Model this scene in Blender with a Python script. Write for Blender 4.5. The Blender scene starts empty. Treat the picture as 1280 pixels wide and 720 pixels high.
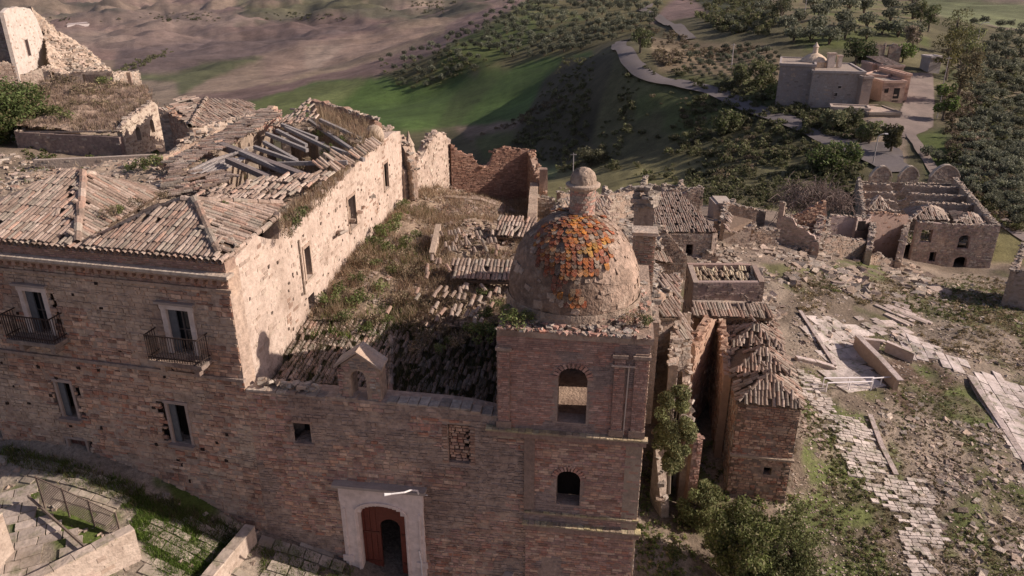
import bpy, math, random
import numpy as np
from mathutils import Vector, noise as mnoise
random.seed(7); rng = np.random.default_rng(7)
sc = bpy.context.scene
C = sc.collection
# ---------------------------------------------------------------- camera
FPX, PITCH, CAMH = 930.0, math.radians(23.0), 20.5
CT, ST = math.cos(PITCH), math.sin(PITCH)
cam = bpy.data.objects.new('camera', bpy.data.cameras.new('camera'))
C.objects.link(cam); sc.camera = cam
cam.location = (0, 0, CAMH); cam.rotation_euler = (math.radians(90) - PITCH, 0, 0)
cam.data.sensor_width = 36; cam.data.lens = 36 * FPX / 1280
cam.data.clip_start = 0.5; cam.data.clip_end = 12000
# ---------------------------------------------------------------- light
SUN_TO = Vector((math.cos(math.radians(-4)) , math.sin(math.radians(-4)), math.tan(math.radians(29)))).normalized()
w = bpy.data.worlds.new('World'); sc.world = w; w.use_nodes = True
nt = w.node_tree; nt.nodes.clear()
sky = nt.nodes.new('ShaderNodeTexSky'); sky.sky_type = 'NISHITA'; sky.sun_disc = False
sky.sun_elevation = math.radians(29); sky.sun_rotation = math.radians(94)
sky.air_density = 1.0; sky.dust_density = 1.5; sky.ozone_density = 1.5
bg = nt.nodes.new('ShaderNodeBackground'); bg.inputs[1].default_value = 0.082
wo = nt.nodes.new('ShaderNodeOutputWorld')
tint = nt.nodes.new('ShaderNodeVectorMath'); tint.operation = 'MULTIPLY'; tint.inputs[1].default_value = (1.2, .94, .95)
nt.links.new(sky.outputs[0], tint.inputs[0]); nt.links.new(tint.outputs[0], bg.inputs[0]); nt.links.new(bg.outputs[0], wo.inputs[0])
sl = bpy.data.lights.new('sun', 'SUN'); sl.energy = 5.0; sl.angle = math.radians(0.5); sl.color = (1.0, 0.855, 0.755)
so = bpy.data.objects.new('sun', sl); C.objects.link(so); so.location = (60, 0, 80)
so.rotation_euler = SUN_TO.to_track_quat('Z', 'Y').to_euler()
sc.view_settings.view_transform = 'Standard'; sc.view_settings.look = 'None'
sc.view_settings.exposure = 0.22; sc.view_settings.gamma = 1.0
# ---------------------------------------------------------------- photo geometry helpers (pixels of the 1280 x 720 photograph)
def ray(px, py):
    u = (px - 640) / FPX; v = (py - 360) / FPX
    return np.array([u, CT - v * ST, -(ST + v * CT)])
def P(px, py, Z=None, z=None, Y=None):
    d = ray(px, py)
    if Z is None: Z = (z - CAMH) / d[2] if z is not None else Y / d[1]
    return np.array([0, 0, CAMH]) + d * Z
def onplane(px, py, O, d):
    """ray through a pixel meets the upright plane through O along d: (distance along d, height)"""
    r = ray(px, py); A = np.array([[r[0], -d[0]], [r[1], -d[1]]])
    Z, s = np.linalg.solve(A, np.array([O[0], O[1]])); return s, CAMH + r[2] * Z
def project(x, y, z):
    fy = y * CT - (z - CAMH) * ST; dn = -y * ST - (z - CAMH) * CT
    fy = np.where(fy < 0.1, 0.1, fy)
    return 640 + FPX * x / fy, 360 + FPX * dn / fy
def rot(deg): return np.array([math.cos(math.radians(deg)), math.sin(math.radians(deg))])
def inpoly(X, Y, poly):
    X = np.asarray(X, float); Y = np.asarray(Y, float); r = np.zeros(X.shape, bool); n = len(poly)
    for i in range(n):
        x1, y1 = poly[i]; x2, y2 = poly[(i + 1) % n]
        if y1 == y2: continue
        c = ((y1 > Y) != (y2 > Y)) & (X < (x2 - x1) * (Y - y1) / (y2 - y1) + x1)
        r ^= c
    return r
def vnoise(x, y, seed=0):
    """smooth value noise, vectorised, about -1..1"""
    x = np.asarray(x, float); y = np.asarray(y, float)
    xi = np.floor(x).astype(np.int64); yi = np.floor(y).astype(np.int64); fx = x - xi; fy = y - yi
    fx = fx * fx * (3 - 2 * fx); fy = fy * fy * (3 - 2 * fy)
    def h(a, b):
        n = (a * 374761393 + b * 668265263 + seed * 1442695041) & 0xffffffff
        n = ((n ^ (n >> 13)) * 1274126177) & 0xffffffff
        return ((n ^ (n >> 16)) & 0xffff) / 32767.5 - 1
    return (h(xi, yi) * (1 - fx) + h(xi + 1, yi) * fx) * (1 - fy) + (h(xi, yi + 1) * (1 - fx) + h(xi + 1, yi + 1) * fx) * fy
def fbm(x, y, o=4, seed=0):
    s = 0; a = 1; t = 0
    for i in range(o):
        s = s + a * vnoise(np.asarray(x) * 2 ** i, np.asarray(y) * 2 ** i, seed + i); t += a; a *= .5
    return s / t
# ---------------------------------------------------------------- objects
ORG = {}
def tag(o, label=None, cat=None, group=None, kind=None):
    for k, v in (('label', label), ('category', cat), ('group', group), ('kind', kind)):
        if v: o[k] = v
    return o
def thing(name, label, cat, loc=(0, 0, 0), group=None):
    o = bpy.data.objects.new(name, None); C.objects.link(o); o.location = loc; o.empty_display_size = .3
    ORG[o.name] = np.array(loc, float); return tag(o, label, cat, group)
class MB:
    def __init__(s): s.ch = []
    def raw(s, V, F, col):
        V = np.asarray(V, float).reshape(-1, 3); F = np.asarray(F, np.int64)
        c = np.asarray(col, float)
        if c.ndim == 1: c = np.repeat(c[None], len(F), 0)
        s.ch.append((V, F, c)); return s
    def quads(s, Q, col):
        Q = np.asarray(Q, float).reshape(-1, 4, 3); n = len(Q)
        return s.raw(Q.reshape(-1, 3), np.arange(n * 4).reshape(n, 4), col)
    def hexa(s, c8, col):
        c8 = np.asarray(c8, float).reshape(-1, 8, 3); n = len(c8)
        f = np.array([[0,3,2,1],[4,5,6,7],[0,1,5,4],[1,2,6,5],[2,3,7,6],[3,0,4,7]])
        F = (f[None] + (np.arange(n) * 8)[:, None, None]).reshape(-1, 4)
        c = np.asarray(col, float)
        if c.ndim == 2: c = np.repeat(c, 6, 0)
        return s.raw(c8.reshape(-1, 3), F, c)
    def box(s, cx, cy, cz, lx, ly, lz, col, ang=0, jit=0):
        x = np.array([-1,1,1,-1,-1,1,1,-1]) * lx / 2; y = np.array([-1,-1,1,1,-1,-1,1,1]) * ly / 2; z = np.array([-1]*4+[1]*4) * lz / 2
        c, q = math.cos(ang), math.sin(ang)
        V = np.stack([cx + x * c - y * q, cy + x * q + y * c, cz + z], 1)
        if jit: V = V + rng.uniform(-jit, jit, V.shape)
        return s.hexa(V, col)
    def bar(s, a, b, w, h, col):
        a = np.array(a, float); b = np.array(b, float); d = b - a; d /= np.linalg.norm(d)
        up = np.array([0, 0, 1.]) if abs(d[2]) < .95 else np.array([0, 1., 0])
        r = np.cross(d, up); r /= np.linalg.norm(r); u = np.cross(r, d); r *= w / 2; u *= h / 2
        return s.hexa([a-r-u, a+r-u, b+r-u, b-r-u, a-r+u, a+r+u, b+r+u, b-r+u], col)
    def tube(s, pts, rad, col, n=7):
        pts = np.array(pts, float); rad = np.broadcast_to(rad, len(pts)); V = []; k = len(pts)
        for i in range(k):
            d = pts[min(i+1, k-1)] - pts[max(i-1, 0)]; d /= (np.linalg.norm(d) + 1e-9)
            up = np.array([0, 0, 1.]) if abs(d[2]) < .9 else np.array([1., 0, 0])
            r = np.cross(d, up); r /= np.linalg.norm(r); u = np.cross(r, d)
            for j in range(n):
                a = 2 * math.pi * j / n; V.append(pts[i] + rad[i] * (r * math.cos(a) + u * math.sin(a)))
        F = [[i*n+j, i*n+(j+1) % n, (i+1)*n+(j+1) % n, (i+1)*n+j] for i in range(k-1) for j in range(n)]
        return s.raw(V, F, col)
    def lathe(s, cx, cy, prof, col, n=24, sq=0):
        V = []; k = len(prof)
        for r, z in prof:
            for j in range(n):
                a = 2 * math.pi * j / n; V.append((cx + r * math.cos(a), cy + r * math.sin(a), z))
        F = [[i*n+j, i*n+(j+1) % n, (i+1)*n+(j+1) % n, (i+1)*n+j] for i in range(k-1) for j in range(n)]
        return s.raw(V, F, col)
    def build(s, name, mat, parent=None, kind=None, smooth=False, label=None):
        org = ORG.get(parent.name, np.zeros(3)) if parent else np.zeros(3)
        me = bpy.data.meshes.new(name); V = np.concatenate([c[0] for c in s.ch]) - org
        nv = 0; L = []; ls = []; lt = []; cols = []; pos = 0
        for v, f, c in s.ch:
            L.append((f + nv).ravel()); n, k = f.shape
            ls.append(pos + np.arange(n) * k); lt.append(np.full(n, k)); pos += n * k; nv += len(v); cols.append(c)
        L = np.concatenate(L); ls = np.concatenate(ls); cols = np.concatenate(cols)
        me.vertices.add(nv); me.vertices.foreach_set('co', V.ravel().astype(np.float32))
        me.loops.add(len(L)); me.loops.foreach_set('vertex_index', L.astype(np.int32))
        me.polygons.add(len(ls)); me.polygons.foreach_set('loop_start', ls.astype(np.int32))
        me.update(calc_edges=True)
        at = me.attributes.new('Col', 'FLOAT_COLOR', 'FACE')
        at.data.foreach_set('color', np.concatenate([cols, np.ones((len(cols), 1))], 1).ravel().astype(np.float32))
        me.polygons.foreach_set('use_smooth', np.full(len(ls), smooth))
        me.materials.append(mat); me.validate()
        o = bpy.data.objects.new(name, me); C.objects.link(o)
        if parent:
            o.parent = parent; ORG[o.name] = org
            if kind: o['kind'] = kind
        elif kind: o['kind'] = kind
        if label: o['label'] = label
        return o
# ---------------------------------------------------------------- materials (albedo comes from the face colours, grain and wear from noise)
def mat(name, ns=6.0, amt=.35, bump=.4, rough=.92, bs=None, stain=None, stain_amt=.4, stain_s=.6, objrand=0.0, gloss=.15, trans=False, metal=0, mott=None):
    m = bpy.data.materials.new(name); m.use_nodes = True; n = m.node_tree; b = n.nodes['Principled BSDF']; N = n.nodes.new; Lk = n.links.new
    at = N('ShaderNodeAttribute'); at.attribute_name = 'Col'; geo = N('ShaderNodeNewGeometry')
    nz = N('ShaderNodeTexNoise'); nz.inputs['Scale'].default_value = ns; nz.inputs['Detail'].default_value = 6; nz.inputs['Roughness'].default_value = .65
    Lk(geo.outputs['Position'], nz.inputs['Vector'])
    mr = N('ShaderNodeMapRange'); mr.inputs[1].default_value = .25; mr.inputs[2].default_value = .75
    mr.inputs[3].default_value = 1 - amt; mr.inputs[4].default_value = 1 + amt; Lk(nz.outputs['Fac'], mr.inputs[0])
    mx = N('ShaderNodeVectorMath'); mx.operation = 'SCALE'; Lk(at.outputs['Color'], mx.inputs[0]); Lk(mr.outputs[0], mx.inputs['Scale'])
    col = mx.outputs[0]
    if stain is not None:
        n2 = N('ShaderNodeTexNoise'); n2.inputs['Scale'].default_value = stain_s; n2.inputs['Detail'].default_value = 8; n2.inputs['Roughness'].default_value = .7
        Lk(geo.outputs['Position'], n2.inputs['Vector'])
        r2 = N('ShaderNodeMapRange'); r2.inputs[1].default_value = .47; r2.inputs[2].default_value = .68; r2.inputs[3].default_value = 0; r2.inputs[4].default_value = stain_amt
        Lk(n2.outputs['Fac'], r2.inputs[0])
        mm = N('ShaderNodeMixRGB'); Lk(r2.outputs[0], mm.inputs[0]); Lk(col, mm.inputs[1]); mm.inputs[2].default_value = (*stain, 1); col = mm.outputs[0]
    if mott is not None:      # a second scatter of patches
        n2 = N('ShaderNodeTexNoise'); n2.inputs['Scale'].default_value = mott[1]; n2.inputs['Detail'].default_value = 7; n2.inputs['Roughness'].default_value = .75
        ad = N('ShaderNodeVectorMath'); ad.operation = 'ADD'; ad.inputs[1].default_value = (31, 17, 5)
        Lk(geo.outputs['Position'], ad.inputs[0]); Lk(ad.outputs[0], n2.inputs['Vector'])
        r2 = N('ShaderNodeMapRange'); r2.inputs[1].default_value = .52; r2.inputs[2].default_value = .62; r2.inputs[3].default_value = 0; r2.inputs[4].default_value = mott[2]
        Lk(n2.outputs['Fac'], r2.inputs[0])
        mm = N('ShaderNodeMixRGB'); Lk(r2.outputs[0], mm.inputs[0]); Lk(col, mm.inputs[1]); mm.inputs[2].default_value = (*mott[0], 1); col = mm.outputs[0]
    if objrand:
        oi = N('ShaderNodeObjectInfo'); r3 = N('ShaderNodeMapRange'); r3.inputs[3].default_value = 1 - objrand; r3.inputs[4].default_value = 1 + objrand
        Lk(oi.outputs['Random'], r3.inputs[0]); m3 = N('ShaderNodeVectorMath'); m3.operation = 'SCALE'; Lk(col, m3.inputs[0]); Lk(r3.outputs[0], m3.inputs['Scale']); col = m3.outputs[0]
    Lk(col, b.inputs['Base Color']); b.inputs['Roughness'].default_value = rough; b.inputs['Specular IOR Level'].default_value = gloss; b.inputs['Metallic'].default_value = metal
    if bump:
        nb = N('ShaderNodeTexNoise'); nb.inputs['Scale'].default_value = bs or ns * 2; nb.inputs['Detail'].default_value = 5; Lk(geo.outputs['Position'], nb.inputs['Vector'])
        bp = N('ShaderNodeBump'); bp.inputs['Strength'].default_value = bump; bp.inputs['Distance'].default_value = .08; Lk(nb.outputs['Fac'], bp.inputs['Height']); Lk(bp.outputs[0], b.inputs['Normal'])
    if trans:
        tr = N('ShaderNodeBsdfTranslucent'); Lk(col, tr.inputs['Color']); mxs = N('ShaderNodeMixShader'); mxs.inputs[0].default_value = .3
        Lk(b.outputs[0], mxs.inputs[1]); Lk(tr.outputs[0], mxs.inputs[2]); Lk(mxs.outputs[0], n.nodes['Material Output'].inputs['Surface'])
    return m
M = {
 'stone': mat('weathered_stone', 5, .42, .6, stain=(.17,.105,.08), stain_amt=.6, stain_s=.42, mott=((.56,.42,.31), .55, .55)),
 'palestone': mat('sunbleached_plastered_stone', 5, .22, .5, stain=(.24,.175,.13), stain_amt=.6, stain_s=.7, mott=((.20,.15,.12), 4.5, .3)),
 'brick': mat('old_brick', 9, .35, .4, stain=(.18,.11,.09), stain_amt=.5, stain_s=.6, mott=((.40,.31,.25), 1.3, .3)),
 'tile': mat('clay_roof_tile', 9, .4, .4, stain=(.12,.10,.08), stain_amt=.55, stain_s=1.6, objrand=.15, mott=((.36,.31,.24), 4, .4)),
 'dome': mat('dome_render', 5, .42, 1.0, stain=(.10,.072,.056), stain_amt=.9, stain_s=1.1, mott=((.38,.30,.235), 3, .5)),
 'lichen': mat('lichened_glazed_tile', 22, .6, .6, rough=.7, gloss=.3, objrand=.35, stain=(.10,.065,.045), stain_amt=.9, stain_s=4, mott=((.36,.27,.18), 14, .6)),
 'plaster': mat('lime_plaster', 4, .18, .3, stain=(.30,.22,.17), stain_amt=.5, stain_s=1.2),
 'wood': mat('weathered_timber', 12, .4, .3),
 'paint': mat('painted_wood', 8, .25, .15, rough=.55, gloss=.3),
 'iron': mat('rusted_iron', 20, .4, .2, rough=.7, metal=.4),
 'metal': mat('galvanised_metal', 10, .1, 0, rough=.45, gloss=.5),
 'dark': mat('interior_shade', 4, .3, .2),
 'rubble': mat('rubble', 6, .4, .5, stain=(.14,.115,.08), stain_amt=.5, stain_s=.8),
 'leaf': mat('leaves', 1.2, .4, 0, rough=.7, objrand=.3, trans=True, gloss=.25),
 'dry': mat('dry_stalks', 3, .3, 0, rough=.9, trans=True),
 'bark': mat('bark', 10, .3, .5),
 'asphalt': mat('asphalt', 2, .2, .2, rough=.8, stain=(.17,.145,.12), stain_amt=.6, stain_s=.25),
 'paving': mat('pale_paving', 3, .22, .5, stain=(.20,.16,.11), stain_amt=.6, stain_s=.9, mott=((.11,.13,.05), 1.3, .55)),
 'glass': mat('dusty_glass', 3, .1, 0, rough=.15, gloss=.6),
}
# ---------------------------------------------------------------- terrain: heights from surveyed control points
HZ = {}
CP = [ # px, py, camera depth
 (100,30,1800),(200,60,1250),(300,5,2800),(60,4,3300),(450,3,2200),(600,5,1500),(400,90,700),(350,128,430),(250,105,640),(160,90,850),(470,60,900),(540,40,900),
 (480,28,1500),(330,55,1250),(30,60,1500),
 (500,130,400),(560,110,400),(640,75,400),(650,130,300),(570,150,300),(600,90,390),(700,40,430),(640,20,620),(760,15,520),(560,70,430),
 (735,70,300),(700,110,262),(640,165,235),(620,205,215),(680,215,190),(660,180,225),
 (773,60,236),(777,50,270),(797,46,290),(787,77,214),(800,90,203),(817,100,196),(853,105,190),(887,113,180),(913,124,172),(960,143,156),(1000,157,145),(1033,173,137),(1067,187,130),(1113,207,120),
 (840,32,370),(810,12,460),(880,5,650),(860,60,250),(900,80,215),(950,20,300),(1000,40,240),(1070,50,220),(940,60,230),(1040,20,260),
 (760,160,195),(820,170,170),(900,180,150),(980,195,135),(1050,215,120),(760,215,158),(700,235,150),(860,225,138),(640,240,150),(920,235,110),
 (1010,133,160),(1075,133,158),(1100,130,155),(1150,150,145),(1150,100,175),(1130,60,205),(1180,20,330),(1200,10,500),(1270,2,1000),(1230,25,420),(1270,40,330),
 (1190,170,132),(1250,160,145),(1275,100,200),(1170,210,118),(1250,220,108),(1270,295,90),(1220,90,200),
 (1180,330,83),(1232,340,81),(1140,326,82),(1080,330,72),(1030,320,68),(980,310,66),
 (900,300,62),(830,262,70),(960,340,57),(1100,380,57),(1200,365,66),(1270,380,62),(1250,420,54),(1010,400,51),(1050,450,47.5),(1110,490,43.5),
 (1150,600,37),(1250,560,40),(1250,690,33),(1020,650,34),(900,715,31),(1000,560,37),(1160,500,44),(1270,470,50),(940,640,33.5),
 (500,150,300),(440,150,330),
]
CPW = [ # world x, y, z (parts the photograph hides behind walls)
 (-19.4,23.6,4.3),(-9.6,21.4,2.1),(-4.5,20.5,.5),(-1,19.8,-.3),(2,19.4,-1.2),(4.5,19,-1.9),(-20,19,3.7),(-14,18,3.2),(-9.5,18,2.0),(-5,17,.3),(0,14,-1),(6,14,-2.4),(-12,8,1),(0,0,-1.5),(12,8,-3),(-25,22,4.2),(-30,10,3),(22,14,-4),
 (-14,30,6),(-12,38,7),(-6,34,4),(2,30,1.5),(2,42,1.5),(7,24,-1.8),(8,30,-1.6),(9.5,27,-1.9),(13.5,28,-2.2),(12,36,-1.5),(-20,34,9.3),(-24,30,9.3),(-16,46,7.5),(-30,45,8.5),(-26,60,7),(-34,60,7.5),(-46,78,7),(-60,90,7),(-36,75,4),(-20,62,3),(-12,54,3),(-4,50,3),(-38,48,9),(4,58,1),
 (-30,95,-12),(-50,130,-25),(-20,120,-22),(-90,140,-22),(0,110,-15),(-130,260,-48),(-60,220,-42),
 (0,-60,-12),(60,-30,-14),(-60,-30,-6),(0,-800,-80),(800,-200,-80),(-800,-200,-80),(1500,600,-60),(-1500,600,-90),(0,6000,20),(3500,4500,40),(-3500,4500,30),(5000,0,-80),(-5000,0,-80),(0,-5000,-80),
 (90,60,-12),(150,80,-20),(250,120,-30),(60,20,-9),(100,0,-16),
]
def polar(x, y): return np.arctan2(x, y), np.log(np.maximum(np.hypot(x, y), .3))
pts = np.array([P(a, b, Z=c) for a, b, c in CP] + [np.array(p, float) for p in CPW])
def basis(a, r): return np.stack([np.sin(a) * 2.6 * np.minimum(1, np.maximum(r, .1) / 2), np.cos(a) * 2.6* np.minimum(1, np.maximum(r, .1) / 2), r * 1.5], -1)
pa, pr = polar(pts[:, 0], pts[:, 1]); pb = basis(pa, pr)
n_ = len(pb); D = np.linalg.norm(pb[:, None] - pb[None], axis=2)
# duplicate-safe smooth fit with a linear kernel
Am = np.zeros((n_ + 1, n_ + 1)); Am[:n_, :n_] = -D - np.eye(n_) * .004; Am[n_, :n_] = 1; Am[:n_, n_] = 1
sol = np.linalg.solve(Am, np.append(pts[:, 2], 0))
azf = np.radians(np.linspace(-52, 52, 620)); azl = np.radians(np.linspace(-180, -54, 32)); azr = np.radians(np.linspace(54, 180, 32))
AZ = np.concatenate([azl, azf, azr]); RH = np.concatenate([np.linspace(math.log(.5), math.log(15), 30, endpoint=False), np.linspace(math.log(15), math.log(140), 330, endpoint=False), np.linspace(math.log(140), math.log(9000), 260)])
ga, gr = np.meshgrid(AZ, RH, indexing='ij'); shp = ga.shape
gb = basis(ga.ravel(), gr.ravel()); GH = np.empty(len(gb))
for i in range(0, len(gb), 20000): GH[i:i+20000] = -np.linalg.norm(gb[i:i+20000, None] - pb[None], axis=2) @ sol[:n_] + sol[n_]
GH = GH.reshape(shp)
for _ in range(3):      # soften the kinks of the fit
    GH[1:-1, 1:-1] = (GH[1:-1, 1:-1] * 2 + GH[2:, 1:-1] + GH[:-2, 1:-1] + GH[1:-1, 2:] + GH[1:-1, :-2]) / 6
GX = np.sin(ga) * np.exp(gr); GY = np.cos(ga) * np.exp(gr); R_ = np.exp(gr)
near = np.clip((R_ - 24) / 15, 0, 1); far = np.clip((R_ - 140) / 250, 0, 1)
GH = GH + near * .22 * fbm(GX / 2.2, GY / 2.2, 4, 3) * np.clip(60 / R_, .6, 1) + np.clip((R_ - 95) / 60, 0, 1) * (1-far) * 1.1 * fbm(GX / 14, GY / 14, 4, 9)
GH = GH + far * (R_ * .010 * fbm(GX / (90), GY / (90), 5, 21) + np.clip((R_ - 500) / 600, 0, 1) * R_ * .026 * fbm(GX / 380, GY / 380, 5, 5) + np.clip((R_ - 500) / 600, 0, 1)*9*fbm(GX/160+GY/300, GY / 130, 4, 55))
def height(x, y):
    a, r = polar(np.asarray(x, float), np.asarray(y, float))
    ia = np.interp(a, AZ, np.arange(len(AZ))); ir = np.interp(r, RH, np.arange(len(RH)))
    i0 = np.minimum(ia.astype(int), len(AZ) - 2); j0 = np.minimum(ir.astype(int), len(RH) - 2); fa = ia - i0; fr = ir - j0
    return (GH[i0, j0] * (1 - fa) + GH[i0 + 1, j0] * fa) * (1 - fr) + (GH[i0, j0 + 1] * (1 - fa) + GH[i0 + 1, j0 + 1] * fa) * fr
ZS = np.geomspace(16, 8500, 620)
def hits(px, py):
    """where the rays through these photo pixels meet the terrain"""
    px = np.asarray(px, float); py = np.asarray(py, float); u = (px - 640) / FPX; v = (py - 360) / FPX
    d = np.stack([u, CT - v * ST, -(ST + v * CT)], -1); out = np.full((len(px), 3), np.nan)
    for k in range(0, len(px), 2000):
        dd = d[k:k+2000]; X = dd[:, None, 0] * ZS; Y = dd[:, None, 1] * ZS; Zz = CAMH + dd[:, None, 2] * ZS
        g = Zz - height(X, Y); below = g < 0; j = np.argmax(below, 1); ok = below.any(1) & (j > 0); i = np.arange(len(dd)); jj = np.maximum(j, 1)
        t = g[i, jj-1] / (g[i, jj-1] - g[i, jj] + 1e-9); Zi = ZS[jj-1] + t * (ZS[jj] - ZS[jj-1]); p = dd * Zi[:, None] + np.array([0, 0, CAMH])
        p[:, 2] = height(p[:, 0], p[:, 1]); p[~ok] = np.nan; out[k:k+2000] = p
    return out
def hit(px, py): return hits([px], [py])[0]
def inpx(n, poly):
    """random photo pixels inside a polygon"""
    p = np.array(poly, float); lo = p.min(0); hi = p.max(0); o = np.empty((0, 2))
    while len(o) < n:
        q = rng.uniform(lo, hi, (n * 2, 2)); o = np.concatenate([o, q[inpoly(q[:, 0], q[:, 1], poly)]])
    return o[:n]
# ---------------------------------------------------------------- land cover (albedo of each patch of ground, hill shadow painted into the ridge slope)
PX, PY = project(GX, GY, GH)
jx = 9 * fbm(GX / (R_ * .04), GY / (R_ * .04), 5, 31) ; jy = 4 * fbm(GX / (R_ * .04) + 9, GY / (R_ * .04), 5, 32)
QX, QY = PX + jx, PY + jy; infr = GY > 1
col = np.empty(shp + (3,)); col[:] = (.20, .158, .125)
def shade_(c, amt, s, seed):
    n = fbm(GX / s, GY / s, 4, seed); return np.array(c)[None, None] * (1 + amt * n[..., None])
def land(poly, c, amt=.25, s=8, seed=1, feather=None, mixn=None):
    m = inpoly(QX, QY, poly) & infr
    k = shade_(c, amt, s, seed)
    if mixn is not None: m = m & (fbm(GX / mixn[0], GY / mixn[0], 4, seed + 77) > mixn[1])
    col[m] = k[m]
farm = R_ > 400; col[farm] = shade_((.175,.125,.112), .22, 160, 2)[farm]
midm = (R_ > 95) & ~farm; col[midm] = shade_((.11,.10,.055), .35, 18, 4)[midm]
BROWN, GREEN, OLIVE, TAN, EARTH = (.20,.138,.118), (.072,.115,.032), (.10,.095,.05), (.23,.185,.12), (.25,.20,.16)
land([(-100,-60),(700,-60),(560,35),(480,100),(400,110),(140,160),(-100,160)], BROWN, .3, 150, 5)
land([(-100,-60),(700,-60),(560,35),(480,100),(400,110),(140,160),(-100,160)], (.21,.16,.12), .2, 220, 8, mixn=(420,.12))
land([(300,-5),(470,-5),(640,-5),(560,30),(470,25),(420,20),(330,42),(290,30)], (.095,.088,.062), .35, 60, 6, mixn=(120,-.2))
land([(60,8),(110,0),(180,18),(300,22),(200,30),(120,26),(60,22)], (.085,.08,.062), .3, 90, 6, mixn=(120,-.1))
land([(130,92),(180,76),(225,64),(262,60),(300,62),(330,72),(300,84),(262,100),(225,118),(190,128),(130,140)], (.10,.105,.055), .3, 60, 7)
for k_, (c_, pg) in enumerate([((.21,.155,.13), [(0,40),(200,34),(330,40),(300,56),(150,66),(0,60)]), ((.13,.098,.09), [(150,60),(330,44),(420,30),(470,34),(330,66),(200,92),(140,90)]), ((.225,.165,.13), [(330,66),(470,40),(545,32),(500,64),(400,90),(330,100)]), ((.14,.10,.088), [(300,30),(420,24),(470,30),(380,46),(310,48)]),
    ((.19,.145,.12), [(100,16),(230,10),(330,20),(280,34),(150,34),(90,28)]), ((.12,.10,.075), [(0,8),(90,4),(60,20),(0,26)]), ((.24,.185,.15), [(60,44),(140,40),(170,52),(80,58)]), ((.11,.105,.06), [(300,4),(420,0),(500,8),(420,14),(320,16)]), ((.22,.17,.135), [(470,4),(560,2),(560,10),(480,12)])]): land(pg, c_, .3, 70, 60 + k_)
fr_ = 1 + .10 * np.sin((GX * .35 + GY * .9 + 26 * fbm(GX / 260, GY / 260, 3, 90)) / 3.2) * (R_ > 300); col *= fr_[..., None]      # plough lines
land([(380,60),(432,58),(410,80),(395,95),(380,85)], (.27,.21,.165), .15, 40, 6)
land([(340,108),(430,90),(560,42),(560,36),(420,84),(330,106)], (.24,.185,.13), .2, 30, 6)
land([(300,128),(400,108),(430,104),(400,120),(520,118),(500,140),(300,150)], (.10,.12,.045), .3, 26, 45) if 0 else None
land([(310,125),(400,104),(500,94),(590,92),(742,62),(742,88),(705,118),(640,150),(600,158),(560,160),(500,165),(300,165)], GREEN, .22, 26, 11)
land([(560,60),(655,0),(850,-5),(800,45),(765,52),(742,62),(600,88),(520,105),(470,95)], (.13,.115,.055), .3, 22, 12)
land([(560,60),(655,0),(740,20),(650,60),(600,88),(540,95)], (.085,.105,.035), .3, 22, 12, mixn=(30,-.1))
land([(590,92),(640,84),(600,120),(575,160),(545,160),(570,120)], (.06,.085,.028), .2, 20, 46); land([(310,125),(400,106),(460,100),(430,128),(380,150),(310,150)], (.11,.13,.05), .2, 20, 47)
land([(570,160),(640,150),(705,118),(712,126),(640,172),(590,178)], (.20,.15,.11), .25, 12, 13)
land([(590,170),(650,160),(640,190),(600,200)], (.10,.11,.045), .25, 12, 13)
land([(705,70),(770,70),(800,150),(760,220),(620,220),(640,165)], (.07,.062,.038), .4, 9, 14)  # ridge slope: ground colour darkened to deepen the hill shadow
land([(770,70),(800,92),(900,118),(1060,190),(1080,225),(880,235),(780,225),(740,180)], (.115,.108,.055), .4, 9, 15)
land([(790,100),(900,125),(960,160),(900,190),(800,150)], (.10,.115,.045), .3, 9, 16, mixn=(14,-.15))
land([(640,215),(760,205),(870,200),(900,240),(800,262),(560,262)], (.17,.155,.075), .25, 8, 17)
land([(625,205),(700,208),(690,225),(640,220)], (.13,.15,.07), .25, 8, 17)
land([(812,45),(900,55),(960,55),(1000,90),(960,125),(900,95),(830,90)], (.20,.155,.10), .25, 9, 18)
land([(820,90),(960,100),(1010,135),(1090,150),(1080,190),(1000,150),(900,115)], (.085,.095,.04), .3, 9, 18)
land([(960,0),(1140,0),(1160,60),(1000,62)], (.17,.14,.085), .35, 10, 19)
land([(960,0),(1140,0),(1160,60),(1000,62)], (.10,.115,.04), .3, 10, 19, mixn=(9,.05))
land([(1145,-10),(1300,8),(1300,40),(1210,28),(1150,14)], (.135,.15,.075), .18, 40, 20)
land([(1240,-20),(1300,-20),(1300,6)], (.10,.09,.10), .18, 40, 20)
land([(860,-10),(960,-10),(960,10),(905,30)], (.05,.055,.03), .3, 30, 20)
land([(1170,80),(1300,60),(1300,310),(1240,290),(1170,200)], (.15,.125,.08), .35, 8, 22)
land([(1170,80),(1300,60),(1300,310),(1240,290),(1170,200)], (.07,.075,.035), .3, 8, 22, mixn=(9,-.1))
land([(1040,140),(1130,140),(1130,210),(1060,180)], (.24,.19,.14), .2, 6, 22)
land([(1180,165),(1140,165),(1165,235),(1190,215)], (.08,.10,.03), .3, 6, 22)
land([(1235,285),(1300,300),(1300,380),(1240,345)], (.19,.175,.08), .2, 5, 22)
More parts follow.
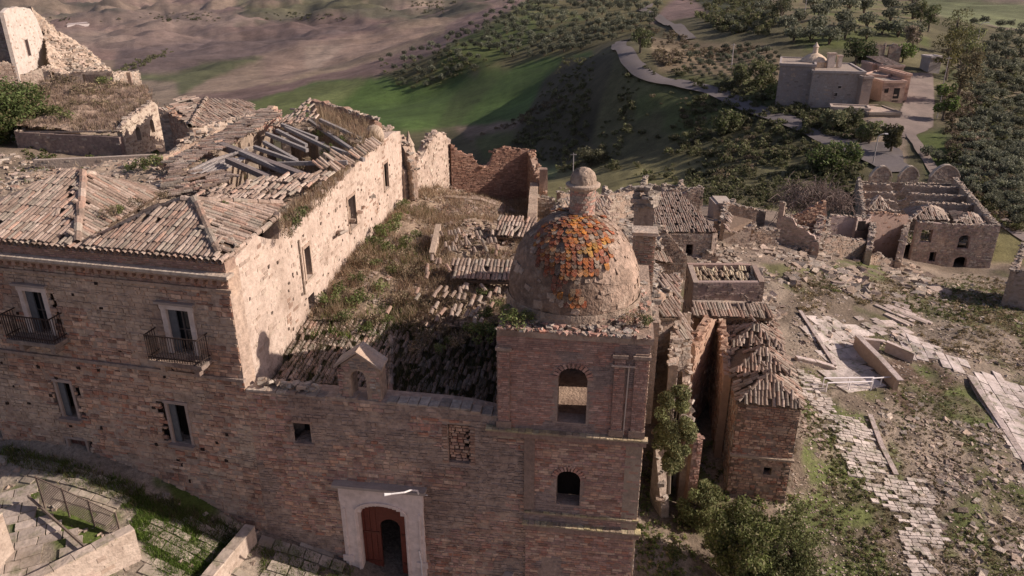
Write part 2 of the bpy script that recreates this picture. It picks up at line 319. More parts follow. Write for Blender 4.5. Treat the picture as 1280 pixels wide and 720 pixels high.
# open ground beside the ruins
NEAR = [(820,330),(1300,330),(1300,760),(800,760)]
land(NEAR, (.27,.22,.168), .28, 2.2, 23)
land(NEAR, (.17,.135,.10), .3, 1.6, 27, mixn=(3.4,.12))
land(NEAR, (.13,.125,.06), .35, 1.3, 24, mixn=(3.0,.2))
for pg in ([(1010,520),(1060,500),(1120,560),(1150,690),(1130,760),(1010,760),(990,640)], [(1160,500),(1230,470),(1300,620),(1300,640),(1200,560)], [(1165,600),(1220,600),(1240,690),(1180,700)],
           [(1110,450),(1170,460),(1200,500),(1130,510)], [(1040,325),(1100,320),(1110,350),(1050,360)], [(990,500),(1010,470),(1060,500),(1040,560)], [(1170,350),(1280,370),(1300,430),(1220,400)]):
    land(pg, (.12,.14,.05), .35, 1.2, 25, mixn=(1.2,-.05)); land(pg, (.12,.105,.065), .3, 1.1, 41, mixn=(1.1,.25))
land([(1090,455),(1150,440),(1200,480),(1130,520)], (.13,.09,.065), .3, 1.3, 29, mixn=(2.2,-.1))
land([(-100,540),(330,540),(330,760),(-100,760)], (.25,.21,.165), .3, 1.2, 26)
land([(-100,560),(330,560),(330,760),(-100,760)], (.09,.12,.03), .3, 1.0, 28, mixn=(1.4,.12))
land([(-60,100),(220,100),(260,230),(-60,230)], (.24,.19,.14), .3, 2.5, 40)
for _ in range(2):
    cb = col.copy(); cb[1:-1, 1:-1] = (col[1:-1, 1:-1] * 2 + col[2:, 1:-1] + col[:-2, 1:-1] + col[1:-1, 2:] + col[1:-1, :-2]) / 6; col = cb
terr_m = mat('ground_earth_and_grass', .9, .22, .9, bs=5, mott=None)
tn = terr_m.node_tree
def add_layers():      # fine two-scale mottle over the land cover so that no patch is flat
    n = tn; b = n.nodes['Principled BSDF']; src = b.inputs['Base Color'].links[0].from_socket; geo = [q for q in n.nodes if q.type == 'NEW_GEOMETRY'][0]
    for sc_, lo, hi in ((6.0, .6, 1.4), (.22, .72, 1.28), (.035, .72, 1.28), (.006, .74, 1.26), (25, .65, 1.35)):
        z = n.nodes.new('ShaderNodeTexNoise'); z.inputs['Scale'].default_value = sc_; z.inputs['Detail'].default_value = 6; z.inputs['Roughness'].default_value = .7; n.links.new(geo.outputs['Position'], z.inputs['Vector'])
        r = n.nodes.new('ShaderNodeMapRange'); r.inputs[1].default_value = .3; r.inputs[2].default_value = .7; r.inputs[3].default_value = lo; r.inputs[4].default_value = hi; n.links.new(z.outputs['Fac'], r.inputs[0])
        v = n.nodes.new('ShaderNodeVectorMath'); v.operation = 'SCALE'; n.links.new(src, v.inputs[0]); n.links.new(r.outputs[0], v.inputs['Scale']); src = v.outputs[0]
    n.links.new(src, b.inputs['Base Color'])
add_layers()
me = bpy.data.meshes.new('ground'); na, nr = shp
idx = np.arange(na * nr).reshape(na, nr); F = np.stack([idx[:-1, :-1], idx[:-1, 1:], idx[1:, 1:], idx[1:, :-1]], -1).reshape(-1, 4)
wrap = np.stack([idx[-1, :-1], idx[-1, 1:], idx[0, 1:], idx[0, :-1]], -1).reshape(-1, 4); F = np.concatenate([F, wrap])
cap = idx[:, 0]
me.vertices.add(na * nr + 1); V = np.stack([GX, GY, GH], -1).reshape(-1, 3); V = np.concatenate([V, [[0, 0, GH[:, 0].mean()]]])
me.vertices.foreach_set('co', V.ravel().astype(np.float32))
T = np.array([[na * nr, cap[i], cap[(i + 1) % na]] for i in range(na)])
me.loops.add(F.size + T.size); me.loops.foreach_set('vertex_index', np.concatenate([F.ravel(), T.ravel()]).astype(np.int32))
me.polygons.add(len(F) + len(T)); me.polygons.foreach_set('loop_start', np.concatenate([np.arange(len(F)) * 4, F.size + np.arange(len(T)) * 3]).astype(np.int32))
me.update(calc_edges=True); me.polygons.foreach_set('use_smooth', np.ones(len(me.polygons), bool))
at = me.attributes.new('Col', 'FLOAT_COLOR', 'POINT'); cc = np.concatenate([col.reshape(-1, 3), np.ones((na * nr, 1))], 1); cc = np.concatenate([cc, [[.2, .16, .12, 1]]])
at.data.foreach_set('color', cc.ravel().astype(np.float32)); me.materials.append(terr_m)
ground = bpy.data.objects.new('ground', me); C.objects.link(ground); tag(ground, 'hillside ground of earth, grass and ploughed fields', kind='structure')
def ribbon(name, pxs, width, m, c, lift=.06, label=None, step=None, ws=None):
    """a strip laid on the terrain along photo pixels"""
    p = hits([a for a, b in pxs], [b for a, b in pxs]); p = p[~np.isnan(p[:, 0])][:, :2]
    seg = np.hypot(*np.diff(p, axis=0).T); t = np.concatenate([[0], np.cumsum(seg)]); st = step or max(1.0, width / 3); tt = np.arange(0, t[-1], st)
    x = np.interp(tt, t, p[:, 0]); y = np.interp(tt, t, p[:, 1])
    for _ in range(4): x[1:-1] = (x[:-2] + x[1:-1] + x[2:]) / 3; y[1:-1] = (y[:-2] + y[1:-1] + y[2:]) / 3
    dx = np.gradient(x); dy = np.gradient(y); l = np.hypot(dx, dy) + 1e-9; nx, ny = -dy / l, dx / l; V = []; k = 7
    for j in range(k):
        o = (j / (k - 1) - .5) * width; X = x + nx * o; Y = y + ny * o; V.append(np.stack([X, Y, height(X, Y) + lift], 1))
    V = np.stack(V, 1); V[:, :, 2] = V[:, :, 2] * .6 + V[:, :, 2].max(1)[:, None] * .4
    nn = len(x); ii = np.arange(nn * k).reshape(nn, k); F = np.stack([ii[:-1, :-1], ii[:-1, 1:], ii[1:, 1:], ii[1:, :-1]], -1).reshape(-1, 4)[:, ::-1]
    o = MB().raw(V.reshape(-1, 3), F, c).build(name, m, kind='structure', smooth=True)
    if label: o['label'] = label
    return np.stack([x, y], 1)
def patch(name, poly, m, c, lift=.05, n=90, label=None, jag=0, parent=None):
    """a sheet on the terrain filling a pixel polygon"""
    P2 = hits([a for a, b in poly], [b for a, b in poly])[:, :2]; lo = P2.min(0); hi = P2.max(0); s = max(hi - lo) / (n * 2)
    gx, gy = np.meshgrid(np.arange(lo[0], hi[0], s), np.arange(lo[1], hi[1], s), indexing='ij')
    X = gx; Y = gy; Zg = height(X, Y) + lift; cx = gx[:-1, :-1] + s / 2; cy = gy[:-1, :-1] + s / 2
    if jag: keep = inpoly(cx + jag * fbm(cx * 1.1, cy * 1.1, 3, 5), cy + jag * fbm(cx * 1.1 + 7, cy * 1.1, 3, 6), [tuple(q) for q in P2])
    else: keep = inpoly(cx, cy, [tuple(q) for q in P2])
    ii = np.arange(gx.size).reshape(gx.shape); F = np.stack([ii[:-1, :-1], ii[1:, :-1], ii[1:, 1:], ii[:-1, 1:]], -1)[keep]
    o = MB().raw(np.stack([X, Y, Zg], -1).reshape(-1, 3), F, c).build(name, m, parent, kind='structure', smooth=True)
    if label: o['label'] = label
    return o
# roads
road_px = [(1128,216),(1113,207),(1067,187),(1033,173),(1000,157),(960,143),(913,124),(887,113),(853,105),(817,100),(800,90),(787,77),(773,60),(777,52),(797,48),(812,49)]
road_c = ribbon('road', road_px, 5.2, M['asphalt'], (.17,.15,.145), .15, 'grey country road winding along the ridge below the chapel')
ribbon('road', [(862,50),(850,38),(840,32),(820,20),(803,13),(822,2)], 5.0, M['asphalt'], (.16,.14,.13), .3, 'far stretch of road climbing between the olive trees')
patch('gravel_yard', [(1135,92),(1166,92),(1168,130),(1166,160),(1140,172),(1092,168),(1085,150),(1122,148),(1130,128)], M['asphalt'], (.25,.20,.17), .12, 80, 'pale gravel yard beside the chapel')
ribbon('path', [(1138,168),(1150,188),(1163,206),(1172,222)], 1.6, M['asphalt'], (.26,.21,.18), .1, 'narrow pale footpath running downhill from the gravel yard')
ribbon('path', [(1228,262),(1250,276),(1290,302)], 2.2, M['asphalt'], (.24,.20,.18), .1, 'pale lane behind the roofless block at the right edge')
patch('road_junction', [(1067,180),(1110,178),(1128,190),(1130,212),(1100,206),(1062,192)], M['asphalt'], (.17,.15,.145), .13, 60, 'widened asphalt where road meets yard')
# ---------------------------------------------------------------- builders
BUD = {}
PAL_BR = [(0.499, 0.334, 0.235), (0.428, 0.275, 0.2), (0.546, 0.372, 0.267), (0.356, 0.227, 0.17), (0.523, 0.323, 0.22), (0.6, 0.431, 0.313), (0.404, 0.205, 0.138), (0.273, 0.167, 0.123), (0.475, 0.301, 0.215)]
PAL_PALE = [(.44,.36,.29),(.48,.40,.32),(.39,.31,.25),(.51,.43,.35),(.36,.28,.22),(.43,.34,.28)]
PAL_BRICK = [(0.407, 0.25, 0.197), (0.352, 0.216, 0.173), (0.462, 0.284, 0.221), (0.319, 0.196, 0.158), (0.495, 0.323, 0.254), (0.385, 0.245, 0.202), (0.418, 0.221, 0.163)]
PAL_ORANGE = [(.38,.245,.175),(.33,.205,.145),(.42,.28,.20),(.29,.18,.13),(.44,.33,.25)]
PAL_GREY = [(.30,.26,.22),(.36,.31,.26),(.26,.22,.185),(.42,.37,.31),(.33,.27,.22),(.40,.31,.24)]
PAL_TILE = [(.33,.25,.20),(.38,.295,.24),(.29,.215,.17),(.41,.33,.27),(.25,.185,.145),(.35,.235,.18),(.31,.265,.215)]
def pick(pal, n, j=.12):
    p = np.array(pal)[rng.integers(0, len(pal), n)]; return np.clip(p * (1 + rng.uniform(-j, j, (n, 1))), 0, 1)
class Wall:
    """upright ruined wall: O, d = line on plan; top(s) = height profile; openings = (s0, s1, z0, z1, rise)"""
    def __init__(w, O, d, s0, s1, z0, top, thick, openings=(), side=1, step=.35, jag=0, seed=0):
        w.O = np.array(O[:2], float); w.d = np.array(d, float) / np.linalg.norm(d); w.n = np.array([w.d[1], -w.d[0]]) * side
        w.s0, w.s1, w.z0, w.th = min(s0, s1), max(s0, s1), z0, thick; w.ops = [o if len(o) > 4 else (*o, 0) for o in openings]
        tp = top if hasattr(top, '__len__') else [(w.s0, top), (w.s1, top)]; tp = sorted(tp)
        a = np.array([t[0] for t in tp]); b = np.array([t[1] for t in tp])
        def f(s):
            s = np.asarray(s, float); z = np.interp(s, a, b)
            if jag: z = z + jag * (.65 * fbm(s * .9, s * 0 + seed, 2, 40 + seed) + .6 * vnoise(np.floor(s / .28) * 3.7, s * 0 + .5, 41 + seed))
            return z
        w.top = f; w.step = step
    def pt(w, s, z, out=0.0):
        s = np.asarray(s, float); z = np.asarray(z, float); q = w.O + s[..., None] * w.d + out * w.n
        return np.concatenate([q, z[..., None]], -1)
    def head(w, o, s):
        s0, s1, z0, z1, r = o; m = (s0 + s1) / 2; h = (s1 - s0) / 2
        return z1 - r + r * math.sqrt(max(0, 1 - ((s - m) / h) ** 2)) if r else z1
    def solid(w, s, z):
        k = (s > w.s0) & (s < w.s1) & (z < w.top(s) - .02) & (z > w.z0)
        for o in w.ops:
            m = (o[0] + o[1]) / 2; h = (o[1] - o[0]) / 2 + .03; hd = o[3] - o[4] + (o[4] * np.sqrt(np.clip(1 - ((s - m) / h) ** 2, 0, 1)) if o[4] else 0)
            k &= ~((s > o[0] - .03) & (s < o[1] + .03) & (z > o[2] - .03) & (z < hd + .03))
        return k
    def mesh(w, mb, col, back=None, foot=None):
        br = set(np.round(np.linspace(w.s0, w.s1, max(2, int((w.s1 - w.s0) / w.step) + 1)), 4))
        for o in w.ops:
            br |= {round(o[0], 4), round(o[1], 4)}
            if o[4]: br |= set(np.round(np.linspace(o[0], o[1], 9), 4))
        for o in w.ops: br = {b for b in br if not (o[0] < b < o[1]) or o[4]}
        br = sorted(b for b in br if w.s0 - 1e-6 <= b <= w.s1 + 1e-6); Q = []; cols = []; back = col if back is None else back; prev = []
        def q(a, b, c, d, cl): Q.append([a, b, c, d]); cols.append(cl)
        for a, b in zip(br[:-1], br[1:]):
            if b - a < 1e-4: continue
            ta, tb = float(w.top(a)), float(w.top(b)); mid = (a + b) / 2; cuts = []
            for o in w.ops:
                if o[0] <= mid <= o[1]: cuts.append((o[2], o[2], w.head(o, a), w.head(o, b)))
            cuts.sort(); lo = (w.z0, w.z0); spans = []
            for c0, c1, h0, h1 in cuts:
                spans.append((*lo, min(c0, ta), min(c1, tb))); lo = (h0, h1)
            spans.append((*lo, ta, tb)); T = w.th
            f = lambda s, z, o: [*(w.O + s * w.d - o * w.n), z]
            for la, lb, ha, hb in spans:
                if ha <= la + .001 and hb <= lb + .001: continue
                q(f(a,la,0), f(b,lb,0), f(b,hb,0), f(a,ha,0), col); q(f(b,lb,T), f(a,la,T), f(a,ha,T), f(b,hb,T), back)
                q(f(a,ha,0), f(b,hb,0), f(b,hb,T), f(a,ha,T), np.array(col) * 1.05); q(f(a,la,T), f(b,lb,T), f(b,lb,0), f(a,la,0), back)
            for la, lb, ha, hb in spans:      # jambs
                for s_, l_, h_, e in ((a, la, ha, a == br[0] or any(abs(a - o[1]) < 1e-4 for o in w.ops)), (b, lb, hb, b == br[-1] or any(abs(b - o[0]) < 1e-4 for o in w.ops))):
                    if e and h_ > l_: q(f(s_,l_,0), f(s_,l_,T), f(s_,h_,T), f(s_,h_,0), col)
        mb.quads(Q, np.array(cols)); return mb
    def stones(w, pal, size=(.22, .5), course=(.12, .2), proud=(.008, .04), region=None, keep=1.0, out=0, gap=.012, seedcol=None, cap=9000, jit=.014, faceback=False):
        """courses of stones proud of the wall face -> list of 8 corner blocks and their colours"""
        B = []; z = w.z0 if region is None else region[2]; zmax = float(np.max(w.top(np.linspace(w.s0, w.s1, 200)))) if region is None else region[3]
        a0, a1 = (w.s0, w.s1) if region is None else (region[0], region[1])
        while z < zmax:
            h = rng.uniform(*course); n = int((a1 - a0) / size[0]) + 2; wd = rng.uniform(size[0], size[1], n); e = a0 + np.cumsum(np.concatenate([[-rng.uniform(0, size[0])], wd])); e = e[e < a1 + size[0]]
            l, r = np.maximum(e[:-1], a0), np.minimum(e[1:], a1); ok = r - l > size[0] * .35; l, r = l[ok], r[ok]
            if len(l): B.append(np.stack([l, r, np.full(len(l), z), np.full(len(l), z + h)], 1))
            z += h
        if not B: return np.zeros((0, 8, 3)), np.zeros((0, 3))
        B = np.concatenate(B); l, r, b, t = B.T; k = rng.random(len(B)) < keep
        for s_, z_ in ((l + .01, b + .01), (r - .01, b + .01), (l + .01, t - .01), (r - .01, t - .01)): k &= w.solid(s_, z_)
        l, r, b, t = B[k].T; n = len(l); g = gap; J = lambda: rng.uniform(-jit, jit, n)
        p = rng.uniform(*proud, n); sg = -1 if faceback else 1; base = (-w.th if faceback else 0)
        def C_(s, z, o): return w.pt(s, z, 0) + (base + sg * (o + out))[:, None] * np.concatenate([w.n, [0]])
        zero = np.full(n, -.05); c = []
        co = [(l+g, b+g), (r-g, b+g), (r-g, t-g), (l+g, t-g)]
        for s_, z_ in co: c.append(C_(s_, z_, zero))
        for i, (s_, z_) in enumerate(co): c.append(C_(s_ + J() + (g*.6 if i in (0, 3) else -g*.6), z_ + J() + (g*.4 if i in (0, 1) else -g*.4), p))
        cols = pick(pal, n)
        if seedcol is not None:   # patches of another palette
            m = fbm((l + r) / 2 * .5, (b + t) / 2 * .7, 3, seedcol[1]) > seedcol[2]; cols[m] = pick(seedcol[0], n)[m]
        return np.stack(c, 1), cols
def lay(name, C8, cols, m, parent, single=0, minw=0, stuffname=None):
    """blocks -> up to `single` of them as objects of their own (largest in view), the rest as one mesh"""
    n = len(C8)
    if not n: return
    ce = C8.mean(1); x, y = project(ce[:, 0], ce[:, 1], ce[:, 2]); d = np.linalg.norm(ce - np.array([0, 0, CAMH]), axis=1)
    w_ = np.linalg.norm(C8[:, 1] - C8[:, 0], axis=1) * np.linalg.norm(C8[:, 3] - C8[:, 0], axis=1) / d ** 2; w_[(x < 5) | (x > 1275) | (y < 5) | (y > 715)] = 0
    o = np.argsort(-w_); sel = o[:single]; rest = o[single:]
    for i in sel: MB().hexa(C8[i], cols[i:i+1]).build(name, m, parent)
    if len(rest): MB().hexa(C8[rest], cols[rest]).build(stuffname or name + 's', m, parent, kind='stuff')
TILE_T = None
def tile_tpl(seg=4, w=.20, l=.42, h=.075):
    V = []; 
    for e, (y, k) in enumerate(((0, 1.0), (l, .88))):
        for i in range(seg + 1):
            a = math.pi * i / seg; V.append((-math.cos(a) * w / 2 * k, y, math.sin(a) * h * k + (.010 if e == 0 else 0)))
    F = [[i, i + 1, seg + 2 + i, seg + 1 + i] for i in range(seg)]
    V += [(V[i][0] * .8, 0.0, V[i][2] * .6 - .01) for i in range(seg + 1)]; b = 2 * (seg + 1)
    F += [[b + i, b + i + 1, i + 1, i] for i in range(seg)]
    return np.array(V), np.array(F)
def frames(A, B, D):
    """plane through A with eave direction A->B and upslope hint D"""
    A, B, D = map(lambda q: np.array(q, float), (A, B, D)); u = B - A; u /= np.linalg.norm(u); v = D - A; v -= u * (v @ u); v /= np.linalg.norm(v); n = np.cross(u, v)
    if n[2] < 0: n = -n
    return A, u, v, n
def tile_roof(parent, poly3, eave=(0, 1), up=2, m=None, pal=PAL_TILE, w=.165, l=.50, miss=.03, single=0, name='tile', sz=1.0, deck=True, mess=.22, base=(.16,.115,.085), deckt=.12, holes=0, deckname='roof_deck', sag=.0):
    """clay tiles in rows over the flat polygon poly3 (3-D points)"""
    m = m or M['tile']; poly3 = [np.array(p, float) for p in poly3]; A, u, v, n = frames(poly3[eave[0]], poly3[eave[1]], poly3[up])
    w *= sz; l *= sz; P2 = np.array([[(p - A) @ u, (p - A) @ v] for p in poly3]); lo = P2.min(0); hi = P2.max(0)
    a, b = np.meshgrid(np.arange(lo[0] + w / 2, hi[0], w), np.arange(lo[1], hi[1] - l * .4, l * .86), indexing='ij'); a = a.ravel(); b = b.ravel()
    k = inpoly(a, b + l * .45, [tuple(p) for p in P2]) & (rng.random(len(a)) > miss)
    if holes: k &= fbm(a * .6 + A[0], b * .6 + A[1], 3, 61) < holes
    a, b = a[k], b[k]; N = len(a)
    if not N: return
    wob = fbm(a * .8 + 3, b * .8, 3, 8) * mess; V, F = tile_tpl(w=w * 1.02, l=l * 1.12, h=.46 * w)
    th = rng.normal(0, .06 * mess + .02, N) + (rng.random(N) < .08 * mess) * rng.normal(0, .5, N); lift = rng.uniform(0, .02, 4096)[np.round(a / w).astype(int) % 4096] + np.abs(rng.normal(0, .009, N)) * (1 + mess) + .035 + .05 * wob - sag * (1 - ((a - lo[0]) / (hi[0] - lo[0]) * 2 - 1) ** 2)
    cj = rng.normal(0, .012, 4096)[np.round(a / w).astype(int) % 4096]; a = a + cj + rng.normal(0, .006, N) * (1 + 2 * mess) + .05 * wob; b = b + rng.normal(0, .02, N) * (1 + mess)
    c, s = np.cos(th), np.sin(th)
    X = a[:, None] + V[None, :, 0] * c[:, None] - V[None, :, 1] * s[:, None]; Y = b[:, None] + V[None, :, 0] * s[:, None] + V[None, :, 1] * c[:, None]; Z = V[None, :, 2] + lift[:, None]
    W = A + X[..., None] * u + Y[..., None] * v + Z[..., None] * n
    cols = pick(pal, N, .12) * (1 + .18 * fbm(a * .7 + A[0], b * .7, 3, 15))[:, None]
    ce = W.mean(1); d = np.linalg.norm(ce - np.array([0, 0, CAMH]), axis=1); o = np.argsort(d); sel = o[:single]; rest = o[single:]
    for i in sel: MB().raw(W[i], F, cols[i]).build(name, m, parent)
    if len(rest):
        nv = V.shape[0]; FF = (F[None] + (np.arange(len(rest)) * nv)[:, None, None]).reshape(-1, 4)
        MB().raw(W[rest].reshape(-1, 3), FF, np.repeat(cols[rest], len(F), 0)).build(name + 's', m, parent, kind='stuff')
    if deck:
        mb = MB(); k = len(poly3); T = np.array(poly3); Bt = T - n * deckt
        if k == 4: mb.quads([T], base); mb.quads([Bt[::-1]], base)
        elif k == 3: mb.raw(T, [[0, 1, 2]], base); mb.raw(Bt, [[2, 1, 0]], base)
        mb.quads([[T[i], Bt[i], Bt[(i + 1) % k], T[(i + 1) % k]] for i in range(k)], np.array(base)); mb.build(deckname, M['rubble'], parent)
def ridge(parent, a, b, name='ridge_tile', r=.11, l=.4, pal=PAL_TILE, m=None, single=True):
    a, b = np.array(a, float), np.array(b, float); n = max(1, int(np.linalg.norm(b - a) / l)); mb = MB()
    for i in range(n):
        p = a + (b - a) * i / n; q = a + (b - a) * (i + 1.12) / n; j = rng.normal(0, .015, 3)
        mm = MB().tube([p + j, q + j + [0, 0, -.01]], [r * 1.08, r * .9], pick(pal, 1)[0], 8)
        if single: mm.build(name, m or M['tile'], parent)
        else: mb.ch += mm.ch
    if not single: mb.build(name + 's', m or M['tile'], parent, kind='stuff')
# template scatter -----------------------------------------------------------------
def rock_tpl(n=0):
    V = np.array([[-1,-1,-1],[1,-1,-1],[1,1,-1],[-1,1,-1],[-1,-1,1],[1,-1,1],[1,1,1],[-1,1,1]], float) * .5
    F = np.array([[0,3,2,1],[4,5,6,7],[0,1,5,4],[1,2,6,5],[2,3,7,6],[3,0,4,7]]); return V, F
def scatter_rocks(pos, size, pal, flat=.6, colmul=None):
    n = len(pos); V, F = rock_tpl(); size = np.broadcast_to(size, n)
    v = V[None] * (1 + rng.uniform(-.3, .3, (n, 8, 3))) * size[:, None, None] * np.stack([rng.uniform(.7, 1.4, n), rng.uniform(.6, 1.1, n), rng.uniform(.4, 1, n) * flat], 1)[:, None]
    a = rng.uniform(0, 6.28, n); t = rng.normal(0, .35, n); x, y, z = v[..., 0], v[..., 1], v[..., 2]
    y, z = y * np.cos(t)[:, None] - z * np.sin(t)[:, None], y * np.sin(t)[:, None] + z * np.cos(t)[:, None]
    x, y = x * np.cos(a)[:, None] - y * np.sin(a)[:, None], x * np.sin(a)[:, None] + y * np.cos(a)[:, None]
    v = np.stack([x, y, z], -1) + np.asarray(pos)[:, None]; c = pick(pal, n, .15)
    return v, c
def rocks(name, pos, size, pal, parent=None, m=None, kind='stuff', label=None, single=0, sname='stone'):
    v, c = scatter_rocks(pos, size, pal)
    for i in range(min(single, len(v))): MB().hexa(v[i], c[i:i+1]).build(sname, m or M['rubble'], parent)
    if len(v) <= single: return None
    o = MB().hexa(v[single:], c[single:]).build(name, m or M['rubble'], parent, kind=kind)
    if label: o['label'] = label
    return o
def blades(pos, h, n, spread, cols, lean=.35, wd=.012):
    """grass or dry stalk tufts -> triangles"""
    N = len(pos); h = np.broadcast_to(h, N); spread = np.broadcast_to(spread, N); wd = np.broadcast_to(wd, N)
    i = np.repeat(np.arange(N), n); K = len(i); p = np.asarray(pos)[i] + np.concatenate([rng.normal(0, 1, (K, 2)) * spread[i, None] * .5, np.zeros((K, 1))], 1)
    a = rng.uniform(0, 6.28, K); hh = h[i] * rng.uniform(.5, 1.15, K); ln = rng.normal(0, lean, (K, 2)) * hh[:, None]; w2 = wd[i]
    s = np.stack([np.cos(a) * w2, np.sin(a) * w2, np.zeros(K)], 1); tip = p + np.concatenate([ln, hh[:, None]], 1)
    V = np.stack([p - s, p + s, tip], 1); C_ = np.asarray(cols)[i] if np.ndim(cols) == 2 else np.repeat(np.asarray(cols)[None], K, 0)
    C_ = C_ * rng.uniform(.65, 1.35, (K, 1)); return V.reshape(-1, 3), np.arange(K * 3).reshape(K, 3), C_
def leafcloud(cl, rad, n, size, col, colj=.3, flat=1.0):
    """leaves in clumps: cl = clump centres, rad = clump radii -> quads"""
    cl = np.asarray(cl, float); N = len(cl); rad = np.broadcast_to(rad, N); i = np.repeat(np.arange(N), n); K = len(i)
    d = rng.normal(0, 1, (K, 3)); d /= np.linalg.norm(d, axis=1)[:, None]; r = rad[i] * rng.uniform(.35, 1.1, K) ** .6
    p = cl[i] + d * r[:, None] * [1, 1, flat]; u = rng.normal(0, 1, (K, 3)); u /= np.linalg.norm(u, axis=1)[:, None]; v = np.cross(u, rng.normal(0, 1, (K, 3))); v /= np.linalg.norm(v, axis=1)[:, None]
    s = size * rng.uniform(.6, 1.4, (K, 1)); Q = np.stack([p - u * s, p + v * s * .55, p + u * s, p - v * s * .55], 1)
    cc = np.array(col)[None] * (1 + rng.uniform(-colj, colj, N))[i][:, None] * rng.uniform(.75, 1.25, (K, 1)); return Q, cc
def bush_mesh(r, h, clumps, leaves, size, col, col2=None):
    a = rng.uniform(0, 6.28, clumps); q = np.sqrt(rng.random(clumps)) * r * .75; z = h * (.25 + .55 * rng.random(clumps)) * np.sqrt(1 - (q / r) ** 2 * .7)
    cl = np.stack([q * np.cos(a), q * np.sin(a), z], 1); Q, c = leafcloud(cl, r * rng.uniform(.22, .42, clumps), leaves, size, col, .35)
    if col2 is not None:
        k = rng.random(len(Q)) < .3; c[k] = np.array(col2) * rng.uniform(.7, 1.3, (k.sum(), 1))
    return Q, c
SHRUB = {}
def make_proto(key, r, h, clumps, leaves, size, col, col2, var=3, trunk=.0):
    L = []
    for i in range(var):
        Q, c = bush_mesh(r, h, clumps, leaves, size, col, col2)
        if trunk: Q[..., 2] += trunk
        mb = MB().quads(Q, c); o = mb.build(key, M['leaf']); 
        if trunk:
            o.data.materials.append(M['bark']); mt = MB()
            for k in range(4):
                b = rng.uniform(-.45, .45, 2) * r; mt.tube([[0, 0, -.5], [b[0] * .2, b[1] * .2, trunk * .6], [b[0], b[1], trunk + h * .45]], [.16 * r / 2, .12 * r / 2, .03], (.13,.10,.075), 5)
            t_ = mt.build('trunk', M['bark']); L.append((o.data, t_.data)); bpy.data.objects.remove(t_)
        else: L.append((o.data, None))
        bpy.data.objects.remove(o)
    SHRUB[key] = L; return L
make_proto('green_shrub', .5, .7, 16, 26, .045, (.13,.165,.055), (.20,.19,.09))
make_proto('dry_shrub', .5, .6, 14, 24, .04, (.27,.205,.14), (.18,.16,.09))
make_proto('scrub', .5, .6, 9, 16, .085, (.125,.135,.06), (.17,.15,.09), 4)
make_proto('scrub_dry', .5, .6, 9, 14, .085, (.22,.17,.12), (.15,.135,.07), 3)
make_proto('olive', 1.0, 1.35, 26, 20, .12, (.15,.16,.105), (.20,.21,.15), 4, trunk=.35)
def mesh_join(keys, pos, size, name, parent=None, kind='stuff', label=None, zs=1.0):
    """many small plants joined as one mesh (uncountable cover)"""
    mb = MB(); pos = np.asarray(pos); size = np.broadcast_to(size, len(pos)); kk = rng.integers(0, len(keys), len(pos))
    for i, (me_, _) in enumerate(keys):
        s = kk == i
        if not s.any(): continue
        V = np.empty(len(me_.vertices) * 3, np.float32); me_.vertices.foreach_get('co', V); V = V.reshape(-1, 3); nf = len(me_.polygons); cl = np.empty(nf * 4, np.float32); me_.attributes['Col'].data.foreach_get('color', cl); cl = cl.reshape(-1, 4)[:, :3]
        n = s.sum(); a = rng.uniform(0, 6.28, n); W = np.stack([V[None, :, 0] * np.cos(a)[:, None] - V[None, :, 1] * np.sin(a)[:, None], V[None, :, 0] * np.sin(a)[:, None] + V[None, :, 1] * np.cos(a)[:, None], np.broadcast_to(V[:, 2] * zs, (n, len(V)))], -1) * size[s][:, None, None] + pos[s][:, None]
        cc = (cl[None] * rng.uniform(.65, 1.35, (n, 1, 1))).reshape(-1, 3); mb.quads(W.reshape(-1, 4, 3), cc)
    o = mb.build(name, M['leaf'], parent, kind=kind)
    if label: o['label'] = label
    return o
def plant(key, name, loc, size, label=None, cat='shrub', group=None, hz=1.0):
    me_, tr = SHRUB[key][int(rng.integers(0, len(SHRUB[key])))]; o = bpy.data.objects.new(name, me_); C.objects.link(o); o.location = loc; o.rotation_euler[2] = rng.uniform(0, 6.28)
    o.scale = (size, size, size * hz); tag(o, label, cat, group)
    if tr: t = bpy.data.objects.new('trunk', tr); C.objects.link(t); t.parent = o
    return o
def sheet(name, poly, zf, c, m, parent=None, n=60, amp=.12, edge=.5, kind=None, seed=3, label=None, fs=1.2):
    """uneven debris surface over the plan polygon; zf(x, y) = height"""
    P2 = np.array(poly)[:, :2]; lo = P2.min(0); hi = P2.max(0); s = max(hi - lo) / n; gx, gy = np.meshgrid(np.arange(lo[0] - s, hi[0] + s, s), np.arange(lo[1] - s, hi[1] + s, s), indexing='ij')
    Z = zf(gx, gy) + amp * (fbm(gx * fs, gy * fs, 4, seed) + .5 * rng.uniform(-.5, .5, gx.shape)); keep = inpoly(gx[:-1, :-1] + s / 2, gy[:-1, :-1] + s / 2, [tuple(q) for q in P2])
    ii = np.arange(gx.size).reshape(gx.shape); F = np.stack([ii[:-1, :-1], ii[1:, :-1], ii[1:, 1:], ii[:-1, 1:]], -1)[keep]
    cc = np.array(c)[None] * (1 + .25 * fbm(gx[:-1, :-1][keep] * .8, gy[:-1, :-1][keep] * .8, 3, seed + 1))[:, None]
    o = MB().raw(np.stack([gx, gy, Z], -1).reshape(-1, 3), F, cc).build(name, m, parent, kind=kind, smooth=False)
    if label: o['label'] = label
    return o
def inplan(n, poly):
    P2 = np.array(poly)[:, :2]; lo = P2.min(0); hi = P2.max(0); o = np.empty((0, 2))
    while len(o) < n:
        q = rng.uniform(lo, hi, (n * 2, 2)); o = np.concatenate([o, q[inpoly(q[:, 0], q[:, 1], [tuple(t) for t in P2])]])
    return o[:n]
